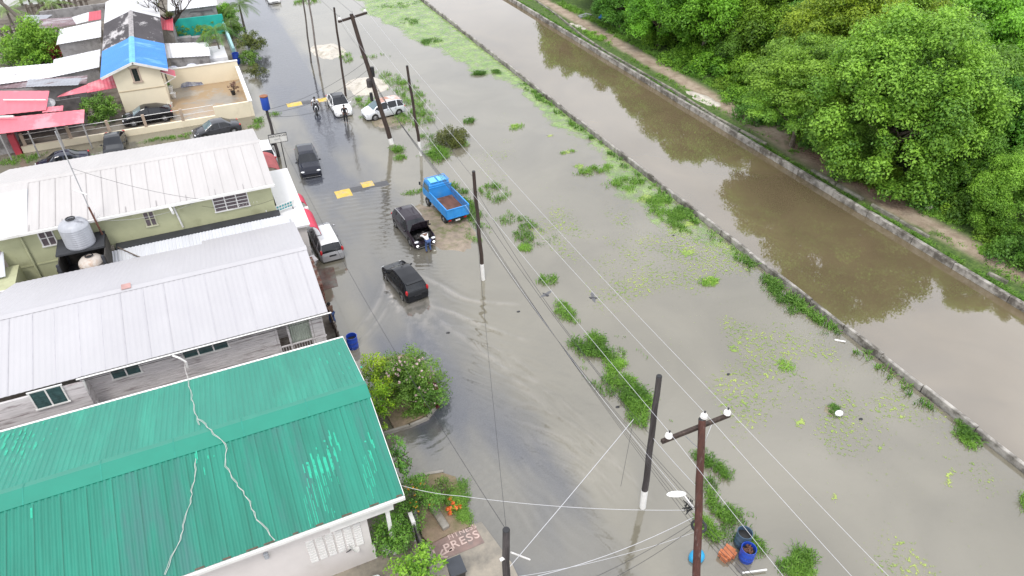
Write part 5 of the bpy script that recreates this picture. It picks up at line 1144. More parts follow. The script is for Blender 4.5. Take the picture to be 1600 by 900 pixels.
# ================================================================ PEOPLE
m_skin = mat('dark_skin', (.13, .065, .04), .55, .08, 3)
def skin_mesh(name, pts, edges, rad, m, parent, root=0, sub=1):
    me = bpy.data.meshes.new(name); me.from_pydata([tuple(p) for p in pts], edges, []); me.materials.append(m)
    o = bpy.data.objects.new(name, me); COL.objects.link(o); o.parent = parent
    sk = o.modifiers.new('skin', 'SKIN'); sk.use_smooth_shade = True
    for i, v in enumerate(me.skin_vertices[0].data): v.radius = (rad[i], rad[i]) if not isinstance(rad[i], tuple) else rad[i]; v.use_root = (i == root)
    ss = o.modifiers.new('sub', 'SUBSURF'); ss.levels = sub; ss.render_levels = sub
    return o
def person(label, J, shirt, trousers, hair=None, sc=1.0, sleeves=.5, shorts=False, extra=None, bare=False, hat=None):
    """J: joints in local metres, facing +y. keys: pelvis chest neck head, lsh lel lha rsh rel rha, lhip lkn lan lto, rhip ..."""
    rt = empty('person', (0, 0, 0), label=label, cat='person')
    order = ['pelvis', 'waist', 'chest', 'neck', 'headb', 'head', 'headt', 'lsh', 'lel', 'lwr', 'rsh', 'rel', 'rwr', 'lhip', 'lkn', 'lan', 'lto', 'rhip', 'rkn', 'ran', 'rto', 'lpalm', 'rpalm']
    P = {k: Vector(J[k]) for k in J}
    P.setdefault('waist', P['pelvis'].lerp(P['chest'], .45))
    hd = (P['head']-P['neck']).normalized(); P['headb'] = P['neck'].lerp(P['head'], .45); P['headt'] = P['head']+hd*.09
    for s in 'lr':
        d = (P[s+'ha']-P[s+'el']).normalized(); P[s+'wr'] = P[s+'ha']-d*.0; P[s+'palm'] = P[s+'ha']+d*.07
    rad = dict(pelvis=(.135, .10), waist=(.12, .09), chest=(.15, .105), neck=.055, headb=.065, head=.092, headt=.07, lsh=.055, lel=.042, lwr=.028, rsh=.055, rel=.042, rwr=.028, lhip=.085, lkn=.058, lan=.038, lto=.035, rhip=.085, rkn=.058, ran=.038, rto=.035, lpalm=.033, rpalm=.033)
    E_ = [('pelvis', 'waist'), ('waist', 'chest'), ('chest', 'neck'), ('neck', 'headb'), ('headb', 'head'), ('head', 'headt'), ('chest', 'lsh'), ('lsh', 'lel'), ('lel', 'lwr'), ('lwr', 'lpalm'), ('chest', 'rsh'), ('rsh', 'rel'), ('rel', 'rwr'), ('rwr', 'rpalm'), ('pelvis', 'lhip'), ('lhip', 'lkn'), ('lkn', 'lan'), ('lan', 'lto'), ('pelvis', 'rhip'), ('rhip', 'rkn'), ('rkn', 'ran'), ('ran', 'rto')]
    pts = [P[k] for k in order]; ix = {k: i for i, k in enumerate(order)}; ed = [(ix[a], ix[b]) for a, b in E_]; rr = [rad[k] for k in order]
    # fingers
    for s in 'lr':
        d = (P[s+'ha']-P[s+'el']).normalized(); side = d.cross(Vector((0, 0, 1))); side = side.normalized() if side.length > .1 else Vector((1, 0, 0)); up = side.cross(d)
        for k, (o_, L) in enumerate(((-.028, .065), (-.010, .08), (.010, .075), (.028, .058), (.045, .05))):
            b0 = len(pts); base = P[s+'palm']+side*o_*(.9)+ (d*.02 if k < 4 else -d*.03); p1 = base+d*L*.55+side*(o_*.3)-up*.01; p2 = p1+d*L*.4-up*.025
            pts += [base, p1, p2]; rr += [.011, .010, .008]; ed += [(ix[s+'palm'], b0), (b0, b0+1), (b0+1, b0+2)]
    skin_mesh('body', pts, ed, rr, m_skin, rt, 0)
    if not bare:
        k2 = ['pelvis', 'waist', 'chest', 'neckb', 'lsh', 'lsl', 'rsh', 'rsl']; Q = dict(P); Q['neckb'] = P['chest'].lerp(P['neck'], .6)
        Q['lsl'] = P['lsh'].lerp(P['lel'], sleeves) if sleeves <= 1 else P['lwr']; Q['rsl'] = P['rsh'].lerp(P['rel'], sleeves) if sleeves <= 1 else P['rwr']
        r2 = dict(pelvis=(.155, .125), waist=(.14, .11), chest=(.168, .125), neckb=.07, lsh=.075, lsl=.062, rsh=.075, rsl=.062); i2 = {k: i for i, k in enumerate(k2)}
        skin_mesh('shirt', [Q[k] for k in k2], [(i2[a], i2[b]) for a, b in (('pelvis', 'waist'), ('waist', 'chest'), ('chest', 'neckb'), ('chest', 'lsh'), ('lsh', 'lsl'), ('chest', 'rsh'), ('rsh', 'rsl'))], [r2[k] for k in k2], shirt, rt, 0)
    e = .35 if shorts else .93
    k3 = ['pelvis', 'lhip', 'lkn', 'lan2', 'rhip', 'rkn', 'ran2']; Q = dict(P)
    for s in 'lr': Q[s+'an2'] = P[s+'kn'].lerp(P[s+'an'], .12 if shorts else .9)
    r3 = dict(pelvis=(.15, .12), lhip=.1, lkn=.075, lan2=.06, rhip=.1, rkn=.075, ran2=.06); i3 = {k: i for i, k in enumerate(k3)}
    skin_mesh('trousers', [Q[k] for k in k3], [(i3[a], i3[b]) for a, b in (('pelvis', 'lhip'), ('lhip', 'lkn'), ('lkn', 'lan2'), ('pelvis', 'rhip'), ('rhip', 'rkn'), ('rkn', 'ran2'))], [r3[k] for k in k3], trousers, rt, 0)
    H_ = P['head']; mb = MB(); mb.ell((H_.x, H_.y-.02, H_.z+.035), (.100, .108, .095), 16, 10); mb.build('hair' if not hat else 'cap', hair or mat('black_hair', (.012, .010, .009), .7, .3, 30), rt, smooth=True, world=False)
    fwd = Vector(J.get('look', (0, 1, 0))).normalized(); rt_ = fwd.cross(Vector((0, 0, 1))).normalized(); f = MB()
    f.ell(tuple(H_+fwd*.098-Vector((0, 0, .012))), (.016, .022, .022), 8, 6); f.build('nose', m_skin, rt, smooth=True, world=False)
    for sx in (-1, 1):
        f = MB(); f.ell(tuple(H_+fwd*.085+rt_*.032*sx+Vector((0, 0, .012))), (.012, .012, .009), 8, 6); f.build('eye', mat('eye_white', (.5, .48, .45), .3), rt, smooth=True, world=False)
        f = MB(); f.ell(tuple(H_+rt_*.095*sx), (.018, .028, .034), 8, 6); f.build('ear', m_skin, rt, smooth=True, world=False)
    f = MB(); f.ell(tuple(H_+fwd*.088-Vector((0, 0, .045))), (.026, .012, .008), 8, 6); f.build('mouth', mat('lips', (.16, .05, .04), .5), rt, smooth=True, world=False)
    return rt
m_ws = mat('white_shirt', (.75, .75, .75), .8, .06, 6); m_bl = mat('blue_jeans', (.05, .09, .22), .85, .2, 8); m_dk = mat('dark_clothes', (.02, .02, .025), .85, .3, 8)
# man in dark clothes standing beside the white car
pp_ = person('man in dark clothes walking in the water before the white black-roofed car', dict(pelvis=(0, 0, .93), chest=(0, .02, 1.3), neck=(0, .04, 1.5), head=(0, .07, 1.63), lsh=(-.19, .02, 1.42), lel=(-.26, 0, 1.13), lha=(-.2, .2, .98), rsh=(.19, .02, 1.42), rel=(.25, .0, 1.13), rha=(.16, .22, 1.0), lhip=(-.1, 0, .88), lkn=(-.11, .1, .48), lan=(-.11, -.02, .07), lto=(-.11, .13, .03), rhip=(.1, 0, .88), rkn=(.1, .0, .48), ran=(.1, -.15, .07), rto=(.1, 0, .03)), m_dk, m_dk, sleeves=.9)
place_xy(pp_, W(541, 192).x, W(541, 192).y, R(170), -.04)
# man bending into the open bonnet (faces +y of itself -> car front)
pp_ = person('man in white shirt and blue jeans leaning into the raised bonnet', dict(pelvis=(0, 0, .92), chest=(0, .36, 1.13), neck=(0, .52, 1.16), head=(0, .63, 1.14), look=(0, .6, -1), lsh=(-.19, .42, 1.16), lel=(-.27, .58, .93), lha=(-.16, .76, .84), rsh=(.19, .42, 1.16), rel=(.27, .58, .93), rha=(.18, .78, .84), lhip=(-.1, 0, .87), lkn=(-.14, .06, .47), lan=(-.15, -.03, .07), lto=(-.16, .12, .03), rhip=(.1, 0, .87), rkn=(.14, .06, .47), ran=(.15, -.03, .07), rto=(.16, .12, .03)), m_ws, m_bl, sleeves=.6)
place_xy(pp_, 10.18, 35.5, R(8), -.02)
# boy climbing at the fence
pp_ = person('child without shirt in blue shorts holding on to the porch edge above the barrel', dict(pelvis=(0, 0, .80), chest=(0, .05, 1.08), neck=(0, .07, 1.24), head=(0, .1, 1.36), lsh=(-.15, .06, 1.18), lel=(-.28, .16, 1.22), lha=(-.36, .28, 1.42), rsh=(.15, .06, 1.18), rel=(.2, .2, 1.0), rha=(.1, .32, 1.05), lhip=(-.08, 0, .76), lkn=(-.09, .1, .42), lan=(-.09, -.0, .08), lto=(-.09, .12, .04), rhip=(.08, 0, .76), rkn=(.1, .06, .42), ran=(.1, -.08, .08), rto=(.1, .05, .04)), m_dk, m_bl, bare=True)
place_xy(pp_, 2.95, 30.9, R(20), .02)
# ---- motorcycle and rider
mc = empty('motorcycle', (0, 0, 0), label='small dark motorcycle riding toward the camera beside the yellow hump', cat='motorcycle')
Mx = Matrix.Rotation(R(90), 3, 'Y')
for y in (-.62, .62):
    wh = empty('wheel', (0, 0, 0)); wh.parent = mc
    mb = MB(); n_ = 28; r0 = .29
    mb.lathe([(r0-.05, -.045), (r0, -.03), (r0+.015, 0), (r0, .03), (r0-.05, .045), (r0-.05, -.045)], c=(0, y, .3), n=n_, M_=Mx); mb.build('tyre', m_tyre, wh, smooth=True, world=False)
    mb = MB(); mb.lathe([(r0-.05, -.02), (r0-.07, 0), (r0-.05, .02)], c=(0, y, .3), n=n_, M_=Mx)
    for k in range(8): a = k*math.pi/4; mb.tube([(0, y, .3), (0, y+.23*math.cos(a), .3+.23*math.sin(a))], .006, 4)
    mb.build('rim', m_rim, wh, smooth=True, world=False)
mb = MB(); mb.tube([(0, -.62, .3), (0, -.15, .38), (0, .15, .35), (0, .3, .75)], .035); mb.tube([(-.06, .62, .3), (-.06, .38, .95)], .022); mb.tube([(.06, .62, .3), (.06, .38, .95)], .022); mb.tube([(0, -.62, .3), (0, -.45, .72), (0, .3, .8)], .03); mb.build('frame', m_trim, mc, smooth=True, world=False)
MB().ell((0, .0, .36), (.14, .2, .15), 12, 8).build('engine', mat('engine_metal', (.12, .12, .12), .4, metal=.5), mc, smooth=True, world=False)
MB().ell((0, .15, .84), (.13, .24, .11), 14, 8).build('fuel_tank', mat('bike_black', (.015, .012, .012), .25), mc, smooth=True, world=False)
MB().ell((0, -.32, .80), (.13, .34, .06), 14, 8).build('seat', m_black, mc, smooth=True, world=False)
mb = MB(); mb.tube([(-.34, .28, 1.06), (-.15, .36, 1.0), (.15, .36, 1.0), (.34, .28, 1.06)], .016); mb.build('handlebar', m_trim, mc, smooth=True, world=False)
MB().ell((0, .5, .92), (.09, .07, .09), 12, 8).build('headlight', m_head, mc, smooth=True, world=False)
mb = MB(); mb.slab([(-.07, .4, .62), (.07, .4, .62), (.07, .8, .64), (-.07, .8, .64)], .02); mb.build('mudguard', m_trim, mc, world=False)
mb = MB(); mb.tube([(.14, -.7, .34), (.14, 0, .3)], .035); mb.build('exhaust', m_rim, mc, smooth=True, world=False)
pr = person('motorcycle rider in white shirt and dark trousers sitting on the motorcycle', dict(pelvis=(0, -.25, .92), chest=(0, -.12, 1.24), neck=(0, -.05, 1.42), head=(0, 0, 1.55), lsh=(-.19, -.08, 1.34), lel=(-.34, .06, 1.14), lha=(-.33, .24, 1.07), rsh=(.19, -.08, 1.34), rel=(.34, .06, 1.14), rha=(.33, .24, 1.07), lhip=(-.1, -.22, .88), lkn=(-.22, .12, .72), lan=(-.2, -.04, .34), lto=(-.2, .1, .28), rhip=(.1, -.22, .88), rkn=(.22, .12, .72), ran=(.2, -.04, .34), rto=(.2, .1, .28)), m_ws, m_dk, sleeves=.6)
q = W(496, 178)
for o_ in (mc, pr): place_xy(o_, q.x, q.y+.25, R(172), -.15)
# ================================================================ POLES AND WIRES
m_pole = mat('creosote_wood', (.045, .030, .024), .8, .4, 3, col2=(.11, .075, .06), patch=(.55, .7), stretch=(3, 3, .3), bump=.5)
m_poleg = mat('grey_pole_wood', (.13, .11, .10), .85, .3, 3, col2=(.25, .22, .2), patch=(.5, .7), stretch=(3, 3, .3))
m_polek = mat('dark_pole_wood', (.04, .034, .034), .85, .3, 3, col2=(.08, .07, .07), stretch=(3, 3, .3), bump=.4)
m_wwash = mat('white_pole_band', (.75, .74, .72), .7, .08, 3)
m_ins = mat('white_ceramic', (.72, .70, .68), .2)
m_wire = mat('bare_conductor', (.52, .52, .54), .4, .05, 3); m_wired = mat('black_cable', (.03, .03, .033), .6, .1, 3)
def top_of(base, pix, zmax=13):
    best = min(((W(*pix, z/20.)-Vector((base.x, base.y, z/20.))).length, z) for z in range(60, int(zmax*20)))
    return W(*pix, best[1]/20.)
def pole(base, top, r, m, label, white=0, name='utility_pole'):
    rt = empty(name, (base.x, base.y, base.z), label=label, cat='utility pole')
    d = top-base; L = d.length; b0 = base-d.normalized()*.6
    s = white/L if white else 0
    P = [b0 if not white else base+d*s] + [base+d*t for t in np.linspace(max(.1, s+.08), 1, 8)]
    P = [p + Vector((.03*math.sin(i*1.7), .03*math.cos(i*1.3), 0))*(0 < i < len(P)-1) for i, p in enumerate(P)]
    mb = MB(); mb.tube(P, list(np.linspace(r, r*.78, len(P))), 14); mb.build('pole_shaft', m, rt, smooth=True)
    mb = MB(); mb.tube([P[-1], P[-1]+d.normalized()*.03], [r*.8, r*.7], 14); mb.build('pole_cap', m_trim, rt, smooth=True)
    if white: MB().tube([b0, base+d*(s+.002)], r*1.02, 14).build('white_band', m_wwash, rt, smooth=True)
    return rt
def insulator(parent, p, k=1.0):
    mb = MB(); mb.tube([(p.x, p.y, p.z-.1), (p.x, p.y, p.z+.27)], .032, 8)
    mb.build('insulator_pin', m_trim, parent)
    mb = MB(); mb.lathe([(0, .22*k), (.05*k, .21*k), (.075*k, .17*k), (.05*k, .14*k), (.115*k, .11*k), (.125*k, .07*k), (.07*k, .05*k), (.13*k, .02*k), (.12*k, -.01), (.03, -.01)], c=(p.x, p.y, p.z), n=18)
    mb.build('insulator', m_ins, parent, smooth=True)
bA = W(1004, 792); tA = top_of(bA, (1030, 588)); pA = pole(bA, tA, .135, m_polek, 'dark grey plain pole with white painted foot standing left of the crossarm pole', 1.15)
bC = W(755, 437); tC = top_of(bC, (740, 268)); pC = pole(bC, tC, .12, m_pole, 'brown pole with white foot right behind the blue truck', 1.2)
bD = W(658, 243); tD = top_of(bD, (636, 103)); pD = pole(bD, tD, .12, m_pole, 'dark pole with white foot at the right of the rusty roofed hatchback', 1.25)
bE = W(612, 225); tE = W(549, 22, 10.2); pE = pole(bE, tE, .19, m_pole, 'tall leaning dark pole with crossarm before the rusty roofed hatchback', .5)
bF = W(540, 150); tF = top_of(bF, (522, 12)); pF = pole(bF, tF, .11, m_pole, 'slim pole rising behind the white black-roofed car')
bH = W(500, 118); tH = W(478, -30, 8.5); pole(bH, tH, .10, m_poleg, 'grey pale-footed pole cut off by the top edge beside the sand heap')
bI = W(486, 98); tI = W(470, -30, 8.8); pole(bI, tI, .09, m_poleg, 'thin dark pole cut off by the top edge left of the grey pole')
bG = W(435, 245); tG = top_of(bG, (414, 160)); pG = pole(bG, tG, .13, m_polek, 'black roadside pole at the house side with a blue drum on top')
zB = 8.3; tB = W(1097, 655, zB); bB = W(1086, 960, 1.2); bB = Vector((bB.x, bB.y, 0)); bB = tB+(Vector((bB.x, bB.y, 1.2))-tB)*(zB/(zB-1.2)); pBp = pole(bB, tB, .15, mat('red_brown_pole', (.075, .028, .02), .7, .35, 3, col2=(.16, .12, .11), patch=(.56, .7), stretch=(3, 3, .3), bump=.5), 'nearest red brown pole carrying a crossarm, street lamp and white insulators')
tK = W(791, 828, 6.2); pK = pole(W(791, 960, 2)+Vector((0, 0, -2)), tK, .15, m_polek, 'weathered black pole at the bottom edge beside the painted driveway')
# crossarms
def crossarm(parent, p, q, ins, w=.11, k=1.0):
    d = q-p; mb = MB(); mb.box(tuple((p+q)/2), (d.length, w, w*1.1), rz=math.atan2(d.y, d.x), tilt=('Y', -math.asin(d.z/d.length)))
    arm = mb.build('crossarm', m_pole, parent); return [insulator(parent, Vector((*i_.xy, i_.z)), k) for i_ in ins]
c0 = W(1034, 690, 7.9); c1 = W(1140, 648, 7.9); d_ = c1-c0
iB = [c0+d_*.09+Vector((0, 0, .12)), tB+Vector((.05, 0, .08)), c0+d_*.95+Vector((0, 0, .12))]
crossarm(pBp, c0, c1, iB, .12, .95)
mb = MB(); m0 = tB+(bB-tB)*.13; mb.tube([tuple(c0+d_*.3), tuple(m0)], .018, 6); mb.tube([tuple(c0+d_*.75), tuple(m0)], .018, 6); mb.build('arm_brace', m_rim, pBp)
e0 = W(529, 34, 9.9); e1 = W(573, 20, 9.9); iE = [e0+(e1-e0)*t+Vector((0, 0, .12)) for t in (.05, .5, .95)]
crossarm(pE, e0, e1, iE, .14)
def along(t, b, f): return b+(t-b)*f
# things on pole E
q = along(tE, bE, .50); MB().lathe([(0, -.3), (.2, -.3), (.21, .3), (.12, .38), (0, .4)], c=(q.x-.3, q.y-.1, q.z), n=18).build('transformer', m_polek, pE, smooth=True)
q = along(tE, bE, .40); MB().lathe([(0, -.35), (.13, -.35), (.13, .3), (0, .32)], c=(q.x-.45, q.y-.1, q.z), n=14).build('cable_box', m_trim, pE, smooth=True)
q = along(tE, bE, .58); MB().lathe([(0, -.4), (.16, -.4), (.16, .35), (0, .4)], c=(q.x+.25, q.y, q.z), n=14).build('cable_box', m_trim, pE, smooth=True)
# lamp on B
q = along(tB, bB, .56-.02); hd_ = W(1046, 772, 4.6); q = W(1083, 792, 4.3)
arm = W(1068, 772, 4.55)
mb = MB(); mb.tube([tuple(q), tuple(q+Vector((-.12, .1, .2))), tuple(arm)], .03); mb.build('lamp_arm', m_ins, pBp, smooth=True)
dv = (hd_-arm); mb = MB(); ctr = (hd_+arm)/2
vsN = len(mb.v); mb.ell((0, 0, 0), (.36, .13, .07), 18, 10); M_ = Matrix.Rotation(math.atan2(dv.y, dv.x), 3, 'Z'); mb.v = [tuple(M_ @ Vector(v_)+ctr) for v_ in mb.v]
mb.build('lamp_head', mat('lamp_white', (.8, .8, .78), .3), pBp, smooth=True)
q = W(1092, 822, 3.5); mb = MB(); mb.lathe([(.2, -.03), (.27, -.03), (.29, 0), (.27, .03), (.2, .03), (.2, -.03)], c=(q.x, q.y, q.z), n=24); mb.build('cable_coil', m_trim, pBp, smooth=True)
q = W(1076, 790, 4.1); mb = MB(); r_ = random.Random(4)
for k in range(9): mb.tube([tuple(q+Vector((r_.uniform(-.25, .2), r_.uniform(-.2, .2), r_.uniform(-.25, .25)))) for _ in range(4)], .018, 5)
mb.build('cable_tangle', m_trim, pBp)
q = W(793, 868, 5.0); mb = MB(); mb.tube([tuple(q+Vector((.12, 0, .1))), tuple(q+Vector((.75, -.1, -.6)))], .03); mb.tube([tuple(q), tuple(q+Vector((-.25, .0, -.1)))], .06); mb.build('bracket', m_ins, pK)
q = tG+Vector((0, 0, -.0)); dr = empty('drum', tuple(q+Vector((0, 0, .0))), label='blue drum capping the black pole at the house side', cat='drum')
mb = MB(); mb.lathe([(0, -.55), (.28, -.55), (.3, -.5), (.3, .35), (.28, .42), (.3, .45), (0, .45)], c=tuple(q), n=24); mb.build('drum_body', mat('drum_blue', (.02, .07, .38), .4, .15, 3), dr, smooth=True)
MB().lathe([(0, .46), (.3, .46), (.31, .52), (0, .53)], c=tuple(q), n=24).build('rusty_lid', mat('rust_lid', (.25, .10, .05), .8, .3, 6), dr)
q = along(tG, bG, .28); MB().box(tuple(q+Vector((-.2, -.05, 0))), (.2, .2, .35)).build('meter_box', m_trim, pG)
# wires
def wire(p, q, sag, r, m, label, group=None, n=22):
    p = Vector(p); q = Vector(q); P = []
    for k in range(n+1):
        t = k/n; w = p.lerp(q, t); w.z -= sag*4*t*(1-t); P.append(tuple(w))
    mb = MB(); mb.tube(P, r*.72, 5); o = mb.build('overhead_wire', m, None, smooth=True)
    return tag(o, label, 'wire', group)
up = Vector((0, 0, .2))
for k, nm in enumerate(('left', 'middle', 'right')):
    wire(iB[k]+up, iE[k]+up, .55, .0095, m_wire, f'pale power line running from the {nm} insulator of the near crossarm to the leaning pole')
    wire(iB[k]+up, iB[k]+up+Vector((iB[k].x-iE[k].x, iB[k].y-iE[k].y, 0)).normalized()*22+Vector((.4*k, 0, -.2)), .3, .009, m_wire, f'pale power line leaving the {nm} insulator of the near crossarm toward the bottom right')
    wire(iE[k]+up, iE[k]+up+Vector((-1.2, 60, .5)), .8, .014, m_wired, f'power line leaving the {nm} insulator of the leaning pole toward the top edge')
jB = W(1086, 800, 4.3); jE = along(tE, bE, .55); jC = along(tC, bC, .74); jD = along(tD, bD, .72); jA = along(tA, bA, .46)
for k in range(6):
    o1 = Vector((.05*k-.12, 0, .16*k-.5)); wire(jB+o1, jC+Vector((-.3-.12*k, 0, .12*k-.4)), .45+.08*k, .010, m_wired if k != 3 else m_wire, 'dark telephone cable strung low between the near crossarm pole and the pole behind the truck', 'telephone cables along the poles')
    wire(jC+Vector((-.3-.12*k, 0, .12*k-.4)), jE+Vector((-.05, 0, .12*k-.4)), .4+.05*k, .011, m_wired, 'dark telephone cable strung low between the pole behind the truck and the leaning pole', 'telephone cables along the poles')
    if k < 4: wire(jB+o1, jB+Vector((1.1, -9+k*.3, -.3+.2*k)), .3, .012, m_wired, 'dark telephone cable leaving the near crossarm pole toward the bottom edge', 'telephone cables along the poles')
wire(jB+Vector((0, 0, 1.2)), jA+Vector((0, 0, .9)), .05, .014, m_wire, 'pale cable from the near crossarm pole to the dark grey pole'); wire(jA+Vector((0, 0, .9)), jC+Vector((0, 0, .8)), .8, .013, m_wired, 'black cable from the dark grey pole to the pole behind the truck')
pt = W(990, 655, 5.2); wire(pt, W(797, 885, 5.0), .05, .016, m_wire, 'thick grey service cable rising from the bottom pole toward the dark grey pole'); wire(pt, jC+Vector((0, 0, -.2)), .3, .014, m_wired, 'black cable continuing from the grey service cable to the pole behind the truck')
wire(pt, W(970, 760, 3.2), .02, .01, m_wired, 'loose black cable end hanging by the dark grey pole')
for k, (u, v) in enumerate(((840, 900), (860, 930), (900, 930), (780, 905))):
    wire(W(1084, 808+8*k, 4.0-.1*k), W(u, v, 5.0), .35, k and .010 or .014, m_wire if k in (0, 3) else m_wired, ('thick twisted cable', 'black cable', 'thin black cable', 'pale cable')[k]+' crossing low from the lamp pole to the bottom edge')
wire(W(1070, 797, 4.2), W(720, 775, 4.4), .25, .012, m_wire, 'pale service wire crossing the street above the flower bed'); wire(W(720, 775, 4.4), (2.6, 16.0, 3.9), .12, .012, m_wire, 'pale service wire reaching the corner of the green roof')
wire(tK, tC+Vector((-.1, 0, -1)), .5, .010, m_wired, 'thin black wire from the bottom pole to the pole behind the truck')
wire(tK, tG+Vector((0, 0, -.7)), 1.6, .012, m_wired, 'long sagging black wire from the bottom pole to the pole with the blue drum')
for k, (f, u, v, z) in enumerate(((.66, 240, 250, 5.8), (.6, 330, 240, 5.6), (.5, 380, 235, 5.4))):
    wire(along(tE, bE, f), tG+Vector((0, 0, -.6-.25*k)), .5+.2*k, .016, m_wired, ('upper', 'middle', 'lower')[k]+' black wire crossing from the leaning pole to the blue drum pole')
wire(tG+Vector((0, 0, -.8)), W(395, 195, 5.0), .1, .012, m_wired, 'short black wire from the drum pole toward the pale metal roof')
wire(tF+Vector((0, 0, -.3)), along(tE, bE, .72), .3, .012, m_wired, 'black wire linking the slim pole and the leaning pole'); wire(tD+Vector((0, 0, -.6)), tC+Vector((0, 0, -.4)), .6, .011, m_wired, 'thin black wire linking the pole by the hatchback and the pole behind the truck')
wire((-7.55, 38.1, 8.6), (-1.9, 37.9, 5.5), .25, .012, m_wired, 'thin stay wire from the aerial mast to the pale green house eave'); wire((-7.4, 38.15, 5.4), (-2.5, 38.4, 5.2), .35, .012, m_wire, 'pale cable drooping along the pale green wall')
wire((-2.2, 38.4, 4.9), (1.7, 38.4, 4.4), .35, .012, m_wired, 'dark cable drooping under the wide window of the pale green wall')
# loose white cords over the green roof
def on_roof(u, v, lift=.07):
    p = W(u, v, 4.6)
    for _ in range(6):
        zc = ze+(p.y-ye)*(zr-ze)/(yr-ye) if p.y < yr else ze+(yb_-p.y)*(zr-ze)/(yb_-yr); p = W(u, v, zc+lift)
    return p
m_cord = mat('white_cord', (.55, .53, .50), .7, .15, 5)
for pix, lab in (([(272, 545), (288, 556), (292, 590), (300, 618), (303, 640), (312, 664)], 'frayed white cord bundle crossing the back slope of the green roof'),
                 ([(310, 655), (330, 672), (352, 695), (354, 728), (366, 752), (380, 768), (392, 790), (402, 812), (430, 844)], 'long white cord curling down the front slope of the green roof to the right'),
                 ([(306, 718), (303, 752), (298, 780), (290, 812), (280, 845), (258, 898)], 'white cord lying down the front slope of the green roof to the left')):
    Q = [on_roof(u, v) for u, v in pix]
    Qs = []
    for a_, b_ in zip(Q, Q[1:]): Qs += [a_.lerp(b_, t/4)+Vector((.03*math.sin(t*2+a_.x*9), 0, .01)) for t in range(4)]
    Qs.append(Q[-1]); mb = MB(); mb.tube([tuple(p) for p in Qs], .009, 6); mb.tube([tuple(p+Vector((.04*math.sin(i*.9), .03*math.cos(i*.7), .015))) for i, p in enumerate(Qs)], .006, 6)
    tag(mb.build('white_rope', m_cord, smooth=True), lab, 'cord')
# ================================================================ SMALL THINGS
def text_mesh(name, s, size, m, parent, origin, xdir, zdir, depth=.004, spacing=1.0, xs=1.0):
    cu = bpy.data.curves.new('t', 'FONT'); cu.body = s; cu.size = size; cu.extrude = depth; cu.align_x = 'CENTER'; cu.align_y = 'CENTER'; cu.space_character = spacing; cu.offset = size*.012
    ob = bpy.data.objects.new('t', cu); COL.objects.link(ob); dg = bpy.context.evaluated_depsgraph_get(); dg.update()
    me = bpy.data.meshes.new_from_object(ob.evaluated_get(dg)); bpy.data.objects.remove(ob)
    x = Vector(xdir).normalized(); z = Vector(zdir).normalized(); y = z.cross(x).normalized(); o = Vector(origin)
    L = Vector((0, 0, 0)); q = parent
    while q is not None: L = L+q.location; q = q.parent
    for v in me.vertices: v.co = o+x*v.co.x*xs+y*v.co.y+z*v.co.z-L
    me.materials.clear(); me.materials.append(m); r = bpy.data.objects.new(name, me); COL.objects.link(r)
    if parent: r.parent = parent
    return r
def barrel(u, v, label, m, r=.29, h=.88, fill=None, tilt=0):
    q = W(u, v); rt = empty('barrel', (q.x, q.y, -.1), label=label, cat='barrel')
    prof = [(0, 0), (r*.95, 0), (r, .03), (r, h*.32), (r*1.035, h*.34), (r, h*.37), (r, h*.63), (r*1.035, h*.65), (r, h*.68), (r, h-.03), (r*1.02, h), (r*.93, h), (r*.93, h-.03), (r*.93, .3)]
    MB().lathe(prof, n=32).build('barrel_body', m, rt, smooth=True, world=False)
    mb = MB(); 
    if fill: 
        rr = random.Random(u)
        for k in range(26): a = rr.uniform(0, 6.28); d = rr.uniform(0, r*.75); mb.box((d*math.cos(a), d*math.sin(a), h-.16+rr.uniform(-.05, .04)), (.12, .05, .03), rz=rr.uniform(0, 3), tilt=('X', rr.uniform(-.6, .6)))
        mb.build('debris', fill, rt, world=False)
    MB().lathe([(0, h-.25), (r*.93, h-.25)], n=32).build('contents', mat('dark_contents', (.02, .02, .02), .5), rt, world=False)
    rt.rotation_euler = (tilt, 0, 0); return rt
m_bar = mat('barrel_blue', (.015, .06, .40), .4, .15, 3); m_bar2 = mat('barrel_grey_blue', (.05, .09, .14), .5, .2, 3)
barrel(552, 542, 'open blue plastic barrel standing in the water beside the green roof corner', m_bar)
barrel(1158, 850, 'faded grey blue open barrel behind the bright blue one under the wires', m_bar2, .30, .92)
barrel(1165, 872, 'bright blue barrel full of brown debris beside the crossarm pole', m_bar, .29, .8, fill=mat('brown_debris', (.13, .06, .04), .9, .4, 9))
barrel(371, 99, 'small blue barrel outside the cream yard wall by the palm', m_bar, .35, 1.2)
mb = MB(); r_ = random.Random(2); q = W(1137, 872)
for k in range(5): mb.box((q.x+.18*(k % 3)-.18, q.y+.15*(k//3), .12+.02*k), (.22, .28, .26), rz=.3+.05*k)
mb.box((q.x+.05, q.y+.1, .3), (.5, .4, .08), rz=.5, tilt=('X', .15)); tag(mb.build('clay_block', mat('orange_clay', (.42, .14, .06), .85, .2, 5)), 'broken orange clay blocks beside the blue barrel', 'clay block')
def bag(u, v, r, label, m, z=.1, name='bag'):
    q = W(u, v); mb = MB(); mb.ell((q.x, q.y, z), r, 20, 14); mb.v = [tuple(Vector(p)+Vector((1, 1, .6))*.10*max(r)*mnoise.noise(Vector(p)*4/max(r))) for p in mb.v]
    return tag(mb.build(name, m, smooth=True), label, 'bag')
bag(1088, 872, (.34, .27, .30), 'bright light blue bag at the foot of the crossarm pole', mat('bright_blue_bag', (.03, .34, .62), .35, .1, 4))
bag(1310, 648, (.22, .16, .13), 'white bag stranded on the tiny weed island in the flooded field', m_ws)
bag(1449, 331, (.33, .22, .22), 'pale rounded bag lying on the far bank path', mat('pale_bag', (.6, .58, .5), .6), .35)
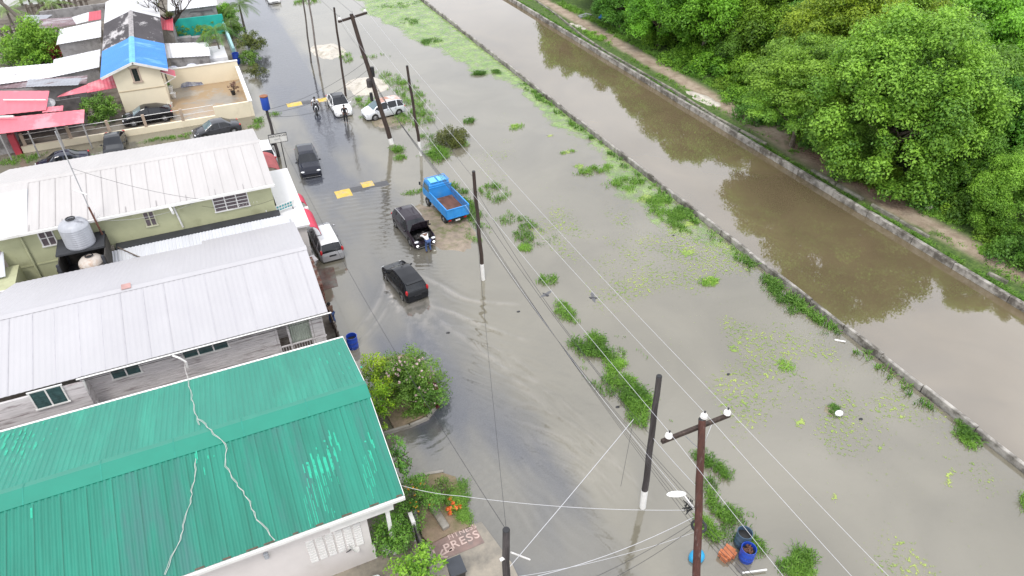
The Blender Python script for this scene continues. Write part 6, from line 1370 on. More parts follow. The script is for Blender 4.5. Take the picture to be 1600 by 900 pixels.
bag(940, 33, (.45, .35, .3), 'bright blue bag under the trees on the far bank', mat('bank_blue_bag', (.02, .15, .6), .5), .5)
bag(893, 0, (.3, .3, .2), 'dark bag on the far bank near the top edge', m_black, .4)
tag(MB().box(tuple(W(914, 24, .4)), (1.6, 1.0, .1), rz=.4).box(tuple(W(912, 26, .45)), (1.2, .15, .12), rz=.1).build('scrap_sheet', m_ting), 'dull metal scrap beside the blue bag on the far bank', 'scrap')
q = W(935, 905, .1); rt = empty('bin', (q.x, q.y, .08), label='dark grey wheeled bin at the bottom edge by the driveway', cat='bin')
q2 = W(713, 893, .6); rt.location = (q2.x, q2.y, .08)
MB().add([(-.22, -.25, 0), (.22, -.25, 0), (.22, .25, 0), (-.22, .25, 0), (-.28, -.32, .85), (.28, -.32, .85), (.28, .3, .85), (-.28, .3, .85)], [(0, 3, 2, 1), (4, 5, 6, 7), (0, 1, 5, 4), (1, 2, 6, 5), (2, 3, 7, 6), (3, 0, 4, 7)]).build('bin_body', m_trim, rt, world=False)
MB().box((0, 0, .9), (.62, .72, .06), tilt=('X', .08)).build('lid', mat('bin_lid', (.04, .045, .055), .4), rt, world=False)
# blue pvc pipes under the trees, planks
tag(MB().tube([tuple(W(1388, 297, .3)), tuple(W(1405, 308, .3))], .07).build('pipe', mat('grey_pipe', (.35, .38, .45), .4), smooth=True), 'short grey pipe on the path edge below the big tree', 'pipe')
tag(MB().tube([tuple(W(1160, 895, .12)), tuple(W(1198, 890, .12))], .035).build('stick', m_white, smooth=True), 'white stick floating under the blue barrel', 'stick')
tag(MB().tube([tuple(W(1304, 531, .02)), tuple(W(1321, 534, .06))], .05).build('plank', m_white, smooth=True), 'white plank washed against the near canal wall', 'plank')
# speed humps
m_yel = mat('yellow_road_paint', (.60, .41, .07), .6, .2, 3, col2=(.36, .33, .27), patch=(.50, .62)); m_hump = mat('hump_asphalt', (.07, .07, .075), .5, .2, 8)
hp = empty('speed_hump', (8, 45.4, 0), label='flooded speed hump with two yellow painted squares beyond the silver people carrier', cat='speed hump')
def hump(x0, x1, y, w, z, nm, m, par): 
    mb = MB(); n_ = 10; pts = [(y-w/2+w*k/n_, z*math.sin(math.pi*k/n_)) for k in range(n_+1)]; mb.xprism(pts+[(y+w/2, -.1), (y-w/2, -.1)], x0, x1); return mb.build(nm, m, par, smooth=True)
hump(7.55, 10.4, 45.6, .8, .012, 'hump_body', m_hump, hp)
hump(6.35, 7.5, 45.35, 1.15, .05, 'yellow_mark', m_yel, hp); hump(8.45, 9.35, 45.95, .95, .04, 'yellow_mark', m_yel, hp)
hp = empty('speed_hump', (8, 64, 0), label='yellow ended speed hump under the motorcycle and the white car', cat='speed hump')
hump(7.4, 8.8, 63.8, .9, .035, 'hump_body', m_hump, hp); hump(6.0, 7.35, 63.8, .95, .07, 'yellow_mark', m_yel, hp); hump(8.85, 9.9, 63.8, .95, .07, 'yellow_mark', m_yel, hp)
# sign board on a post
q = W(449, 268); sb = empty('sign_board', (q.x, q.y, 0), label='white roadside sign board with black lettering on a thin post beside the black pole', cat='sign')
zt_ = 3.0; MB().tube([(q.x, q.y, -.2), (q.x, q.y, 2.55)], .035).build('post', m_trim, sb)
mb = MB(); mb.bx(q.x-.78, q.x+.5, q.y-.03, q.y+.03, 2.5, 3.15); mb.build('board', m_white, sb)
mb = MB(); 
for a in ((q.x-.80, q.x+.52, 2.47, 2.5), (q.x-.80, q.x+.52, 3.15, 3.18), (q.x-.81, q.x-.78, 2.47, 3.18), (q.x+.5, q.x+.53, 2.47, 3.18)): mb.bx(a[0], a[1], q.y-.045, q.y+.045, a[2], a[3])
mb.build('board_frame', m_trim, sb)
text_mesh('lettering', 'NORTH ROAD', .19, m_trim, sb, (q.x-.14, q.y-.034, 3.0), (1, 0, 0), (0, -1, 0)); text_mesh('lettering', 'SOUTH', .13, mat('faded_letter', (.3, .3, .33), .6), sb, (q.x-.2, q.y-.034, 2.75), (1, 0, 0), (0, -1, 0))
# painted words on the driveway slab
mp_ = mat('painted_slab', (.22, .15, .13), .5, .2, 2, col2=(.15, .14, .13), patch=(.5, .7)); m_lt = mat('chalky_pink_paint', (.50, .38, .34), .8, .2, 4, col2=(.3, .24, .22), patch=(.58, .7))
sl_ = land('painted_slab', [tuple(W(u, v, .085))[:2] for u, v in ((673, 850), (740, 818), (757, 848), (680, 880))], .092, mp_)
a_ = W(690, 862, .1); b_ = W(752, 834, .1); xd = b_-a_; gp_ = empty('pavement_lettering', tuple(W(715, 850, .094)), label='hand painted pale words and arrow on the driveway slab beside the flower bed', cat='painted words')
text_mesh('lettering', 'PRESS', .50, m_lt, gp_, W(721, 846, .098), xd, (0, 0, 1), xs=1.1, spacing=1.15); text_mesh('lettering', '1', .52, m_lt, gp_, W(677, 861, .098), xd, (0, 0, 1), xs=1.3)
text_mesh('lettering', 'FITNESS', .30, m_lt, gp_, W(722, 831, .098), xd, (0, 0, 1), xs=1.1, spacing=1.1)
p0 = W(706, 858, .098); p1 = W(686, 870, .098); dd = (p1-p0).normalized(); sd = Vector((-dd.y, dd.x, 0)); L_ = (p1-p0).length
MB().slab([p0+sd*.035, p0-sd*.035, p1-sd*.035, p1+sd*.035], .004).slab([p1+sd*.03, p1-dd*.25+sd*.22, p1-dd*.31+sd*.18, p1-dd*.06], .004).slab([p1-sd*.03, p1-dd*.25-sd*.22, p1-dd*.31-sd*.18, p1-dd*.06], .004).slab([p0-dd*.05+sd*.09, p0-dd*.05-sd*.09, p0+dd*.12-sd*.05, p0+dd*.12+sd*.05], .004).build('arrow', m_lt, gp_)
# front gate of the green house: white post with dark sheet, benches, dish
q = W(645, 855, .1); gt = empty('garden_gate', (q.x, q.y, .07), label='dark sheet gate leaf hung on a white post beside the painted slab', cat='gate')
a_ = W(648, 838, .1); b_ = W(672, 905, .1); MB().box((a_.x, a_.y+.05, .7), (.16, .5, 1.3)).build('post', m_white, gt)
d_ = b_-a_; MB().box(((a_+b_)/2+Vector((0, 0, .6)))[:], (.04, d_.length, 1.05), rz=math.atan2(d_.y, d_.x)-math.pi/2).build('gate_leaf', mat('dark_gate_sheet', (.035, .03, .035), .5, .3, 4), gt)
a_ = W(622, 762, .4); b_ = W(646, 815, .5); MB().tube([(a_.x, a_.y, 1.2), (b_.x, b_.y, 1.2)], .03).tube([(a_.x, a_.y, .7), (b_.x, b_.y, .7)], .03).build('gate_rail', mat('rusty_rail', (.3, .2, .15), .8), gt)
pot(607, 862, .07, .2, 'white plant pot under the leafy bush at the porch of the green roof house')
q = W(551, 857, 1.4); rt = empty('satellite_dish', (q.x, q.y, 1.0), label='small white dish on the porch corner below the green roof', cat='satellite dish')
mb = MB(); mb.lathe([(0, .0), (.15, .03), (.26, .1)], c=tuple(q), n=20, M_=Matrix.Rotation(R(50), 3, 'Y')); mb.build('dish', m_white, rt, smooth=True); MB().tube([tuple(q), (q.x-.25, q.y, q.z-.1)], .02).build('dish_arm', m_trim, rt)
a_ = W(684, 805, .2); tag(MB().box((a_.x, a_.y, .22), (.32, 1.5, .2), rz=.15).build('stone_kerb_block', m_conc, bevel=.04), 'dark concrete block lying across the flower bed', 'block')
# floating bits of litter
r_ = random.Random(9)
for k, (u, v) in enumerate(((668, 240), (1138, 585), (965, 636), (1052, 368), (810, 487), (1345, 655), (700, 520))):
    q = W(u, v); mb = MB(); mb.ell((q.x, q.y, .0), (.12, .08, .04), 8, 5)
    tag(mb.build('floating_litter', m_trim), 'small dark scrap of litter floating on the flood', 'litter', 'floating litter scraps')

# two birds resting on the low cables
def bird(u, v, z, rz, lab):
    p = W(u, v, z); rt = empty('bird', tuple(p), label=lab, cat='bird'); mb = MB(); mb.tube([(0, -.22, .02), (0, -.12, .0), (0, 0, 0), (0, .12, .03), (0, .17, .06), (0, .21, .055)], [.012, .045, .065, .05, .035, .006], 10); mb.build('body', mat('bird_grey', (.06, .06, .065), .7), rt, smooth=True, world=False)
    for s_ in (-1, 1):
        mb = MB(); mb.add([(0, .08, .03), (s_*.22, .1, .09), (s_*.42, -.02, .05), (s_*.2, -.07, .06), (0, -.08, .02)], [(0, 1, 3, 4), (1, 2, 3)]); w_ = mb.build('wing', mat('bird_wing', (.12, .12, .125), .7), rt, world=False); so3 = w_.modifiers.new('s', 'SOLIDIFY'); so3.thickness = .012
    rt.rotation_euler = (0, 0, rz)
bird(927, 466, 5.6, R(70), 'dark bird flying above the open flood right of the cables'); bird(853, 461, 5.2, R(200), 'grey bird flying just beside the low telephone cables')
# ================================================================ VEGETATION
m_bark = mat('bark', (.10, .075, .055), .9, .3, 3, col2=(.2, .17, .14), bump=.5)
L_mid = leafmat('leaf_mid_green', (.055, .16, .012), (.25, .52, .04))
L_dark = leafmat('leaf_deep_green', (.035, .11, .012), (.17, .36, .04))
L_yel = leafmat('leaf_yellow_green', (.08, .19, .012), (.36, .54, .04))
L_pale = leafmat('leaf_feathery_green', (.07, .19, .02), (.30, .56, .06))
L_creep = leafmat('leaf_creeper', (.055, .15, .012), (.26, .48, .04))
L_grass = leafmat('grass_blade', (.07, .17, .03), (.30, .54, .08), objrand=.02)
L_lime = leafmat('lime_plant', (.08, .22, .02), (.32, .58, .06))
L_pink = leafmat('pink_blossom', (.62, .42, .44), (.75, .6, .6), transl=.2)
L_red = leafmat('red_bougainvillea', (.30, .02, .06), (.55, .06, .14))
L_shrub = leafmat('leaf_shrub', (.045, .14, .02), (.20, .42, .06)); L_shry = leafmat('leaf_shrub_yellow', (.09, .22, .012), (.42, .60, .03))
L_olive = leafmat('weed_olive', (.05, .07, .015), (.17, .20, .04)); L_palm = leafmat('palm_leaf', (.03, .09, .015), (.14, .27, .04))
def leaves(blobs, dens, ls, seed, asp=.55, up=.35, jit=.6, tvar=.2, low=-.55, inner=.26):
    """blobs: (cx,cy,cz,rx,ry,rz,tint). Returns verts, faces, tint: small leaf blades spread through each clump"""
    r = np.random.default_rng(seed); VV = []; TT = []
    for (cx, cy, cz, rx, ry, rz, tn) in blobs:
        area = 4*math.pi*((rx*ry)**1.6/3+(rx*rz)**1.6/3+(ry*rz)**1.6/3)**(1/1.6); n = max(6, int(area*dens))
        d = r.normal(size=(n, 3)); d /= np.linalg.norm(d, axis=1)[:, None]; d[:, 2] = np.where(d[:, 2] < low, -d[:, 2], d[:, 2])
        rad = 1-np.abs(r.normal(size=n))*inner; rad = np.where(r.random(n) < .1, r.uniform(.3, 1.12, n), rad)
        q3 = d*3.3+r.uniform(0, 9, 3); rad = rad*(1+.20*np.sin(q3[:, 0]*1.9)*np.sin(q3[:, 1]*2.3+q3[:, 2])+.14*np.sin(q3[:, 0]*4.3+q3[:, 2]*3.7))
        P = np.stack([cx+d[:, 0]*rx*rad, cy+d[:, 1]*ry*rad, cz+d[:, 2]*rz*rad], 1)
        nn = d+np.array([0, 0, up])+r.normal(size=(n, 3))*jit; nn /= np.linalg.norm(nn, axis=1)[:, None]
        a = np.cross(nn, r.normal(size=(n, 3))); a /= np.linalg.norm(a, axis=1)[:, None]; b = np.cross(nn, a)
        s = ls*r.uniform(.55, 1.4, n)[:, None]
        # four-point blade, slightly folded
        q = np.stack([P-a*s*.5, P+b*s*asp*.5-nn*s*.08, P+a*s*.5, P-b*s*asp*.5-nn*s*.08], 1); VV.append(q.reshape(-1, 3))
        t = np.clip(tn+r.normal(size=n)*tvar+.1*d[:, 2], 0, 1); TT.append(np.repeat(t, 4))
    V = np.concatenate(VV); T = np.concatenate(TT); F = np.arange(len(V)).reshape(-1, 4); return V, F, T
def crown_blobs(Rx, Ry, Rz, n, br, seed, cz=0., flat=1., low=-.35, noise_=.18):
    r = random.Random(seed); B = []
    for k in range(n):
        z = 1-(1-low)*(k+.5)/n; ph = k*2.399963+r.uniform(-.3, .3); q = math.sqrt(max(0, 1-z*z)); s = 1+r.uniform(-noise_, noise_)
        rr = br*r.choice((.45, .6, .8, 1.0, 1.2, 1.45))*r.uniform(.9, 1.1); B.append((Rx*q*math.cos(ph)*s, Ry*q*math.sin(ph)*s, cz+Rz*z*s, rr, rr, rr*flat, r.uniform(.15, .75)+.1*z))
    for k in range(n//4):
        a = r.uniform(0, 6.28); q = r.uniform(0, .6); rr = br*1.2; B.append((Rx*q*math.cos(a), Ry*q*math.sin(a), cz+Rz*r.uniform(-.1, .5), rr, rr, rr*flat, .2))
    return B
def trunk(parent, h, r0, limbs, seed, m=None, spread=1.0, name='trunk'):
    r = random.Random(seed); mb = MB(); P = [(0, 0, -.3)]+[(r.uniform(-.12, .12)*h*.3*t, r.uniform(-.12, .12)*h*.3*t, h*t) for t in (.2, .45, .7)]
    mb.tube(P, [r0*1.25, r0, r0*.85, r0*.7], 10)
    for k in range(limbs):
        a = 6.28*k/limbs+r.uniform(-.4, .4); s = Vector(P[2]).lerp(Vector(P[3]), r.random()); L = h*.55*r.uniform(.7, 1.1)
        p1 = s+Vector((math.cos(a)*L*.5*spread, math.sin(a)*L*.5*spread, L*.35)); p2 = s+Vector((math.cos(a)*L*.95*spread, math.sin(a)*L*.95*spread, L*.75)); mb.tube([tuple(s), tuple(p1), tuple(p2)], [r0*.5, r0*.32, r0*.14], 7)
        for j in (-1, 1):
            p3 = p1+Vector((math.cos(a+j*.8)*L*.45*spread, math.sin(a+j*.8)*L*.45*spread, L*.4)); mb.tube([tuple(p1), tuple(p3)], [r0*.24, r0*.08], 6)
    return mb.build(name, m or m_bark, parent, smooth=True, world=False)
def make_tree(kind, seed):
    rt = empty('tree', (0, 0, 0)); r = random.Random(seed)
    if kind == 'round': h = 5.2; B = crown_blobs(4.3, 4.3, 4.4, 110, 1.05, seed, h, .85, -.55); a = (42, .22, L_mid)
    elif kind == 'fine': h = 5.0; B = crown_blobs(4.8, 4.6, 5.0, 190, .85, seed, h, .9, -.75, .14); a = (52, .18, L_pale)
    elif kind == 'umbrella': h = 5.2; B = crown_blobs(5.0, 5.0, 2.3, 140, .95, seed, h, .42, -.25, .22); a = (48, .18, L_pale)
    elif kind == 'yellow': h = 6.2; B = crown_blobs(4.4, 4.4, 3.4, 120, .95, seed, h, .75, -.4); a = (44, .21, L_yel)
    elif kind == 'dense': h = 4.4; B = crown_blobs(4.0, 4.0, 4.0, 95, 1.1, seed, h, .85, -.7, .25); a = (42, .22, L_dark)
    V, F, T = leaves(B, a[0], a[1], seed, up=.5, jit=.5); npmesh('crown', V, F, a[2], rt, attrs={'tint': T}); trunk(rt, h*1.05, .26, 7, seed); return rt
def make_bush(seed, R_=1.5, H=1.6, m=None, dens=60, ls=.15, n=26, name='bush', flat=.8, asp=.55):
    rt = empty(name, (0, 0, 0)); B = crown_blobs(R_, R_, H*.75, n, R_*.36, seed, H*.25, flat, -.3, .25)
    V, F, T = leaves(B, dens, ls, seed, up=.4, asp=asp); V[:, 2] = np.maximum(V[:, 2], .01); npmesh('foliage', V, F, m or L_shrub, rt, attrs={'tint': T}); trunk(rt, H*.7, .05, 5, seed, name='stems'); return rt
TR = {k: [make_tree(k, s) for s in ss] for k, ss in dict(round=(11, 12), fine=(21,), umbrella=(31, 32), yellow=(41,), dense=(51,)).items()}
used = set(); _r = random.Random(77)
def _children_map():
    m = {}
    for c in bpy.data.objects:
        if c.parent: m.setdefault(c.parent.name, []).append(c)
    return m
def put(proto, x, y, z, s, label, cat='tree', group=None, rz=None, sz=None):
    o = proto if proto.name not in used else copy_tree(proto); used.add(proto.name); used.add(o.name)
    o.location = (x, y, z); o.rotation_euler = (0, 0, _r.uniform(0, 6.28) if rz is None else rz); o.scale = (s, s, s*(sz or _r.uniform(.92, 1.08)))
    for k in ('group',): 
        if k in o: del o[k]
    return tag(o, label, cat, group)
HT = dict(round=5.2, fine=5.0, umbrella=5.2, yellow=6.2, dense=4.4)
G = []
def tree_px(u, v, zc, kind, s, label, i=0, group=None, sz=None):
    p = W(u, v, zc); k = TR[kind]; G.append((p.x, p.y, 4.4*s)); return put(k[i % len(k)], p.x, p.y, .2, s, label, 'tree', group, sz=sz)
tree_px(1408, 172, 5.6, 'fine', 1.13, 'huge round light green tree, the largest crown, overhanging the bank path')
tree_px(1300, 105, 6.4, 'umbrella', .98, 'flat-topped feathery tree just left of the huge round tree', 0)
tree_px(1258, 148, 4.6, 'umbrella', .68, 'lower flat feathery tree over the dark hollow left of the huge round tree', 1)
tree_px(1440, 90, 6.2, 'umbrella', .95, 'feathery tree directly behind the huge round tree', 1)
tree_px(1552, 150, 4.2, 'umbrella', .95, 'broad feathery tree to the right of the huge round tree', 0)
tree_px(1335, 28, 8.0, 'yellow', .98, 'yellow-leaved tree at the top edge above the feathery crowns')
tree_px(1480, 45, 7.6, 'yellow', .8, 'smaller yellowish tree behind the huge round tree')
tree_px(1555, 60, 7.4, 'round', .98, 'bright green bushy tree near the upper right corner', 0)
tree_px(1420, 12, 8.2, 'round', .85, 'bright green tree at the top edge right of the yellow tree', 1)
tree_px(1205, 18, 6.0, 'round', .95, 'bright green bushy tree at the top edge, second from the canal side', 0)
tree_px(1110, 8, 5.8, 'round', .95, 'bright green tree at the top edge above the creeper mass', 1)
tree_px(1035, 5, 4.8, 'round', .78, 'leafy tree at the top edge nearest the blue bag', 0)
tree_px(975, -12, 4.2, 'dense', .8, 'dark leafy tree at the top edge behind the blue bag')
tree_px(1262, 55, 5.0, 'dense', .85, 'dark dense tree between the creeper mass and the yellow tree')
tree_px(1160, 62, 3.6, 'dense', .62, 'dark tree shaded behind the creeper mass')
tree_px(1582, 232, 3.0, 'dense', .8, 'dark dense tree at the right edge below the broad feathery tree')
tree_px(1588, 318, 2.4, 'fine', .50, 'small round feathery tree at the right edge by the path')
tree_px(1500, 262, 2.6, 'dense', .55, 'low dark tree filling the foot of the huge round tree')
tree_px(1340, 232, 2.3, 'dense', .48, 'low dark leafy tree under the left skirt of the huge round tree')
tree_px(1650, 140, 4.0, 'round', .9, 'tall green tree cut by the right edge, upper one', 1); tree_px(1660, 250, 3.0, 'dense', .6, 'green tree cut by the right edge, lower one', 0)
tree_px(1640, 400, 1.5, 'dense', .3, 'small green tree outside the lower right bank corner', 0)
k = 0
for gx in np.arange(51, 100, 6.3):
    for gy in np.arange(8, 132, 6.3):
        x = gx+_r.uniform(-1.8, 1.8); y = gy+_r.uniform(-1.8, 1.8)
        if any(math.hypot(x-a, y-b) < c*.95 for a, b, c in G): continue
        # keep those the picture (plus a margin) can see
        d = Vector((x, y, 8-CAM_H)); fw = Vector((math.sin(AZ)*math.cos(PIT), math.cos(AZ)*math.cos(PIT), -math.sin(PIT))); rt_ = Vector((math.cos(AZ), -math.sin(AZ), 0)); upv = rt_.cross(fw)
        zc = d.dot(fw); uu = 800+FPX*d.dot(rt_)/zc; vv = 450-FPX*d.dot(upv)/zc
        if y < 24 and x < 62: continue
        if zc < 0 or uu > 1720 or vv < -130 or uu < 880: continue
        kd = _r.choice(('round', 'round', 'umbrella', 'dense', 'fine')); put(_r.choice(TR[kd]), x, y, .2, _r.uniform(.8, 1.05), 'bushy green tree deep in the wood beyond the canal', 'tree', 'trees deep in the wood'); k += 1
print('fill trees', k)
# ---- bushes and creepers along the wood's edge
BU = [make_bush(61, 1.8, 2.1, L_creep, 62, .17, 34), make_bush(62, 1.5, 1.5, L_creep, 70, .15, 26), make_bush(63, 1.4, 1.3, L_shrub, 70, .15, 24), make_bush(64, 1.2, 1.0, L_lime, 75, .14, 20)]
for n_, (u, v, z, b, s, lab) in enumerate((
    (1140, 135, .5, 3, .9, 'low bright bush spilling onto the path above the white sand pile'), (1258, 205, .6, 1, .8, 'small creeper mound at the mouth of the dark hollow'), (1385, 285, .6, 0, .6, 'creeper clump at the edge of the leaf litter'), (1498, 318, .6, 3, 1.3, 'broad bright bush behind the ground cover near the pale bag'), (1590, 395, .6, 2, 1.0, 'green bush at the right edge of the bank path'),
    (1128, 98, 1.5, 0, 1.25, 'large mound of creepers at the left of the wood edge'), (1180, 118, 1.6, 0, 1.3, 'largest creeper mound in the middle of the wood edge'),
    (1092, 78, 1.2, 1, 1.3, 'creeper mound near the blue bag end of the wood'), (1206, 155, 1.4, 0, 1.0, 'creeper mound next to the dark hollow'),
    (1062, 92, .8, 3, 1.2, 'bright low bush closest to the white sand pile, upper side'), (1160, 150, .8, 3, 1.2, 'bright low bush beside the long white sand pile'),
    (1185, 178, .7, 2, 1.1, 'green bush at the lower end of the white sand pile'), (1225, 185, .8, 2, .8, 'small bush in front of the dark hollow'),
    (1030, 62, .9, 1, 1.1, 'small creeper mound under the top edge trees'), (1000, 42, .8, 2, 1.0, 'green bush right of the blue bag'),
    (1325, 262, .6, 2, .9, 'low bush under the left skirt of the huge tree by the litter'), (1368, 268, .8, 1, .9, 'creeper tangle hanging at the foot of the huge tree'),
    (1422, 292, .8, 3, 1.05, 'bright rounded bush by the grey pipe'), (1462, 300, .9, 2, 1.2, 'green bush beside the pale rounded bag'),
    (1530, 322, 1.0, 2, 1.2, 'dark green bush behind the bright ground cover'), (1285, 218, .9, 2, .9, 'low bush beside the leaf litter'),
    (1560, 372, .5, 3, .8, 'bright bush near the right edge of the bank'), (1240, 120, 2.6, 1, 1.4, 'creepers climbing the tree beside the dark hollow'), (1100, 45, 2.2, 0, 1.2, 'creepers hanging below the top edge trees'), (1195, 75, 2.8, 0, 1.3, 'tall creeper curtain in front of the dark dense tree'))):
    p = W(u, v, z); put(BU[b], p.x, p.y, max(.1, z-.9*s), s, lab, 'bush')
# ---- grass: every blade belongs to one tuft; all of it is one mass
GV = []; GT = []
gr = np.random.default_rng(5)
def grass(cx, cy, rx, ry, n, h=.45, tint=.5, rz=0, z=0.0, w=.026, hard=False, spread=.55):
    for _ in range(n):
        a = gr.random()*6.283; q = min(1.7, math.sqrt(gr.random())*.62+abs(gr.normal())*.30)
        x = rx*q*math.cos(a); y = ry*q*math.sin(a)
        if mnoise.noise(Vector(((cx+x)*1.1, (cy+y)*1.1, .3))) < -.10+.45*(q-.6): continue
        X0 = cx+x*math.cos(rz)-y*math.sin(rz); Y0 = cy+x*math.sin(rz)+y*math.cos(rz); tt = tint+.25*mnoise.noise(Vector((X0*.8, Y0*.8, 4)))
        for k in range(6):
            a2 = gr.random()*6.283; hh_ = h*gr.uniform(.35, 1.2)*max(.35, 1-.45*q); sp = spread*hh_*gr.uniform(.4, 1.8); bx, by = X0+gr.normal()*.08, Y0+gr.normal()*.08
            dx, dy = math.cos(a2), math.sin(a2); px, py = -dy*w/2, dx*w/2
            GV.append((bx-px, by-py, z-.02)); GV.append((bx+px, by+py, z-.02)); GV.append((bx+dx*sp*.5+px*.9, by+dy*sp*.5+py*.9, z+hh_*.7)); GV.append((bx+dx*sp*.5-px*.9, by+dy*sp*.5-py*.9, z+hh_*.7))
            GV.append((bx+dx*sp*.5-px*.9, by+dy*sp*.5-py*.9, z+hh_*.7)); GV.append((bx+dx*sp*.5+px*.9, by+dy*sp*.5+py*.9, z+hh_*.7)); GV.append((bx+dx*sp*1.2+px*.1, by+dy*sp*1.2+py*.1, z+hh_*gr.uniform(.6, 1))); GV.append((bx+dx*sp*1.2-px*.1, by+dy*sp*1.2-py*.1, z+hh_*.8))
            t = min(1, max(0, tt+gr.normal()*.15)); GT.extend([t]*8)
def gpx(u, v, rx, ry, n, **k):
    p = W(u, v); grass(p.x, p.y, rx, ry, n, **k)
gpx(640, 150, 1.7, 5.0, 420, h=.4); gpx(615, 128, 1.3, 2.6, 150, h=.4); gpx(650, 186, 2.0, 2.4, 260, h=.45); gpx(570, 160, 1.0, 1.8, 160, h=.45, tint=.6); gpx(590, 172, 1.5, 1.0, 110, h=.3); gpx(570, 185, .5, .8, 40, h=.25)
gpx(617, 236, .9, .5, 130, h=.5, tint=.4); gpx(625, 248, .5, .5, 50, h=.35); gpx(684, 240, 1.1, 1.7, 260, h=.5, tint=.45); gpx(672, 215, 1.2, 1.4, 60, h=.35); gpx(600, 115, 1.0, 2.0, 60, h=.3); gpx(583, 88, 1.6, 1.0, 60, h=.3); gpx(540, 88, .7, 2.2, 90, h=.35)
gpx(722, 225, .9, .7, 40, h=.3); gpx(735, 190, .7, .4, 60, h=.4, tint=.25); gpx(770, 300, 1.2, 1.8, 150, h=.35, tint=.4); gpx(715, 300, .8, 2.0, 200, h=.4, tint=.35); gpx(733, 330, .7, 2.6, 260, h=.4, tint=.4); gpx(748, 372, .9, 1.0, 90, h=.25, tint=.5); gpx(650, 300, 1.2, .35, 110, h=.14, tint=.5); gpx(735, 350, 1.2, 3, 120, h=.2)
gpx(822, 362, 1.3, 1.8, 260, h=.38, tint=.35); gpx(800, 345, .9, 1.2, 80, h=.3); gpx(820, 388, .7, .5, 110, h=.2, tint=.8); gpx(858, 440, .7, 1.0, 140, h=.35, tint=.5); gpx(884, 488, .6, 1.2, 140, h=.32, tint=.55); gpx(905, 535, .7, 1.0, 130, h=.4, tint=.35)
gpx(930, 545, 1.0, 1.4, 300, h=.5, tint=.35); gpx(950, 570, 1.1, 1.2, 260, h=.16, tint=.95); gpx(972, 592, 1.0, 1.3, 260, h=.2, tint=.9); gpx(960, 590, 1.0, 1.8, 200, h=.45, tint=.45); gpx(990, 622, .9, 1.2, 240, h=.5, tint=.35); gpx(1010, 628, .6, .8, 160, h=.15, tint=1.0); gpx(965, 570, 1.7, 3.2, 150, h=.25, tint=.4); gpx(1005, 648, .9, 1.0, 220, h=.4, tint=.5); gpx(945, 600, .8, 1.5, 90, h=.3, tint=.3); gpx(975, 573, .6, .6, 150, h=.25, tint=.95)
gpx(1118, 740, .6, 1.3, 230, h=.4, tint=.3); gpx(1138, 765, .5, .7, 180, h=.16, tint=.9); gpx(1128, 795, .6, .9, 180, h=.4, tint=.45); gpx(1125, 770, .9, 2.2, 120, h=.25, tint=.4); gpx(1105, 828, .3, .7, 120, h=.4, tint=.5); gpx(1090, 735, .5, .9, 60, h=.3, tint=.2); gpx(1195, 855, .6, .7, 120, h=.3, tint=.35); gpx(1255, 880, 1.1, .6, 220, h=.35, tint=.5); gpx(1265, 892, 1.0, .5, 220, h=.16, tint=.95); gpx(1300, 868, .55, .7, 220, h=.5, tint=.8); gpx(1150, 830, .8, .5, 50, h=.25, tint=.2); gpx(1230, 872, .8, .5, 90, h=.3, tint=.3)
# near canal wall
for y in np.arange(12, 60, .8):
    k = int(28*max(0, .45+.75*mnoise.noise(Vector((y*.23, 2, 7))))*(1.5 if 17 < y < 34 else .9)); grass(28.15, y, .42, .6, k, h=.42, tint=.28, w=.05)
gpx(930, 266, 1.7, .7, 160, h=.35, tint=.6); gpx(980, 288, 1.9, 1.2, 220, h=.35, tint=.6); gpx(1035, 325, 1.3, 2.2, 380, h=.4, tint=.55); gpx(1060, 348, 1.0, 1.4, 180, h=.35, tint=.5); gpx(1108, 442, 1.0, .5, 130, h=.2, tint=.85); gpx(1240, 480, .7, 2.6, 240, h=.4, tint=.25); gpx(1200, 440, .6, 2.4, 160, h=.4, tint=.25); gpx(1495, 668, .35, 1.3, 170, h=.4, tint=.3); gpx(1510, 690, .3, .6, 60, h=.25, tint=.7); gpx(1604, 786, .5, .4, 120, h=.3, tint=.6); gpx(803, 198, .9, .8, 80, h=.25, tint=.8); gpx(888, 238, .7, .4, 40, h=.2, tint=.7)
gpx(640, 33, 1.2, 1.6, 120, h=.3, tint=.2); gpx(626, 8, 3.2, 1.4, 140, h=.3, tint=.3); gpx(674, 65, 1.7, 1.2, 200, h=.3, tint=.15); gpx(748, 115, .9, .7, 160, h=.35, tint=.15); gpx(776, 113, .6, .6, 90, h=.3, tint=.15); gpx(480, 3, 2.2, 1.2, 140, h=.4, tint=.5); gpx(1225, 570, .5, .7, 110, h=.12, tint=1.0); gpx(1298, 640, .38, .42, 200, h=.22, tint=.2)
gpx(407, 190, .7, .6, 60, h=.4, tint=.4); gpx(425, 180, .8, .5, 30, h=.3); gpx(395, 200, 1.0, .5, 60, h=.3, tint=.5); gpx(290, 212, 1.6, .5, 120, h=.25, tint=.5); gpx(250, 218, 1.6, .5, 70, h=.25, tint=.3); gpx(120, 245, 2.2, .8, 80, h=.25, tint=.4); gpx(30, 250, 2, .9, 160, h=.3, tint=.4); gpx(345, 200, 1.5, .4, 90, h=.3, tint=.5)
gpx(712, 800, .55, 1.1, 1500, h=.11, tint=.55, z=.14, w=.02); gpx(725, 770, .45, .7, 400, h=.10, tint=.4, z=.12, w=.02); gpx(640, 600, 1.3, 2.0, 300, h=.25, tint=.3, z=.14); gpx(655, 640, .9, .7, 160, h=.3, tint=.35, z=.14)
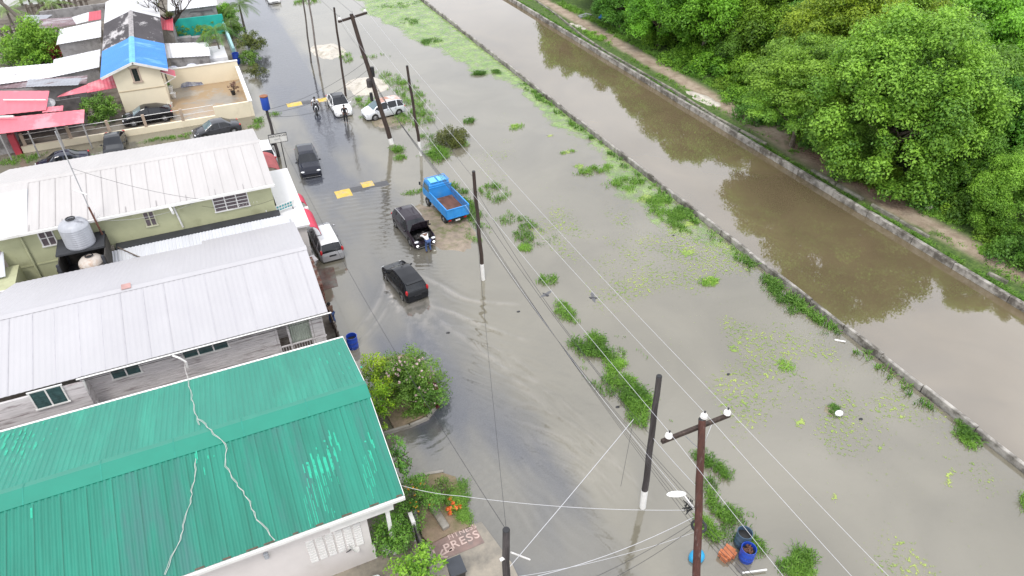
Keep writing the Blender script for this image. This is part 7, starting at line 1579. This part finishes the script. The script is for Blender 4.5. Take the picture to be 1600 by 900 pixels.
# far bank: strip between the walls, verge of the wood, ground cover
for y in np.arange(3, 92, .7):
    kk = max(0, .35+.9*mnoise.noise(Vector((y*.15, 3, 1)))); b = np.interp(y, [0, 20, 35, 50, 90], [1.4, 1.2, .5, .7, .9])
    grass(40.25, y, .28*max(1, b), .5, int(46*b*(.6+kk)), h=.26, tint=.35, z=.08, w=.045)
    grass(44.6+.6*mnoise.noise(Vector((y*.2, 9, 1))), y, .8, .6, int(40*(.5+kk)), h=.4, tint=.55, z=.3, w=.05)
    if y > 36 or y < 24: grass(41.6, y, .55, .6, int(30*kk), h=.28, tint=.5, z=.14, w=.045)
for u, v, rx, ry, n in ((1480, 330, 1.6, 1.4, 700), (1508, 345, 1.2, .9, 380), (1120, 130, 1.2, 2.4, 260), (1060, 105, 1.2, 2.2, 240), (930, 55, 1.0, 3.5, 220), (1560, 395, 1.6, 1.2, 260), (1200, 190, .8, 1.6, 150)):
    p = W(u, v, .3); grass(p.x, p.y, rx, ry, n, h=.3, tint=.85, z=.22, w=.06)
GVa = np.array(GV); GTa = np.array(GT); print('grass verts', len(GVa))
tag(npmesh('grass', GVa, np.arange(len(GVa)).reshape(-1, 4), L_grass, attrs={'tint': GTa}), 'green grass growing out of the flood and along the canal banks', 'grass', kind='stuff')
# ---- shrubs at the houses
def shrub_px(u, v, zc, Rr, H, m, lab, seed, dens=90, ls=.10, n=28, blossom=None, name='shrub', rt_z=None, sy=1.0, extra=None):
    p = W(u, v, zc); o = make_bush(seed, Rr, H, m, dens, ls, n, name)
    o.location = (p.x, p.y, rt_z if rt_z is not None else max(0.1, zc-H*.5)); o.scale = (1, sy, 1); tag(o, lab, 'shrub')
    for (bm_, bn, bs, nm) in (blossom or []):
        r = np.random.default_rng(seed+9); B = []
        for k in range(bn):
            a = r.random()*6.28; q = math.sqrt(r.random()); z = H*.25+H*.78*math.sqrt(max(0, 1-q*q))*r.uniform(.8, 1.05); B.append((Rr*1.05*q*math.cos(a), Rr*1.05*q*math.sin(a), z, bs, bs, bs, .5))
        V, F, T = leaves(B, 300, bs*1.1, seed, inner=.4, asp=.8); npmesh(nm, V, F, bm_, o, attrs={'tint': T})
    return o
shrub_px(638, 592, 1.3, 1.3, 2.0, L_shrub, 'large shrub with pink white blossoms beside the road at the green roof', 101, 95, .10, 44, [(L_pink, 75, .07, 'blossom')])
shrub_px(668, 618, .9, .75, 1.2, L_shrub, 'smaller pale flowered shrub with dark red heads at the bed tip', 102, 110, .09, 22, [(L_pink, 30, .05, 'blossom'), (leafmat('dark_red_head', (.06, .01, .012), (.12, .02, .02)), 6, .10, 'flower_head')])
shrub_px(588, 585, 1.5, .75, 1.5, L_shry, 'yellow-green shrub against the green roof edge', 103, 130, .09, 26, [(L_yel, 30, .06, 'new_growth')], sy=1.3)
shrub_px(592, 630, 1.5, .62, 1.5, L_shry, 'lower yellow-green shrub hanging by the green roof edge', 104, 130, .09, 24, [(L_yel, 20, .06, 'new_growth')], sy=1.2)
shrub_px(622, 712, 1.6, .38, 1.5, L_shrub, 'narrow leafy shrub squeezed along the green roof edge', 105, 150, .08, 22, sy=2.2)
shrub_px(652, 778, 1.4, .8, 1.6, L_shrub, 'fruiting shrub with yellow-orange fruits at the roof corner', 106, 150, .08, 30, [(leafmat('orange_fruit', (.6, .22, .02), (.75, .5, .05)), 22, .05, 'fruit')])
shrub_px(614, 832, 1.2, .75, 1.3, L_shrub, 'glossy leafy bush in the porch planter under the roof corner', 107, 130, .10, 34)
shrub_px(690, 762, .6, .45, .9, L_shrub, 'open thin shrub at the back of the flower bed', 108, 60, .09, 16)
shrub_px(705, 790, .35, .35, .45, L_lime, 'small pale plant with orange flower heads in the flower bed', 109, 160, .06, 14, [(leafmat('orange_flower', (.6, .09, .02), (.8, .2, .06)), 7, .09, 'flower_head')])
shrub_px(655, 893, 1.8, .85, 1.5, L_lime, 'light yellow-green feathery shrub at the bottom edge', 110, 70, .13, 20, name='shrub')
shrub_px(152, 158, 1.9, 1.25, 2.0, L_shrub, 'small green tree in the yard before the cream house', 111, 60, .16, 26, rt_z=.3)
shrub_px(160, 185, .6, .8, .8, L_shrub, 'low plants below the small yard tree', 112, 60, .14, 14)
shrub_px(48, 68, 1.9, 2.5, 3.2, L_lime, 'round light green bush among the tin roofs', 113, 34, .22, 40, rt_z=.2)
shrub_px(56, 92, .9, 1.1, 1.2, L_lime, 'smaller light green bush below the round bush', 114, 45, .2, 16)
shrub_px(88, 78, .9, 1.3, 1.6, L_red, 'crimson bougainvillea beside the tin roofs', 115, 50, .18, 20)
shrub_px(365, 138, .7, .45, .8, leafmat('dull_red_leaf', (.10, .05, .04), (.22, .12, .10)), 'dull reddish potted shrub in the flooded yard', 116, 70, .12, 12, rt_z=.4)
shrub_px(262, 135, .5, .4, .6, L_shrub, 'leafy plant in the white pot beside the cream house', 117, 90, .12, 12)
for u, v, lab in ((285, 48, 'first'), (311, 45, 'second'), (325, 53, 'third'), (331, 40, 'fourth')):
    shrub_px(u, v, .9, .75, 1.2, L_yel, f'{lab} yellowish potted shrub from the left before the teal wall', 118+u, 50, .16, 14)
shrub_px(390, 62, 1.6, 1.15, 1.4, L_olive, 'olive bushy tree leaning over the flooded roadside', 140, 45, .18, 22, rt_z=.6)
shrub_px(390, 90, .5, 1.0, .9, L_shrub, 'low roadside bush standing in the flood by the small blue barrel', 141, 60, .16, 16); shrub_px(398, 113, .3, .9, .7, L_olive, 'dark low bush in the flood in front of the yard corner', 142, 60, .14, 14)
shrub_px(362, 45, .8, 1.0, 1.0, L_shrub, 'roadside bush behind the teal wall', 143, 40, .2, 18); shrub_px(350, 18, 1.2, 1.4, 1.2, L_lime, 'light green bush at the top edge beside the palms', 144, 34, .22, 22); shrub_px(355, 28, .8, 1.1, 1.0, L_shrub, 'green hedge bush left of the tall palm', 145, 40, .2, 18)
shrub_px(707, 218, .25, 1.15, .75, L_olive, 'round olive brown weed clump in the flood right of the poles', 146, 110, .11, 26, name='weed_clump', rt_z=0)
# ---- palms
def make_palm(h, fr, L, seed, lean=(0, 0), nf=14, m=L_palm, w=.5, droop=1.0, name='palm_tree', th=.13):
    rt = empty(name, (0, 0, 0)); r = random.Random(seed); mb = MB()
    P = [(lean[0]*t*t, lean[1]*t*t, h*t) for t in (-.05, .15, .35, .55, .75, 1)]; mb.tube(P, [th*1.4, th*1.1, th, th*.9, th*.85, th*.8], 10); mb.build('trunk', mat('palm_trunk', (.15, .13, .11), .9, .3, 5, stretch=(1, 1, 5), bump=.4), rt, smooth=True, world=False)
    V = []; F = []; T = []; top = Vector(P[-1])
    for k in range(nf):
        a = 6.283*k/nf*1.9+r.uniform(-.2, .2); el = r.uniform(.05, 1.15); d = Vector((math.cos(a), math.sin(a), 0)); side = Vector((-d.y, d.x, 0)); LL = L*r.uniform(.8, 1.1); n = 16; tn = r.uniform(.25, .85)
        S = []
        for i in range(n+1):
            t = i/n; S.append(top+d*LL*t*(math.cos(el)*.5+.5)+Vector((0, 0, LL*(math.sin(el)*t*.8-droop*.75*t*t))))
        for i in range(1, n):
            for s_ in (-1, 1):
                wl = w*math.sin(math.pi*min(1, (i/n)*.85+.12)); b = S[i]; q = S[i+1]; tip = b+side*s_*wl+(q-b)*1.6+Vector((0, 0, -wl*.45)); j = len(V); V += [tuple(b), tuple(b.lerp(q, .55)), tuple(tip+(q-b)*.15), tuple(tip)]; F.append((j, j+1, j+2, j+3)); T += [tn]*4
        for i in range(n):
            j = len(V); e = side*.02; V += [tuple(S[i]-e), tuple(S[i]+e), tuple(S[i+1]+e), tuple(S[i+1]-e)]; F.append((j, j+1, j+2, j+3)); T += [.9]*4
    npmesh('fronds', np.array(V), np.array(F), m, rt, attrs={'tint': np.array(T)}); return rt
def palm_px(base, h, *a, lab='', cat='palm', **k):
    o = make_palm(h, *a, **k); p = W(*base); o.location = (p.x, p.y, 0); return tag(o, lab, cat)
palm_px((382, 44), 2.7, 0, 2.9, 201, nf=17, lab='palm tree standing in water at the top edge beside the road'); palm_px((350, 105), 3.8, 0, 2.6, 202, nf=15, lab='small palm behind the cream yard wall by the white shed', th=.09)
palm_px((366, 60), 2.0, 0, 1.6, 203, nf=11, lab='slender young palm behind the tall roadside palm', th=.06)
o = palm_px((72, 88), 9.0, 0, 3.4, 204, nf=15, lean=(-5.0, 1.0), lab='tall coconut palm with grey trunk leaning left over the tin roofs', th=.2)
m_ban = leafmat('banana_leaf', (.06, .16, .03), (.30, .42, .12))
for k, (u, v, s) in enumerate(((10, 18, 1.0), (35, 8, 1.1), (55, 25, .9), (75, 12, 1.1), (90, 28, .8), (20, 40, .8), (60, 2, 1.0))):
    q = W(u, v); o = make_palm(2.2*s, 0, 3.6*s, 210+k, nf=11, m=m_ban, w=.5, droop=.7, name='banana_plant', th=.14); o.location = (q.x, q.y, 0)
    tag(o, 'banana plant with broad pale leaves in the plot at the upper left corner', 'banana plant', 'banana plants in the corner plot')
# ---- bare spreading tree
q = W(276, 66); bt_ = empty('bare_tree', (q.x, q.y, 0), label='nearly bare dark tree with spreading branches in front of the white roof', cat='tree'); r = random.Random(8); mb = MB(); tips = []
def grow(p, d, L, rad, lv):
    n = 4; P = [p]
    for i in range(n): d = (d+Vector((r.uniform(-.22, .22), r.uniform(-.22, .22), r.uniform(-.05, .16)))).normalized(); P.append(P[-1]+d*L/n)
    mb.tube([tuple(x) for x in P], [rad*(1-.45*i/n) for i in range(n+1)], 6)
    if lv == 0: tips.append(P[-1]); return
    for k in range(3 if lv > 1 else 2):
        a = r.uniform(0, 6.28); nd = (d+Vector((math.cos(a)*.75, math.sin(a)*.75, .1))).normalized(); grow(P[-1 if k else -2], nd, L*r.uniform(.6, .85), rad*.55, lv-1)
grow(Vector((0, 0, -.1)), Vector((.05, 0, 1)), 2.2, .28, 0); grow(tips[-1], Vector((0, 0, 1)), .4, .24, 4); 
b0 = tips[0]
for a in (0.3, 2.0, 3.6, 5.0): grow(b0, Vector((math.cos(a), math.sin(a), .8)).normalized(), 1.7, .15, 3)
mb.build('branches', mat('dark_bark', (.045, .035, .028), .9, .3, 5), bt_, smooth=True, world=False)
V, F, T = leaves([(t.x, t.y, t.z, .3, .3, .2, .4) for t in tips[::2]], 16, .14, 8); npmesh('sparse_leaves', V, F, L_olive, bt_, attrs={'tint': T})
